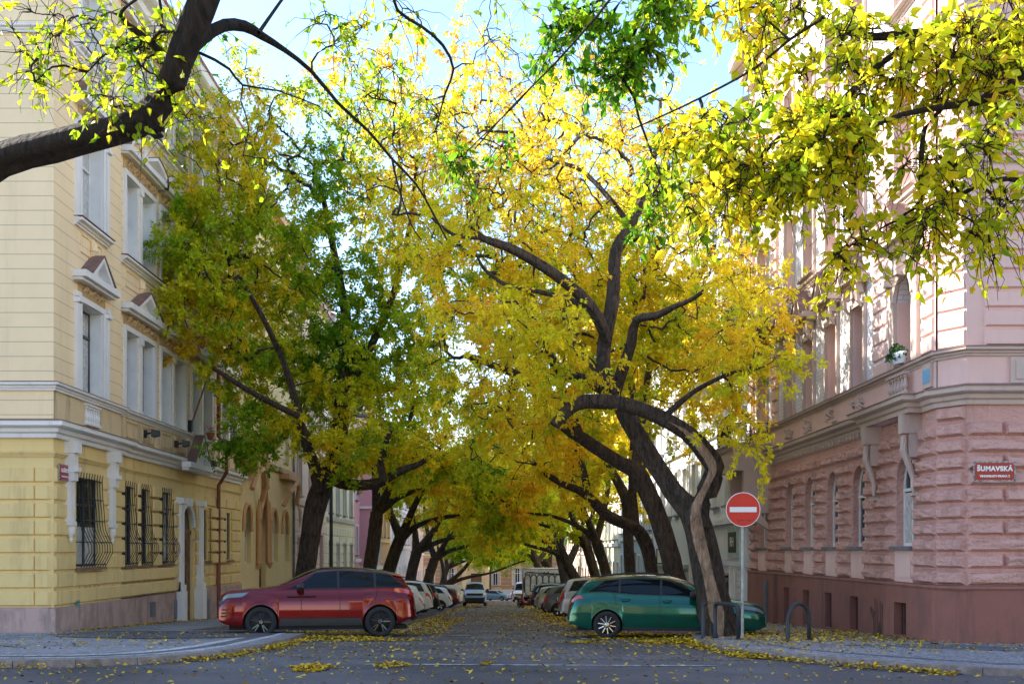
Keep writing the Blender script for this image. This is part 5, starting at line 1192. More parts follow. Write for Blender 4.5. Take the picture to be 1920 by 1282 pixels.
    def plate(xf, s, z):
        q = MB(); q.box(frame(xf, 0, 0, 1, s, 0), -.26, .26, -.02, .012, z - .055, z + .055); o = q.build('number_plate', M['plate'], root)
        q = MB(); q.box(frame(xf, 0, 0, 1, s, 0), -.255, -.215, .012, .014, z - .05, z + .05); q.build('blue_strip', M['blue_plate'], o)
        q = MB(); 
        for i in range(7):
            if i != 3: a = -.19 + i * .062; q.box(frame(xf, 0, 0, 1, s, 0), a, a + .036, .012, .0135, z - .032, z + .032)
        q.build('plate_characters', M['black_paint'], o)
    plate(-.01, -1, pz); rz_ = cfg['rearp']
    q = MB(); n1 = 1 - cfg.get('tailin', .16)
    if rz_[1] > rz_[0]: q.pillow(frame(L - .03, 0, 0, 1, 1, 0), -Wd * n1 * .93, Wd * n1 * .93, -.05, .045, rz_[0], rz_[1], .03); q.build('rear_bumper', cfg.get('bump_m', M['trim']), root)
    plate(L + .012, 1, rz_[2])
    if cfg.get('rearglass'):
        a = cfg['rearglass']; q = MB()
        x0_, z0_, x1_, z1_ = a; hw0, hw1 = Wd * .72, Wd * .62
        q.add([(x0_ + .012, -hw0, z0_), (x0_ + .012, hw0, z0_), (x1_ + .012, hw1, z1_), (x1_ + .012, -hw1, z1_)], [(0, 1, 2, 3)]); q.build('rear_window', M['car_glass'], root)
    if cfg.get('rails'):
        for s in (1, -1):
            q = MB(); X = np.linspace(cfg['rails'][0], cfg['rails'][1], 10); Z = interp(top, X); q.tube([(x, s * (Wd - .30), z + (.0 if i in (0, 9) else .035)) for i, (x, z) in enumerate(zip(X, Z))], .014, 6); q.build('roof_rail', M['trim'], root, smooth=True)
    if cfg.get('extra'): cfg['extra'](root, patch, lin, Wd, L)
    # move nose..tail to centre, then place
    for o in root.children_recursive:
        if o.type == 'MESH': o.data.transform(Matrix.Translation((-L / 2, 0, 0)))
    root.location = loc; root.rotation_euler = (slope * math.cos(ang) * 0, 0, ang)
    # tilt to the falling street
    n = Vector((0, .0403 if loc[1] > 24 else .03, 1)).normalized(); qz = Vector((0, 0, 1)).rotation_difference(n)
    root.rotation_mode = 'QUATERNION'; root.rotation_quaternion = qz @ Matrix.Rotation(ang, 3, 'Z').to_quaternion()
    return root
def scale_tbl(t, sx, sz): return [(a * sx, b * sz) for a, b in t]
def suvx(root, patch, lin, Wd, L):
    for s in (1, -1):                              # side vent strip on the wing and lower crease
        q = MB(); q.tube([(1.62, s * (Wd * .985), 1.00), (2.3, s * (Wd * .997), 1.02)], .012, 6); q.build('side_vent', M['trim'], root)
    q = MB()
    for s in (1, -1):
        for k in range(3): q.box(WORLD, .06 + k * .012, .30, min(s * Wd * .80, s * Wd * .965), max(s * Wd * .80, s * Wd * .965), .50 + k * .08, .535 + k * .08)
    q.build('bumper_vents', M['trim'], root); patch('grille_side', lin(.0, .03), lin(.17, .12), .76, .97, M['trim'], off=.009, nxs=6, nks=5); patch('lower_trim_line', lin(1.45, 1.45), lin(3.42, 3.42), .20, .215, M['dark'], off=.004, nks=2)
    q = MB(); q.prism(lambda a, w, z: (a, w, z), [(4.22, 1.555), (4.52, 1.49), (4.52, 1.46), (4.22, 1.53)], -.66, .66); q.build('spoiler', paint('carmine', (.15, .002, .003), .5, .15), root)
SUV = dict(zs=1.035, L=4.80, W=1.90, wr=.375, wheels=(1.0, 3.87), paint=paint('carmine', (.15, .002, .003), .5, .15), top=[(0, .90), (.05, 1.02), (.22, 1.10), (.7, 1.15), (1.3, 1.20), (1.5, 1.26), (2.0, 1.50), (2.35, 1.62), (2.9, 1.665), (3.5, 1.64), (4.1, 1.56), (4.42, 1.49), (4.5, 1.34), (4.62, 1.20), (4.72, 1.05), (4.78, .85), (4.8, .55)],
           belt=[(0, .84), (.22, 1.03), (1.0, 1.09), (1.5, 1.13), (3.0, 1.14), (4.4, 1.17), (4.65, 1.08), (4.8, .5)], bot=[(0, .42), (.15, .33), (.5, .28), (4.2, .30), (4.55, .42), (4.8, .50)],
           glass=(1.58, 2.28, 4.15, 4.50), pillars=(2.85, 3.75), screen=(1.42, 2.22), rearglass=(4.60, 1.22, 4.45, 1.44), doors=((1.95, 0), (2.88, 0), (3.72, .1)), handles=(), mirror=(1.95, 1.23), mirror_m=M['trim'], head=(.10, .62, .86, .98, .10), tail=(4.22, .0, .86, .99, .0),
           front=(.80, .98, .42, .60, .68), rearp=(.40, .58, .78), rim=M['rim_black'], spokes=5, arch_trim=False, rails=None, sillk=.20, tumble=.23, nosein=.15, round=(.38, .35), bolts=True, roof_paint=M['rim_black'], roof_end=4.1, extra=suvx)
EST = dict(zs=1.045, L=4.66, W=1.80, wr=.325, wheels=(.95, 3.70), paint=paint('emerald', (.004, .095, .062), .5, .16), top=[(0, .66), (.04, .73), (.2, .80), (.8, .92), (1.15, .98), (1.35, 1.06), (1.9, 1.32), (2.3, 1.41), (3.0, 1.44), (3.8, 1.39), (4.15, 1.335), (4.30, 1.20), (4.45, 1.05), (4.57, .95), (4.63, .84), (4.66, .60)],
           belt=[(0, .58), (.2, .73), (.9, .86), (1.4, .94), (3.0, .99), (3.9, 1.05), (4.3, 1.03), (4.55, .90), (4.66, .50)], bot=[(0, .30), (.2, .22), (.6, .19), (4.0, .21), (4.4, .30), (4.66, .42)],
           glass=(1.42, 1.95, 3.75, 4.15), pillars=(2.42, 3.40), screen=(1.22, 1.92), rearglass=(4.50, 1.03, 4.27, 1.27), doors=((1.42, 0), (2.44, 0), (3.42, .12)), handles=((2.18, .10), (3.15, .10)), mirror=(1.68, 1.02), head=(.06, .62, .80, .95, .08), tail=(4.26, 0, .84, .96, .08),
           front=(.52, .62, .26, .46, .50), rearp=(.32, .36, .62), rim=M['rim'], spokes=10, rails=(2.2, 3.9), tumble=.20, round=(.35, .35), nosein=.17, sillk=.08, roof_paint=M['rim_black'], roof_end=3.9)
HAT = dict(EST, zs=1.0, L=4.1, W=1.76, wr=.31, wheels=(.82, 3.36), top=[(0, .55), (.06, .70), (.25, .82), (.7, .93), (1.0, 1.0), (1.2, 1.1), (1.7, 1.38), (2.1, 1.47), (2.8, 1.48), (3.5, 1.42), (3.72, 1.36), (3.86, 1.12), (3.98, .96), (4.06, .8), (4.1, .5)],
           belt=[(0, .5), (.25, .75), (.8, .88), (1.2, .95), (2.6, 1.0), (3.5, 1.04), (3.8, 1.0), (4.1, .45)], bot=[(0, .30), (.2, .22), (.6, .19), (3.6, .21), (3.9, .30), (4.1, .42)], glass=(1.28, 1.8, 3.3, 3.6), pillars=(2.25, 3.0), screen=(1.08, 1.72), rearglass=(3.95, 1.0, 3.78, 1.32),
           doors=((1.25, 0), (2.27, 0), (3.05, .1)), handles=((2.0, .10), (2.8, .10)), mirror=(1.5, 1.03), head=(.06, .55, .80, .95, .08), tail=(3.84, 0, .74, .97, .03), rails=None, roof_paint=None, spokes=5, rearp=(.30, .46, .75))
MPV = dict(HAT, L=4.5, W=1.82, wr=.335, wheels=(.88, 3.58), top=[(0, .6), (.06, .78), (.25, .92), (.8, 1.05), (1.1, 1.12), (1.3, 1.25), (1.8, 1.55), (2.2, 1.66), (3.0, 1.69), (3.9, 1.63), (4.12, 1.56), (4.27, 1.28), (4.38, 1.08), (4.46, .8), (4.5, .5)],
           belt=[(0, .55), (.25, .82), (.8, .98), (1.3, 1.05), (3.0, 1.10), (3.9, 1.14), (4.25, 1.08), (4.5, .45)], bot=[(0, .32), (.2, .26), (.6, .24), (4.0, .26), (4.3, .34), (4.5, .42)], glass=(1.40, 1.92, 3.85, 4.05), pillars=(2.4, 3.3), screen=(1.18, 1.85), rearglass=(4.36, 1.12, 4.18, 1.50),
           doors=((1.4, 0), (2.42, 0), (3.35, .1)), handles=((2.15, .10), (3.1, .10)), mirror=(1.65, 1.15), head=(.06, .55, .80, .95, .08), tail=(4.24, 0, .76, 1.5, -.02), rails=(2.1, 3.9), front=(.62, .78, .30, .50, .55), rearp=(.32, .58, .85))
VAN = dict(MPV, name='van', cat='van', L=4.5, W=1.80, wr=.32, wheels=(.88, 3.6), top=[(0, .62), (.05, .85), (.2, 1.0), (.7, 1.12), (.95, 1.2), (1.1, 1.32), (1.6, 1.68), (1.9, 1.80), (2.6, 1.84), (4.2, 1.80), (4.36, 1.72), (4.44, 1.2), (4.48, .9), (4.5, .5)], belt=[(0, .55), (.2, .9), (.7, 1.02), (1.2, 1.10), (4.2, 1.14), (4.4, 1.0), (4.5, .45)],
           glass=(1.25, 1.7, 2.25, 2.3), pillars=(), screen=(1.0, 1.62), rearglass=(4.455, 1.15, 4.40, 1.62), doors=((1.35, 0), (2.4, 0)), handles=((2.1, .12),), mirror=(1.45, 1.22), tail=(4.38, 0, .6, 1.1, 0), rails=None, front=(.80, .96, .25, .62, .55), cover=True, tumble=.10, nosein=.20)
G1, G2 = 'cars parked nose in along the left kerb', 'cars parked nose in along the right kerb'
def put(cfg, label, group, tailx, y, side, ang=0, **kw):
    """side -1: nose towards the left houses; side +1: nose towards the right houses; tailx = x of the tail"""
    c = dict(cfg); c.update(kw); a = R(ang); L = c['L']
    if side < 0: A = a; cx = tailx - L / 2 * math.cos(a)
    else: A = math.pi + a; cx = tailx + L / 2 * math.cos(a)
    return make_car(c, label, group, (cx, y, gz(y) + .01), A)
WHT, SIL, BLK, BLU, GRY, DRD = paint('white car paint', (.72, .72, .72), 0), paint('silver car paint', (.42, .42, .42), .6), paint('black car paint', (.015, .016, .018)), paint('dark blue car paint', (.015, .035, .09)), paint('grey car paint', (.08, .085, .095)), paint('dark red car paint', (.16, .02, .015))
put(SUV, 'glossy red SUV with black alloy wheels parked on the left corner', G1, -2.30, 26.9, -1, 11.5)
put(VAN, 'dark blue van roof showing just behind the red SUV', G1, -3.9, 41.7, -1, 4, paint=BLU, L=4.5)
put(HAT, 'white hatchback with grey lower bumper, first behind the red SUV', G1, -3.5, 47.5, -1, 4, paint=WHT, bump_m=M['roof_grey'], rearp=(.30, .62, .8))
put(MPV, 'tall white estate second behind the red SUV', G1, -3.45, 52.5, -1, 4, paint=WHT, tail=(4.12, 0, .78, .99, 0))
put(MPV, 'black estate with chrome framed windows between the white cars on the left', G1, -3.5, 59.0, -1, 4, paint=BLK, frame=M['chrome'], tail=(4.08, 0, .80, .99, 0))
put(HAT, 'low white hatchback behind the black estate on the left', G1, -3.1, 65, -1, 4, paint=WHT)
put(MPV, 'black estate with bright window line and tall red lights on the left', G1, -3.5, 72, -1, 4, paint=BLK, frame=M['chrome'])
put(HAT, 'dark red hatchback farther along the left row', G1, -3.2, 79, -1, 4, paint=DRD)
put(HAT, 'pale silver hatchback behind the dark red one on the left', G1, -3.4, 87, -1, 4, paint=SIL)
put(VAN, 'white van standing at the far end of the left row', G1, -3.6, 98, -1, 4, paint=WHT)
put(HAT, 'grey hatchback far down the left row near the slim lamp posts', G1, -3.7, 108, -1, 4, paint=GRY)
put(EST, 'metallic green estate with dark glass parked on the right corner', G2, 1.66, 26.0, 1, -9)
put(EST, 'white car with red light showing just behind the green estate', G2, 2.0, 31.6, 1, -5, paint=WHT, roof_paint=None)
put(MPV, 'silver off-roader with tall red lights, third from the corner on the right', G2, 2.15, 41.5, 1, -4, paint=SIL, arch_trim=True)
put(HAT, 'dark grey hatchback with a blue tinted window on the right', G2, 1.85, 49, 1, -4, paint=GRY, tail=(3.86, 0, .76, 1.5, -.06))
put(HAT, 'silver hatchback between the dark grey one and the dark blue one', G2, 1.75, 59, 1, -4, paint=SIL)
put(MPV, 'dark blue estate with bright window line at the far right of the row', G2, 1.75, 68.5, 1, -4, paint=BLU, frame=M['chrome'])
# driving van, end of the street
def vanx(root, patch, lin, Wd, L):
    q = MB(); q.pillow(frame(.0, 0, 0, 1, -1, 0), -Wd * .84, Wd * .84, -.05, .05, .25, .66, .06); q.build('front_bumper', M['trim'], root)
make_car(dict(VAN, paint=paint('pale blue white paint', (.36, .47, .68), 0), extra=vanx), 'pale blue van with black bumper driving towards the crossing', None, (-2.16, 82.3, gz(80) + .01), R(91))
def turn(cfg, label, x, y, ang, group=None, **kw): c = dict(cfg); c.update(kw); return make_car(c, label, group, (x, y, gz(y) + .01), R(ang))
G3 = 'cars along the cross street at the far end'
turn(HAT, 'light blue hatchback parked across the far end of the street', -.9, 146, 155, G3, paint=paint('light blue car paint', (.13, .28, .36)))
turn(HAT, 'dark car partly hidden behind the light blue hatchback at the far end', 3.0, 151, 178, G3, paint=BLU)
turn(VAN, 'small pale van behind the driving van on the left', -5.6, 121, 92, G3, paint=WHT)
# white delivery van with an arrow mark
BV = turn(VAN, 'white delivery van with a dark double arrow mark beside the graffiti truck', 2.5, 131, 80, G3, paint=WHT, top=[(0, .8), (.05, 1.0), (.2, 1.15), (.7, 1.3), (.9, 1.5), (1.3, 2.2), (1.6, 2.4), (2.6, 2.45), (4.9, 2.42), (5.05, 2.3), (5.12, 1.3), (5.16, .9), (5.2, .5)], L=5.2, W=2.0, wheels=(.95, 4.2), wr=.36, belt=[(0, .7), (.2, 1.05), (.7, 1.2), (1.2, 1.3), (4.9, 1.35), (5.1, 1.1), (5.2, .5)], glass=(1.1, 1.45, 2.1, 2.1), screen=(.8, 1.3), mirror=(1.3, 1.6), doors=((1.2, 0), (2.3, 0)), rearglass=(5.13, 1.4, 5.08, 2.2))
# graffiti box truck, parked across the bay on the right
TY = 88.0; tg = gz(TY); TB = empty('box_truck', (3.4, TY, tg), 'grey box truck covered in black graffiti parked beyond the right hand cars', 'truck')
tf = frame(0, TY, 1, 0, 0, -1)
q = MB(); q.box(tf, 1.62, 4.9, -2.2, 0, tg + .75, tg + 3.12); q.build('box', simple('dirty white truck box', (.46, .44, .41), .6, var=.25, sc=2), TB)
q = MB()
for u in (1.62, 4.84): q.box(tf, u, u + .06, .001, .03, tg + .75, tg + 3.12)
q.box(tf, 1.68, 4.84, .001, .03, tg + 3.06, tg + 3.12); q.box(tf, 1.68, 4.84, .001, .03, tg + .75, tg + .82); q.build('box_frame', M['roof_grey'], TB)
q = MB(); q.pillow(tf, 5.0, 6.7, -2.1, -.1, tg + .5, tg + 2.3, .05); q.box(tf, 5.0, 6.7, -2.1, -.1, tg + .5, tg + 2.3); cb_ = q.build('cab', paint('blue truck paint', (.02, .05, .16)), TB)
q = MB(); q.prism(tf, [(4.9, tg + 2.32), (6.3, tg + 2.32), (5.0, tg + 3.0), (4.9, tg + 3.0)], -2.0, -.15); q.build('wind_deflector', M['frame_white'], TB)
q = MB(); q.box(tf, 5.4, 6.5, -.1, -.085, tg + 1.4, tg + 2.1); q.build('side_window', M['car_glass'], TB)
for u in (2.4, 5.8):
    q = MB(); q.lathe(lambda a, b, z: tf(u + a, -.05 - z, tg + .42 + b), [(.2, 0), (.42, 0), (.42, .25), (.2, .25)], 20); q.build('wheel', M['rubber'], TB)
q = MB(); q.box(tf, 1.7, 6.6, -2, -.2, tg + .4, tg + .74); q.build('chassis', M['dark'], TB)
g0 = tg + .8; st = []
P = [(1.75, g0 + 1.55)]
for k in range(6):
    u = 1.8 + k * .5; st.append([(u, g0 + .95 if k else g0 + .4), (u, g0 + 1.55), (u + .12, g0 + 1.78), (u + .36, g0 + 1.78), (u + .48, g0 + 1.55), (u + .48, g0 + .98)])
st += [[(1.78, g0 + .35), (1.72, g0 + .9), (1.74, g0 + 1.5)], [(1.78, g0 + .4), (1.95, g0 + .08), (2.6, g0 + .02), (3.6, g0 + .1)], [(2.25, g0 + .95), (2.25, g0 + .45), (2.55, g0 + .38), (2.62, g0 + .9)], [(2.62, g0 + .9), (2.66, g0 + .3)], [(3.3, g0 + 1.78), (3.4, g0 + 2.0), (3.55, g0 + 1.85), (3.75, g0 + 2.0), (3.8, g0 + 1.8)], [(1.78, g0 + 1.8), (2.0, g0 + 1.98), (3.0, g0 + 1.92), (4.6, g0 + 1.84)]]
q = MB()
for s_ in st: q.ribbon(tf, s_, .032, .085)
q.build('graffiti', M['black_paint'], TB)
# arrow mark on the delivery van
q = MB(); q2 = BV
for k in range(2):
    x_ = 1.0 + k * .35
    q.prism(frame(0, 0, 1, 0, 0, 1), [(x_ - 1.2, 1.15), (x_ - .95, 1.35), (x_ - 1.2, 1.55), (x_ - 1.1, 1.35)], 1.0, 1.02)
o = q.build('arrow_mark', M['black_paint'], None); o.parent = BV
# scooter among the right hand cars
def scooter(x, y, ang, label):
    B = empty('scooter', (0, 0, 0), label, 'scooter')
    def wheel_(cx): 
        q = MB(); q.tube([(cx + .24 * math.cos(t), 0, .24 + .24 * math.sin(t)) for t in np.linspace(0, 2 * math.pi, 20)], .05, 8); q.lathe(lambda a, b, z: (cx + a, z - .03, .24 + b), [(.17, 0), (.17, .06)], 14); q.build('wheel', M['rubber'], B)
    wheel_(-.62); wheel_(.62)
    pm = paint('dark red scooter paint', (.30, .02, .02))
    q = MB(); q.tube([(-.75, 0, .62), (-.4, 0, .66), (0, 0, .5), (.1, 0, .3), (.4, 0, .3), (.5, 0, .6), (.48, 0, .9)], [.08, .17, .16, .13, .13, .10, .06], 10); q.tube([(.62, 0, .45), (.7, 0, .5), (.52, 0, .8)], .06, 8); q.build('body', pm, B, smooth=True)
    q = MB(); q.tube([(-.7, 0, .8), (-.35, 0, .84), (.05, 0, .76)], [.08, .13, .09], 10); q.build('saddle', M['rubber'], B, smooth=True)
    q = MB(); q.tube([(.62, 0, .24), (.5, 0, .8), (.44, 0, 1.02)], .025, 8); q.tube([(.36, -.34, 1.06), (.44, 0, 1.02), (.36, .34, 1.06)], .02, 8); q.build('handlebar', M['chrome'], B)
    q = MB(); q.tube([(.5, 0, .92), (.6, 0, .92)], [.09, .07], 10); q.build('headlight', M['lamp'], B)
    B.location = (x, y, gz(y) + .01); B.rotation_euler = (0, 0, R(ang)); return B
scooter(1.9, 76.5, 165, 'dark red scooter parked at the end of the right hand row by the graffiti truck')
# ------------------------------------------------------------------ trees
def tubes_np(P, Rr, n):
    """P (T,K,3) polylines, Rr (T,K) radii -> verts, quads"""
    T, K, _ = P.shape
    d = np.gradient(P, axis=1); d /= (np.linalg.norm(d, axis=2, keepdims=True) + 1e-9)
    ref = np.tile(np.array([.31, .17, .93]), (T, K, 1)); par = np.abs((d * ref).sum(2)) > .95; ref[par] = (1, 0, 0)
    a = np.cross(d, ref); a /= (np.linalg.norm(a, axis=2, keepdims=True) + 1e-9); b = np.cross(d, a)
    th = np.arange(n) * 2 * np.pi / n
    V = P[:, :, None, :] + Rr[:, :, None, None] * (a[:, :, None, :] * np.cos(th)[None, None, :, None] + b[:, :, None, :] * np.sin(th)[None, None, :, None])
    idx = np.arange(T * K * n).reshape(T, K, n)
    q = np.stack([idx[:, :-1], np.roll(idx, -1, 2)[:, :-1], np.roll(idx, -1, 2)[:, 1:], idx[:, 1:]], -1).reshape(-1, 4)
    return V.reshape(-1, 3), q
def smooth_path(pts, step=.25, wob=0.0, rg=None):
    """Catmull-Rom through (x,y,z,r) rows"""
    p = np.array(pts, dtype=float); p = np.vstack([2 * p[0] - p[1], p, 2 * p[-1] - p[-2]]); out = []
    for i in range(1, len(p) - 2):
        L = np.linalg.norm(p[i + 1, :3] - p[i, :3]); n = max(2, int(L / step)); t = np.linspace(0, 1, n, endpoint=False)[:, None]
        a, b, c, d = p[i - 1], p[i], p[i + 1], p[i + 2]
        out.append(.5 * ((2 * b) + (-a + c) * t + (2 * a - 5 * b + 4 * c - d) * t ** 2 + (-a + 3 * b - 3 * c + d) * t ** 3))
    out.append(p[-2][None]); o = np.vstack(out)
    if wob and rg is not None: o[:, :3] += (np.cumsum(rg.randn(len(o), 3), 0) * .02 * wob) * np.linspace(0, 1, len(o))[:, None]
    o[:, 3] = np.maximum(o[:, 3], .006); return o
PAL = np.array([(.05, .19, .012), (.17, .40, .016), (.36, .50, .018), (.72, .72, .025), (.93, .74, .028), (.92, .57, .025)])   # green .. orange yellow
def palette(g):
    g = np.clip(g, 0, .9999) * (len(PAL) - 1); i = g.astype(int); t = (g - i)[:, None]; return PAL[i] * (1 - t) + PAL[i + 1] * t
NK = np.random.RandomState(11).randn(8, 3); NP = np.random.RandomState(12).rand(8) * 6.28
def lown(p, s): return np.sin(p @ NK.T * s + NP).mean(1) * 1.6
def rough_trunk(P, r, n, rg, knob=.16):
    """one thick limb: P (K,3) r (K,) -> ridged, lumpy tube"""
    K = len(P); V, q = tubes_np(P[None], r[None], n); V = V.reshape(K, n, 3); c = P[:, None, :]
    th = np.arange(n) * 2 * np.pi / n; ph = rg.rand(4) * 6.28; s = np.arange(K)[:, None]
    f = 1 + knob * (.45 * np.sin(3 * th[None] + ph[0] + .10 * s) + .3 * np.sin(5 * th[None] + ph[1] - .07 * s) + .25 * np.sin(7 * th[None] + ph[2] + .23 * s) + .35 * np.sin(.33 * s + ph[3] + th[None])) + rg.randn(K, n) * .022
    return (c + (V - c) * f[:, :, None]).reshape(-1, 3), q
def leaf_quads(C, D, U, size, w=.5, fold=.25):
    """C base (N,3), D direction along the leaf, U side; kite shaped leaves folded along the midrib"""
    s = size[:, None]; n = np.cross(D, U)
    a = C; b = C + D * s * .45 + U * s * w * .5 + n * s * fold * .3; c = C + D * s; d = C + D * s * .45 - U * s * w * .5 + n * s * fold * .3
    V = np.stack([a, b, c, d], 1).reshape(-1, 3); return V, np.arange(len(V)).reshape(-1, 4)
def leaf_hex(C, D, U, size, w):
    """ovate leaf with a drawn out tip: two folded halves, drooping"""
    s = size[:, None]; n = np.cross(D, U); P = lambda t, k, z: C + D * s * t + U * s * w * k + n * s * z; dn = -.12
    m1, tip = P(0, 0, 0), P(1.0, 0, dn)
    return np.stack([m1, P(.26, .50, .10), P(.60, .36, .04), tip, m1, tip, P(.60, -.36, .04), P(.26, -.50, .10)], 1).reshape(-1, 3)
def unit(v): return v / (np.linalg.norm(v, axis=-1, keepdims=True) + 1e-9)
def make_tree(label, group, base, limbs, blobs, hue, seed, leaf=.13, ncomp=9000, comp=5, spread=.55, bark='bark', twigs=7, sil=.06, nth=14, hvar=.30, zc=None, bare=None, name='tree', cat='tree', htop=.008, clumpsep=0, twiglen=.75, droop=.35, leafw=.5, hide=None, zmin=None, brs_=.011, thin=12.0):
    """limbs: lists of (x,y,z,r); blobs: (centre, radii, clumps); hue 0 green .. 1 orange"""
    rg = np.random.RandomState(seed); root = empty(name, base, label, cat, group)
    nodes, par, nr, limbV, limbQ, off = [], [], [], [], [], 0
    for li, l in enumerate(limbs):
        p = smooth_path(l, .22, 0); k = nth if l[0][3] > .12 else (9 if l[0][3] > .06 else 6)
        V, q = rough_trunk(p[:, :3], p[:, 3], k, rg, .24 if l[0][3] > .12 else .13); limbV.append(V); limbQ.append(q + off); off += len(V)
        st = len(nodes)
        for i in range(len(p)): nodes.append(p[i, :3]); par.append(st + i - 1 if i else -1); nr.append(p[i, 3])
    nodes = np.array(nodes); fixed = len(nodes); nr = np.array(nr)
    ok = nr < .16                                   # branches leave the thinner wood, not the lower trunk
    if ok.sum() < 5: ok[:] = True
    # clump centres
    cl = []
    for c, r, n in blobs:
        k = rg.randn(n, 3); k /= np.linalg.norm(k, axis=1)[:, None]; rad = rg.rand(n) ** .42; cl.append(np.array(c) + k * rad[:, None] * np.array(r) * (1 + .18 * np.sin(k[:, :1] * 5 + seed)))
    cl = np.vstack(cl)
    if zmin: cl[:, 2] = np.maximum(cl[:, 2], zmin + rg.rand(len(cl)) * .6)
    if clumpsep:
        keep = []; 
        for i, c in enumerate(cl):
            if all(((cl[j] - c) ** 2).sum() > clumpsep ** 2 for j in keep): keep.append(i)
        cl = cl[keep]
    dist = np.array([np.min(((nodes[ok] - c) ** 2).sum(1)) for c in cl]); order = np.argsort(dist)
    N_ = [nodes]; NR = list(nr); usable = list(np.nonzero(ok)[0]); allp = nodes; paths = []; cnt = {}
    pool = nodes[usable]; poolid = [('f', i) for i in usable]; brs = []
    for ci in order:
        c = cl[ci]; d2 = ((pool - c) ** 2).sum(1); j = int(np.argmin(d2 * (1 + .15 * rg.rand(len(d2))))); a = pool[j]; L = math.sqrt(d2[j]); n = 6
        t = np.linspace(0, 1, n)[:, None]; side = np.cross(c - a, rg.randn(3)); side = side / (np.linalg.norm(side) + 1e-9)
        p = a + (c - a) * t + side * L * .14 * np.sin(t * math.pi) + rg.randn(n, 3) * .04 * L * np.sin(t * math.pi) + np.array([0, 0, 1]) * L * .10 * np.sin(t * math.pi)
        brs.append([p, poolid[j], 1]); b = len(brs) - 1; new = p[1:]; pool = np.vstack([pool, new]); poolid += [('b', b)] * len(new)
    for b in range(len(brs) - 1, -1, -1):
        k = brs[b][1]
        if k[0] == 'b': brs[k[1]][2] += brs[b][2]
    P = np.array([b[0] for b in brs]); w = np.array([b[2] for b in brs]); r0 = brs_ * w ** .52 + .003; Rr = r0[:, None] * np.linspace(1, .55, P.shape[1])[None]
    V, q = tubes_np(P, Rr, 5); limbV.append(V); limbQ.append(q + off); off += len(V)
    # twigs round every clump
    ends = np.repeat(P[:, -1], twigs, 0); mids = P[:, -2]; K = len(ends); dr = unit(rg.randn(K, 3) + np.array([0, 0, .25])); ln = twiglen * (.55 + .7 * rg.rand(K))
    tt = np.linspace(0, 1, 5)[None, :, None]
    start = np.where(rg.rand(K, 1) < .5, ends, np.repeat(mids, twigs, 0))
    TP = start[:, None] + dr[:, None] * ln[:, None, None] * tt - np.array([0, 0, 1]) * droop * ln[:, None, None] * tt ** 2 + rg.randn(K, 5, 3) * .025 * tt
    TR = np.tile(np.linspace(.0065, .0025, 5), (K, 1)) * (leaf / .13) ** .5
    V, q = tubes_np(TP, TR, 3); limbV.append(V); limbQ.append(q + off); off += len(V)
    wood = np_mesh('trunk', np.vstack(limbV), np.vstack(limbQ), M[bark], root, smooth=True)
    if bare is not None:                            # a long scar where the bark is gone
        V, q = bare; np_mesh('bare_wood', V, q, M['barewood'], root, smooth=True)
    # compound leaves hanging on the twigs
    pr = np.where(TP[:, 0, 2] - base[2] > thin, .38, 1.0) * (.35 + 1.3 * rg.rand(len(cl)))[np.arange(K) // twigs]; pr /= pr.sum()
    m = ncomp; ti = rg.choice(K, m, p=pr); tpos = rg.rand(m) ** .6; fi = tpos * 3.999; i0 = fi.astype(int); ft = (fi - i0)[:, None]
    B = TP[ti, i0] * (1 - ft) + TP[ti, i0 + 1] * ft; ax_ = unit(dr[ti] * .6 + rg.randn(m, 3) * .7 + np.array([0, 0, -.55]))
    sd_ = unit(np.cross(ax_, rg.randn(m, 3)))
    hclump = hue + hvar * lown(cl[order][ti // twigs], .55) + rg.randn(len(cl))[ti // twigs] * .12 + htop * (B[:, 2] - base[2] - 8)
    VV, CC = [], []; nv_, nq_ = (8, 4) if comp == 1 else (4, 4)
    sz = leaf * (.7 + .6 * rg.rand(m))
    for k in range(comp):
        if comp == 1: C0 = B; D = ax_; U = sd_
        else:
            t = [1.0, .62, .62, .25, .25][k % 5]; sgn = [0, 1, -1, 1, -1][k % 5]; C0 = B + ax_ * (sz * t * 1.1)[:, None]
            D = unit(ax_ * (1 if sgn == 0 else .45) + sd_ * sgn * .9 + rg.randn(m, 3) * .22 - np.array([0, 0, .3])); U = unit(np.cross(D, np.cross(ax_, sd_) + rg.randn(m, 3) * .5))
        if comp == 1: v = leaf_hex(C0, D, U, sz * (.8 + .4 * rg.rand(m)), leafw)
        else: v, _ = leaf_quads(C0, D, U, sz * (.8 + .4 * rg.rand(m)), leafw)
        VV.append(v)
        g = hclump + rg.randn(m) * sil; col = palette(g) * (.82 + .36 * rg.rand(m))[:, None]; CC.append(np.repeat(col, nv_, 0))
    V = np.vstack(VV); C = np.vstack(CC); np_mesh('crown', V, np.arange(len(V)).reshape(-1, nq_), M['leaf'], root, C)
    return root, TP
def limb(tr, y0, y1=None, s=1.0):
    """trace [(px, py, r_px)] with distance going from y0 to y1"""
    y1 = y0 if y1 is None else y1; n = len(tr)
    return [(*at(x, y, y0 + (y1 - y0) * i / (n - 1)), r * (y0 + (y1 - y0) * i / (n - 1)) / F * s) for i, (x, y, r) in enumerate(tr)]
def bp(px, py, y): return at(px, py, y)
RG = 'broad trees planted along the right kerb'; LG = 'broad trees planted along the left kerb'
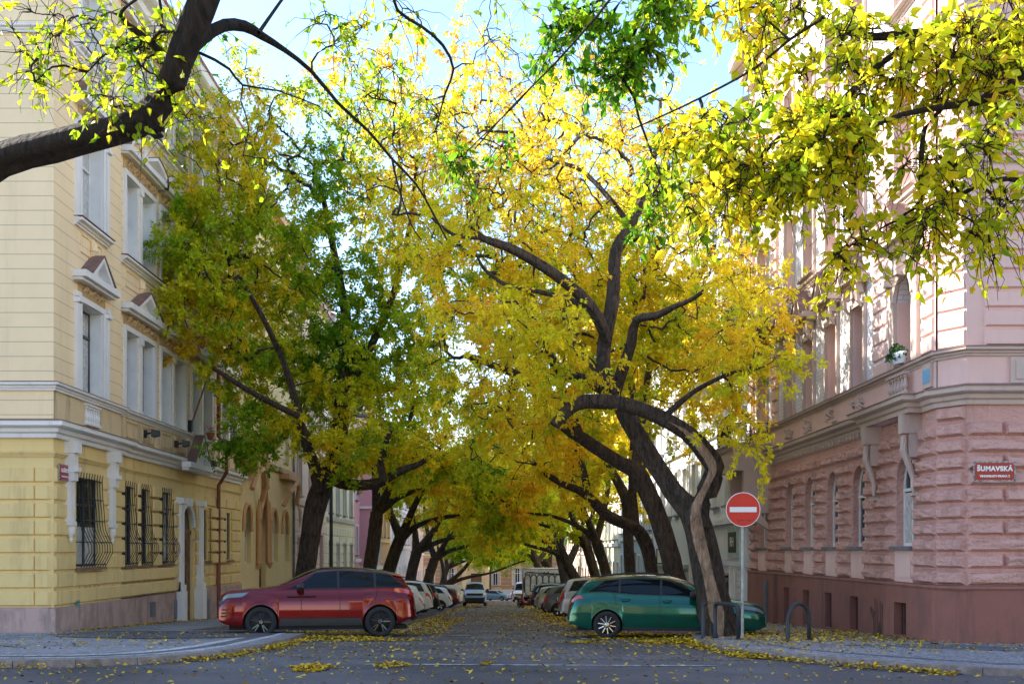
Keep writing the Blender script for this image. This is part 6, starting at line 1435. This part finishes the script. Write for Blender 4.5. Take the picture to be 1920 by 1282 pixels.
# first tree on the right: leaning, forked, with a long strip of bare wood
Y = 24.3
T = [[(1362, 1215, 42), (1350, 1180, 33), (1336, 1120, 30), (1318, 1040, 28), (1302, 975, 25), (1283, 945, 20), (1262, 920, 17), (1225, 862, 15.5), (1190, 805, 15), (1168, 768, 14), (1150, 740, 13)],
     [(1308, 985, 22), (1314, 940, 20), (1332, 905, 18), (1341, 878, 18), (1322, 847, 17), (1288, 812, 15), (1240, 785, 14), (1195, 766, 13), (1150, 755, 14), (1095, 752, 12), (1062, 768, 11), (1038, 797, 9)],
     [(1150, 742, 15), (1134, 690, 12), (1136, 640, 12), (1150, 560, 12), (1155, 470, 11), (1178, 432, 10), (1200, 385, 8), (1220, 320, 6), (1236, 250, 4), (1238, 190, 3)],
     [(1140, 640, 10), (1112, 582, 11), (1060, 530, 10), (1002, 490, 9), (950, 462, 8), (905, 447, 6), (878, 420, 4)],
     [(1146, 738, 11), (1090, 708, 9), (1048, 692, 8), (1030, 655, 7), (1016, 622, 5), (998, 588, 3)],
     [(1132, 745, 9), (1122, 700, 8), (1090, 665, 6), (1045, 642, 5), (1030, 620, 3)],
     [(1110, 580, 6), (1060, 560, 5), (1000, 545, 4), (950, 535, 4), (915, 512, 3)],
     [(1150, 740, 11), (1168, 685, 10), (1184, 640, 9), (1192, 600, 8), (1230, 592, 7), (1265, 575, 5), (1300, 560, 4), (1350, 520, 3)],
     [(1240, 786, 7), (1300, 735, 5), (1370, 700, 4), (1430, 690, 3)], [(1185, 430, 6), (1150, 380, 5), (1090, 320, 4), (1030, 300, 3)], [(905, 447, 4), (850, 440, 3), (800, 400, 3)]]
limbs = [limb(T[0], Y, Y + .6), limb(T[1], Y, Y - .6), limb(T[2], Y + .6, Y + 2), limb(T[3], Y + .8, Y - .8), limb(T[4], Y + .6, Y - 1), limb(T[5], Y + .6, Y + 1.5), limb(T[6], Y + .5, Y + 1.8), limb(T[7], Y + .6, Y - .9), limb(T[8], Y - .3, Y - 1.5), limb(T[9], Y + 1.6, Y + 3), limb(T[10], Y - .8, Y - 1.2)]
# the scar: a strip raised a little from the front of the trunk and the right limb
def scar(tr, y, wid, lift):
    p = smooth_path(limb(tr, y[0], y[1]), .09); K = len(p); n = 7; V = []; rg = np.random.RandomState(3)
    for i in range(K):
        c, r = p[i, :3], p[i, 3]; t = p[min(i + 1, K - 1), :3] - p[max(i - 1, 0), :3]; t /= np.linalg.norm(t); toC = np.array([-c[0], -c[1], 0]); toC /= np.linalg.norm(toC); sx = np.cross(toC, t); sx /= np.linalg.norm(sx); fw = np.cross(t, sx)
        ww = wid * (1 + .18 * math.sin(i * .31)) * min(1, .25 + i / 8) * min(1, (K - 1 - i) / 8 + .1)
        for j in range(n):
            a = (j / (n - 1) - .5) * 2 * ww; V.append(c + sx * r * math.sin(a) * 1.05 + fw * r * math.cos(a) * (1.10 + lift) + rg.randn(3) * .004)
    idx = np.arange(K * n).reshape(K, n); q = np.stack([idx[:-1, :-1], idx[:-1, 1:], idx[1:, 1:], idx[1:, :-1]], -1).reshape(-1, 4); return np.array(V), q
v1, q1 = scar([(1352, 1190, 30), (1340, 1130, 29), (1324, 1060, 28), (1309, 1000, 24), (1305, 955, 24), (1322, 915, 18), (1336, 880, 18), (1318, 845, 17), (1285, 811, 15), (1250, 790, 14)], (Y, Y - .35), .40, .13)
make_tree('leaning forked tree with a long strip of bare wood, nearest on the right', RG, at(1362, 1215, Y), limbs,
          [(bp(1010, 520, Y + 2.5), (3.3, 2.2, 2.6), 80), (bp(1260, 600, Y + 2.4), (2.8, 2.2, 2.9), 75), (bp(1150, 330, Y + 2.9), (4.2, 2.6, 2.1), 90), (bp(1130, 560, Y + 3.1), (2.8, 2.0, 2.7), 36), (bp(940, 640, Y - 1), (2.0, 2, 1.3), 28), (bp(1400, 640, Y - 1.2), (1.2, 1.0, 1.2), 20), (bp(820, 380, Y), (2.2, 2.2, 2.2), 35), (bp(1395, 770, Y - 1), (.8, .8, .9), 8), (bp(1030, 700, Y - .5), (1.4, 1.5, .5), 12)],
          .72, 21, leaf=.115, ncomp=10000, thin=9.5, sil=.07, nth=20, hvar=.16, bare=(v1, q1), bark='bark', twiglen=.8, clumpsep=.5)
# right hand row
Y = 31.0
make_tree('thick left leaning tree right behind the green estate', RG, at(1290, 1183, Y), [limb([(1292, 1190, 24), (1277, 1120, 19), (1264, 1075, 17.5), (1243, 1000, 16.5), (1218, 930, 16), (1192, 880, 16), (1168, 868, 13), (1110, 832, 12), (1062, 800, 11), (1030, 770, 9), (985, 712, 9), (930, 686, 7), (872, 666, 6)], Y, Y - 1),
          limb([(1192, 885, 11), (1196, 830, 8), (1212, 730, 7), (1222, 620, 6), (1210, 500, 5), (1180, 380, 4)], Y, Y + 3), limb([(1085, 815, 9), (1050, 720, 7), (1010, 620, 6), (960, 520, 4)], Y - .6, Y + 1), limb([(1220, 650, 7), (1290, 560, 5), (1340, 460, 4)], Y, Y + 1)],
          [(bp(930, 640, Y), (3.2, 3, 1.9), 60), (bp(1130, 420, Y + 2), (5.0, 4, 4.2), 130), (bp(1290, 640, Y + 1), (2.6, 3, 2.4), 45), (bp(870, 430, Y), (2.5, 2.5, 2.6), 40), (bp(990, 780, Y), (2.0, 2, .9), 22), (bp(1000, 200, Y + 2), (5.0, 3, 1.8), 55)], .70, 22, leaf=.13, ncomp=7000, hvar=.2, clumpsep=.5)
Y = 37.0
make_tree('tree with an arm arching left over the road, third on the right', RG, at(1232, 1170, Y), [limb([(1234, 1176, 15), (1224, 1090, 11.5), (1213, 1020, 12), (1190, 988, 11), (1142, 968, 10), (1095, 925, 8), (1050, 905, 6), (1000, 870, 5)], Y, Y - 2), limb([(1190, 988, 9), (1184, 900, 7), (1190, 800, 8), (1180, 700, 6), (1150, 560, 4)], Y, Y + 2), limb([(1105, 932, 7), (1085, 850, 6), (1040, 760, 4)], Y - 1, Y)],
          [(bp(1120, 560, Y), (5.5, 4, 5.0), 110), (bp(1010, 850, Y - 1), (3.0, 3, 1.4), 40), (bp(1010, 330, Y), (5, 4, 3), 60), (bp(800, 230, Y + 1), (4.5, 3, 2.6), 55)], .72, 23, leaf=.14, ncomp=6200, clumpsep=.6)
Y = 43.0
make_tree('straight slim tree between two bent ones on the right', RG, at(1187, 1160, Y), [limb([(1188, 1165, 13), (1181, 1080, 10), (1178, 1000, 10), (1174, 940, 10), (1150, 890, 8), (1120, 840, 6), (1080, 780, 4)], Y, Y - 1), limb([(1174, 945, 8), (1200, 890, 8), (1215, 800, 7), (1200, 650, 4)], Y, Y + 2)],
          [(bp(1130, 660, Y), (5.0, 4, 4.6), 95), (bp(1010, 800, Y), (3, 3, 1.6), 40), (bp(940, 330, Y), (6.5, 4, 4.0), 90), (bp(900, 140, Y), (8, 4, 2.2), 60)], .76, 24, leaf=.16, ncomp=5400, clumpsep=.7)
def street_tree(label, group, x, y, lean, h, hue, seed, leaf, n, fork=None, r=.33, cr=4.6, kink=0, low=None):
    g = gz(y) + .1; rn = random.Random(seed); fk = fork or 3.4 + rn.random(); fx = x + lean * .22
    tr = [(x, y, g - .2, r * 1.35), (x + kink * .5, y, g + fk * .4, r), (fx + kink, y, g + fk, r * .95)]
    L = [tr]; T_ = (fx + kink, y, g + fk, r * .75); top = g + h
    L.append([T_, (fx + lean * .5, y - .5, g + fk + 1.5, r * .5), (fx + lean * .9, y - 1, g + fk + 3.4, r * .36), (fx + lean * 1.3, y - 1.2, g + fk + 5.6, r * .2), (fx + lean * 1.6, y - 1, top - 2.5, .04)])
    L.append([T_, (fx + lean * .1 - lean * .2, y + .7, g + fk + 1.8, r * .5), (fx - lean * .25, y + 1.4, g + fk + 4, r * .3), (fx - lean * .2, y + 1.5, top - 2.5, .05)])
    L.append([T_, (fx + lean * .6, y + .2, g + fk + .7, r * .42), (fx + lean * 1.3, y + .3, g + fk + 1.2, r * .3), (fx + lean * 2.1, y + .2, g + fk + 1.3 + rn.random(), r * .2), (fx + lean * 2.8, y, g + fk + 2.4, .05)])
    z0 = g + (low or (fk + .6)); cx = x + lean * 1.1
    bl = [((cx, y, (z0 + top) / 2 + .5), (cr, 3.6, (top - z0) / 2), 95), ((x + lean * 2.4, y, z0 + 1.6), (2.6, 3, 1.5), 40)]
    return make_tree(label, group, (x, y, g), L, bl, hue, seed, leaf=leaf, ncomp=int(n * .72), comp=3 if y > 75 else 5, clumpsep=.8, nth=12, thin=9.5, twigs=6, twiglen=1.0, hvar=.22)
street_tree('dark slim tree fifth along the right kerb', RG, 5.1, 50, -1.9, 13.2, .72, 31, .18, 7000, r=.25, kink=-.3)
street_tree('right hand tree beside the blue grey house with a bent stem', RG, 5.2, 58, -2.0, 12.6, .68, 32, .19, 6500, r=.27, kink=-.2)
street_tree('tree with an elbow bend reaching low over the parked cars on the right', RG, 5.2, 67, -2.4, 12.2, .62, 33, .20, 6000, fork=2.8, r=.34, kink=-.6)
street_tree('pale barked upright tree right of the graffiti truck', RG, 4.6, 76, -2.0, 12.2, .55, 34, .20, 6000, r=.38, kink=-.2)
street_tree('tree leaning sharply left over the graffiti truck', RG, 4.6, 92, -3.2, 13, .42, 35, .24, 7000, fork=3.6, r=.34, kink=-1.0, low=4.0)
street_tree('green tree behind the graffiti truck on the right', RG, 5.2, 106, -2.6, 13, .40, 36, .26, 6000, r=.3, low=4.0)
street_tree('farthest tree of the right hand row', RG, 5.6, 124, -2.8, 13, .45, 37, .30, 5500, r=.3, low=4.2)
# left hand row
Y = 37.5
make_tree('big leaning tree with a green and yellow crown behind the red SUV', LG, at(562, 1172, Y), [limb([(560, 1180, 24), (568, 1110, 19), (575, 1060, 17.5), (586, 1000, 17), (596, 945, 18), (612, 895, 17), (628, 850, 15.5), (637, 800, 15), (641, 745, 13), (652, 650, 10), (642, 560, 8), (622, 450, 6), (600, 350, 4)], Y, Y + 1),
          limb([(602, 915, 15), (592, 880, 12), (578, 845, 9), (562, 790, 8), (540, 700, 6), (500, 610, 5), (450, 520, 4)], Y, Y - 2.5), limb([(618, 890, 12), (640, 903, 10), (675, 908, 9), (712, 905, 9), (735, 893, 8), (760, 880, 7), (790, 868, 5), (825, 840, 3)], Y, Y - 2), limb([(641, 745, 9), (690, 660, 7), (735, 560, 6), (765, 440, 5), (780, 320, 3)], Y + 1, Y), limb([(560, 780, 6), (480, 740, 5), (400, 690, 4)], Y - 2, Y - 4), limb([(720, 903, 7), (715, 860, 6), (735, 800, 4)], Y - 1.5, Y - 1.5)],
          [(bp(560, 620, Y + 1.2), (4.1, 3.4, 3.6), 165), (bp(400, 560, Y - 2), (2.2, 2.4, 2.9), 70), (bp(700, 690, Y + 1.6), (3.0, 2.8, 3.0), 85), (bp(570, 330, Y), (3.8, 3.2, 3.0), 95), (bp(385, 330, Y - 1), (1.8, 2.2, 2.4), 38), (bp(490, 820, Y - 1.5), (1.9, 1.8, .9), 34), (bp(700, 845, Y - 1), (2.2, 2, .9), 36), (bp(760, 480, Y), (2.0, 2.2, 2.4), 40), (bp(330, 480, Y - 2), (1.0, 1.4, 1.0), 12), (bp(400, 300, Y - 1), (2.3, 2.4, 2.6), 60), (bp(455, 450, Y - 1.5), (2.6, 2.2, 2.6), 60), (bp(620, 300, Y + 1), (3.4, 3, 2.8), 50), (bp(740, 260, Y), (2.6, 3, 2.6), 40), (bp(500, 190, Y), (2.4, 2, 1.8), 22)],
          .55, 41, leaf=.14, ncomp=25500, thin=15, hvar=.42, sil=.08, clumpsep=.45, htop=-.004, nth=18)
street_tree('straight trunked tree behind the red SUV tail', LG, -6.6, 53, 1.6, 13.2, .62, 42, .18, 6500, fork=5.0, r=.34)
street_tree('twisted tree with a split trunk, third on the left', LG, -6.7, 59, 2.4, 12.8, .64, 43, .18, 7000, fork=4.0, r=.36, kink=.5)
street_tree('stout tree over the white parked cars on the left', LG, -6.5, 74, 2.4, 12.6, .66, 44, .20, 6000, r=.39)
street_tree('dark twisted tree beyond the stout one on the left', LG, -6.3, 85, 2.6, 12.5, .56, 45, .22, 6000, r=.36, kink=.3)
street_tree('low forked tree whose arm reaches over the driving van', LG, -6.0, 98, 3.4, 12.5, .50, 46, .25, 6500, fork=1.7, r=.32, low=3.9)
street_tree('farthest tree of the left hand row', LG, -6.8, 118, 3.0, 13, .48, 47, .28, 6000, r=.3, low=4.2)
street_tree('thin young tree before the ochre house at the street end', None, -1.9, 155, .4, 10, .55, 48, .30, 2600, fork=4.6, r=.16, cr=3.0, low=4.6)
# near branches that reach in from the trunks beside the lens
Y = 9.0
S1 = [[(-420, 1010, 95), (-330, 760, 80), (-220, 500, 62), (-110, 370, 40), (0, 297, 30), (100, 272, 29), (180, 252, 27), (255, 232, 25), (305, 190, 25), (335, 120, 25), (362, 50, 26), (392, -20, 25), (430, -160, 22), (450, -330, 18)],
      [(352, 95, 14), (385, 68, 12), (420, 48, 11), (460, 50, 10), (492, 68, 7.5), (535, 95, 4.6), (585, 135, 3.8), (635, 195, 3.2), (690, 245, 2.8), (735, 298, 2.5), (780, 345, 2), (812, 400, 2), (838, 450, 1.5)],
      [(300, 100, 6), (270, 70, 6), (235, 45, 6), (225, 30, 4), (240, 10, 3), (300, -30, 2.5)], [(345, 105, 3), (375, 100, 3), (430, 130, 2.5), (455, 160, 2), (520, 170, 1.5), (600, 200, 1.2)], [(485, 62, 4), (500, 40, 3.5), (525, 5, 3), (560, -40, 2)],
      [(290, 238, 20), (299, 255, 12)], [(158, 245, 12), (155, 228, 9)], [(735, 298, 2.5), (745, 345, 2), (770, 420, 1.4), (790, 450, 1)], [(720, -40, 3), (745, 20, 3), (790, 50, 3), (830, 85, 3), (850, 130, 2.5), (835, 175, 2), (815, 250, 1.4)]]
lm = [limb(S1[0], Y, Y - .4), limb(S1[1], Y - .3, Y + 1.6), limb(S1[2], Y, Y - .5), limb(S1[3], Y, Y + .5), limb(S1[4], Y, Y + .5), limb(S1[5], Y, Y), limb(S1[6], Y, Y), limb(S1[7], Y + .8, Y + 1), limb([(440, -250, 14), (520, -180, 8), (620, -110, 5)] + S1[8], Y - .4, Y + 1)]
bx, by, _ = at(-430, 1040, Y)
make_tree('dark near tree whose crooked bough crosses the upper left corner', None, (bx, by, gz(by)), [[(bx, by, gz(by) - .2, .55)] + lm[0]] + lm[1:],
          [(bp(250, 95, Y), (.75, .7, .38), 26), (bp(170, 60, Y), (.5, .6, .3), 10), (bp(215, 195, Y - .5), (.22, .3, .12), 5), (bp(40, 120, Y), (.3, .5, .35), 5), (bp(330, -150, Y), (1.2, 1.2, .5), 20), (bp(480, 300, Y + 1), (.3, .5, .25), 2), (bp(640, 60, Y + 1), (1.0, .8, .38), 9), (bp(850, 60, Y + 1), (.8, .8, .35), 6), (bp(330, 225, Y), (.15, .3, .12), 2), (bp(810, 200, Y + 1), (.12, .2, .3), 3), (bp(700, 200, Y + 1.4), (.5, .4, .4), 5)],
          .46, 51, leaf=.070, ncomp=1900, brs_=.0032, thin=99, comp=1, bark='bark_dark', twigs=7, twiglen=.34, sil=.05, nth=22, hvar=.10, htop=0, droop=.5, leafw=.62)
Y = 8.6
S2 = [[(2420, 1150, 120), (2360, 800, 95), (2260, 450, 70), (2130, 230, 45), (2020, 120, 26), (1920, 88, 17), (1880, 72, 16), (1830, 56, 14), (1780, 58, 12), (1740, 64, 10), (1690, 66, 9), (1640, 70, 7), (1580, 56, 5), (1538, 34, 4)],
      [(1540, 36, 3.5), (1480, 75, 3), (1420, 125, 2.6), (1350, 165, 2.2), (1270, 205, 1.8), (1180, 245, 1.4)], [(2130, 250, 26), (2010, 160, 18), (1925, 135, 12), (1890, 165, 9), (1830, 190, 8), (1770, 200, 6), (1690, 215, 5), (1620, 245, 3)], [(1640, 130, 7), (1620, 150, 7), (1590, 180, 8), (1560, 212, 8), (1525, 220, 6), (1490, 240, 6), (1450, 268, 5), (1420, 300, 4)],
      [(1770, 200, 4), (1735, 240, 4), (1728, 300, 5), (1726, 375, 4.5), (1700, 400, 2)], [(2020, 330, 14), (1960, 345, 8), (1890, 335, 5), (1830, 350, 4), (1770, 385, 3), (1700, 420, 2)], [(1640, 130, 6), (1680, 100, 6), (1760, 62, 6)], [(1480, 75, 2.5), (1440, 40, 2), (1370, -20, 1.6)],
      [(1980, -150, 10), (1700, -180, 7), (1400, -140, 5), (1250, -90, 4), (1170, -30, 3), (1120, 30, 2.5), (1040, 120, 2), (960, 200, 1.5), (890, 280, 1)]]
l2 = [limb(t, Y, Y + d) for t, d in zip(S2, (.2, .8, -.5, .6, -.3, -.4, .1, .5, 1.4))]
l2[6] = limb(S2[6], Y + .1, Y + .1); bx, by, _ = at(2440, 1150, Y)
make_tree('near tree with broad yellow green leaves whose boughs fill the upper right corner', None, (bx, by, gz(by)), [[(bx, by, gz(by) - .2, .6)] + l2[0]] + l2[1:],
          [(bp(1640, 130, Y), (1.0, .8, .42), 46), (bp(1800, 160, Y), (.7, .7, .5), 38), (bp(1450, 250, Y), (.75, .7, .45), 40), (bp(1370, 370, Y), (.45, .6, .34), 24), (bp(1560, 300, Y), (.6, .6, .34), 30), (bp(1830, 330, Y - .5), (.55, .6, .42), 26), (bp(1760, 420, Y - .4), (.5, .5, .22), 14), (bp(1600, 470, Y), (.34, .3, .28), 9), (bp(1880, 50, Y), (.4, .6, .3), 16), (bp(1450, 30, Y + .4), (.7, .6, .25), 22), (bp(1480, 330, Y), (.4, .5, .22), 14), (bp(1860, 450, Y), (.25, .4, .2), 6), (bp(1280, 260, Y + .5), (.35, .4, .25), 9)],
          .62, 52, leaf=.085, ncomp=7000, brs_=.0032, thin=99, comp=1, bark='bark_dark', twigs=7, twiglen=.32, sil=.07, nth=16, hvar=.26, htop=0, droop=.6, leafw=.62)
# green hanging sprays at the top centre belong to an overhead bough of a third near tree
g3 = [limb([(2440, 1150, 60), (2300, 300, 40), (2000, -200, 25), (1600, -260, 14), (1300, -120, 7), (1180, -20, 4), (1130, 60, 3)], 10.6, 10.0), limb([(1300, -120, 5), (1240, -20, 4), (1190, 60, 3), (1175, 130, 2)], 10.1, 10.2), limb([(1180, -20, 3), (1080, 20, 2.4), (1030, 50, 2)], 10, 10), limb([(1040, 70, 1.6), (1000, 160, 1.4), (900, 260, 1.2), (870, 290, 1)], 10.2, 11.5)]
bx, by, _ = at(2440, 1180, 10.6)
make_tree('near tree with drooping bright green sprays at the top centre', None, (bx, by, gz(by)), [[(bx, by, gz(by) - .2, .4)] + g3[0]] + g3[1:],
          [(bp(1060, 60, 10), (.42, .4, .2), 16), (bp(1190, 40, 10), (.55, .5, .25), 24), (bp(1150, 130, 10.2), (.24, .3, .18), 12), (bp(1250, 25, 10.2), (.3, .4, .2), 10), (bp(862, 308, 11.4), (.18, .2, .14), 7), (bp(945, 280, 11.4), (.09, .1, .12), 3), (bp(1205, 100, 10.2), (.15, .2, .12), 5), (bp(1215, 390, 11), (.12, .2, .25), 7), (bp(1240, 330, 11), (.25, .3, .3), 9)],
          .24, 53, leaf=.085, ncomp=2300, brs_=.0032, thin=99, comp=1, bark='bark_dark', twigs=7, twiglen=.26, sil=.07, nth=12, hvar=.14, htop=0, droop=.7, leafw=.6)

# ------------------------------------------------------------------ fallen leaves
rg = np.random.RandomState(77); pts = []
def add(n, xf, yf, zo=.012):
    x, y = xf(n), yf(n); pts.append(np.stack([x, y, np.array([gz(v) for v in y]) + zo], 1))
U = lambda a, b: (lambda n: rg.uniform(a, b, n))
add(2600, U(-11, 14), U(14, 24)); add(1100, U(-3.2, 4.5), U(19, 50)); add(300, U(-3.5, 2.4), U(50, 130))
add(1800, U(-3.3, -1.6), U(27, 45)); add(3000, lambda n: 2.2 + rg.exponential(.9, n) * -1 + 1, U(26, 60)); add(1300, lambda n: 2.4 - rg.exponential(.45, n), U(34, 110)); add(1300, lambda n: -3.2 + rg.exponential(.4, n), U(34, 110))
add(3000, U(2.2, 6.6), U(24.7, 26.8)); add(1500, U(5.2, 8.7), U(21, 27.5), KH + .012); add(900, U(3.5, 10), U(18, 24), KH + .01); add(500, U(-11, -6), U(19, 26), KH + .01); add(700, U(-11.1, -10.6), U(27, 40), KH + .01); add(900, U(6.9, 8.7), U(22, 45), KH + .01)
def along(path, n, d0, sp, zo, prof=None):
    L = np.array([0] + list(np.cumsum([math.dist(a, b) for a, b in zip(path, path[1:])]))); s = rg.rand(n) * L[-1]
    x = np.interp(s, L, [p[0] for p in path]); y = np.interp(s, L, [p[1] for p in path]); x2 = np.interp(s + .1, L, [p[0] for p in path]); y2 = np.interp(s + .1, L, [p[1] for p in path]); t = unit(np.stack([x2 - x, y2 - y], 1) + 1e-6)
    d = d0 - np.abs(rg.randn(n)) * sp * (.6 + .8 * np.abs(np.sin(s * 1.3))); keep = np.sin(s * 2.1) + rg.rand(n) * 1.8 > .1
    X = (x - t[:, 1] * d)[keep]; Yy = (y + t[:, 0] * d)[keep]; dd = d[keep]
    pts.append(np.stack([X, Yy, np.array([gz(v) for v in Yy]) + zo + rg.rand(len(X)) * .05], 1))
along(kl[1:9], 1000, -.04, .14, .01); along(kl[5:10], 900, -.04, .18, .01); along(kr[2:11], 1900, -.04, .15, .01)
def pile(px, py, rx, ry, n, h=.06):
    x, y = gat(px, py); a = rg.rand(n) * 6.28; r = np.sqrt(rg.rand(n)); X = x + np.cos(a) * r * rx * (1 + .2 * np.sin(3 * a)); Yy = y + np.sin(a) * r * ry
    pts.append(np.stack([X, Yy, np.array([gz(v) for v in Yy]) + .015 + h * (1 - r) * rg.rand(n)], 1))
for p in [(585, 1254, .33, .55, 380), (735, 1248, .30, .28, 170), (630, 1196, 1.2, .35, 600), (690, 1201, 1.1, .4, 600), (590, 1196, .5, .3, 350), (195, 1188, .45, .3, 300), (270, 1178, .9, .3, 350), (640, 1186, 1.5, .5, 700), (1240, 1205, .6, .5, 600), (1180, 1190, 1.6, .5, 900), (1425, 1232, .5, .3, 500), (1100, 1205, .4, .3, 150), (912, 1246, .1, .1, 30), (1390, 1190, 1.4, .5, 900)]: pile(*p)
Pn = np.vstack(pts); n = len(Pn); nrm = unit(np.stack([rg.randn(n) * .35, rg.randn(n) * .35, np.ones(n)], 1)); D = unit(np.cross(nrm, rg.randn(n, 3))); Un = np.cross(nrm, D)
V, q = leaf_quads(Pn, D, Un, rg.uniform(.05, .11, n) * (1 + np.clip((Pn[:, 1] - 30) / 90, 0, .6)), .55, .5); V[:, 2] = np.maximum(V[:, 2], np.repeat(Pn[:, 2], 4) - .006)
cc = np.array([.92, .80, 1.0]) * palette(np.clip(.82 + rg.randn(n) * .10, .3, 1)) * rg.uniform(.55, 1.05, n)[:, None]; br = rg.rand(n) < .22; cc[br] = np.array([.20, .10, .035]) * rg.uniform(.5, 1.3, (br.sum(), 1))
tag(np_mesh('fallen_leaves', V, q, M['litter'], None, np.repeat(cc, 4, 0)), 'yellow fallen leaves scattered over the road and heaped along the kerbs', 'fallen leaves', kind='stuff')
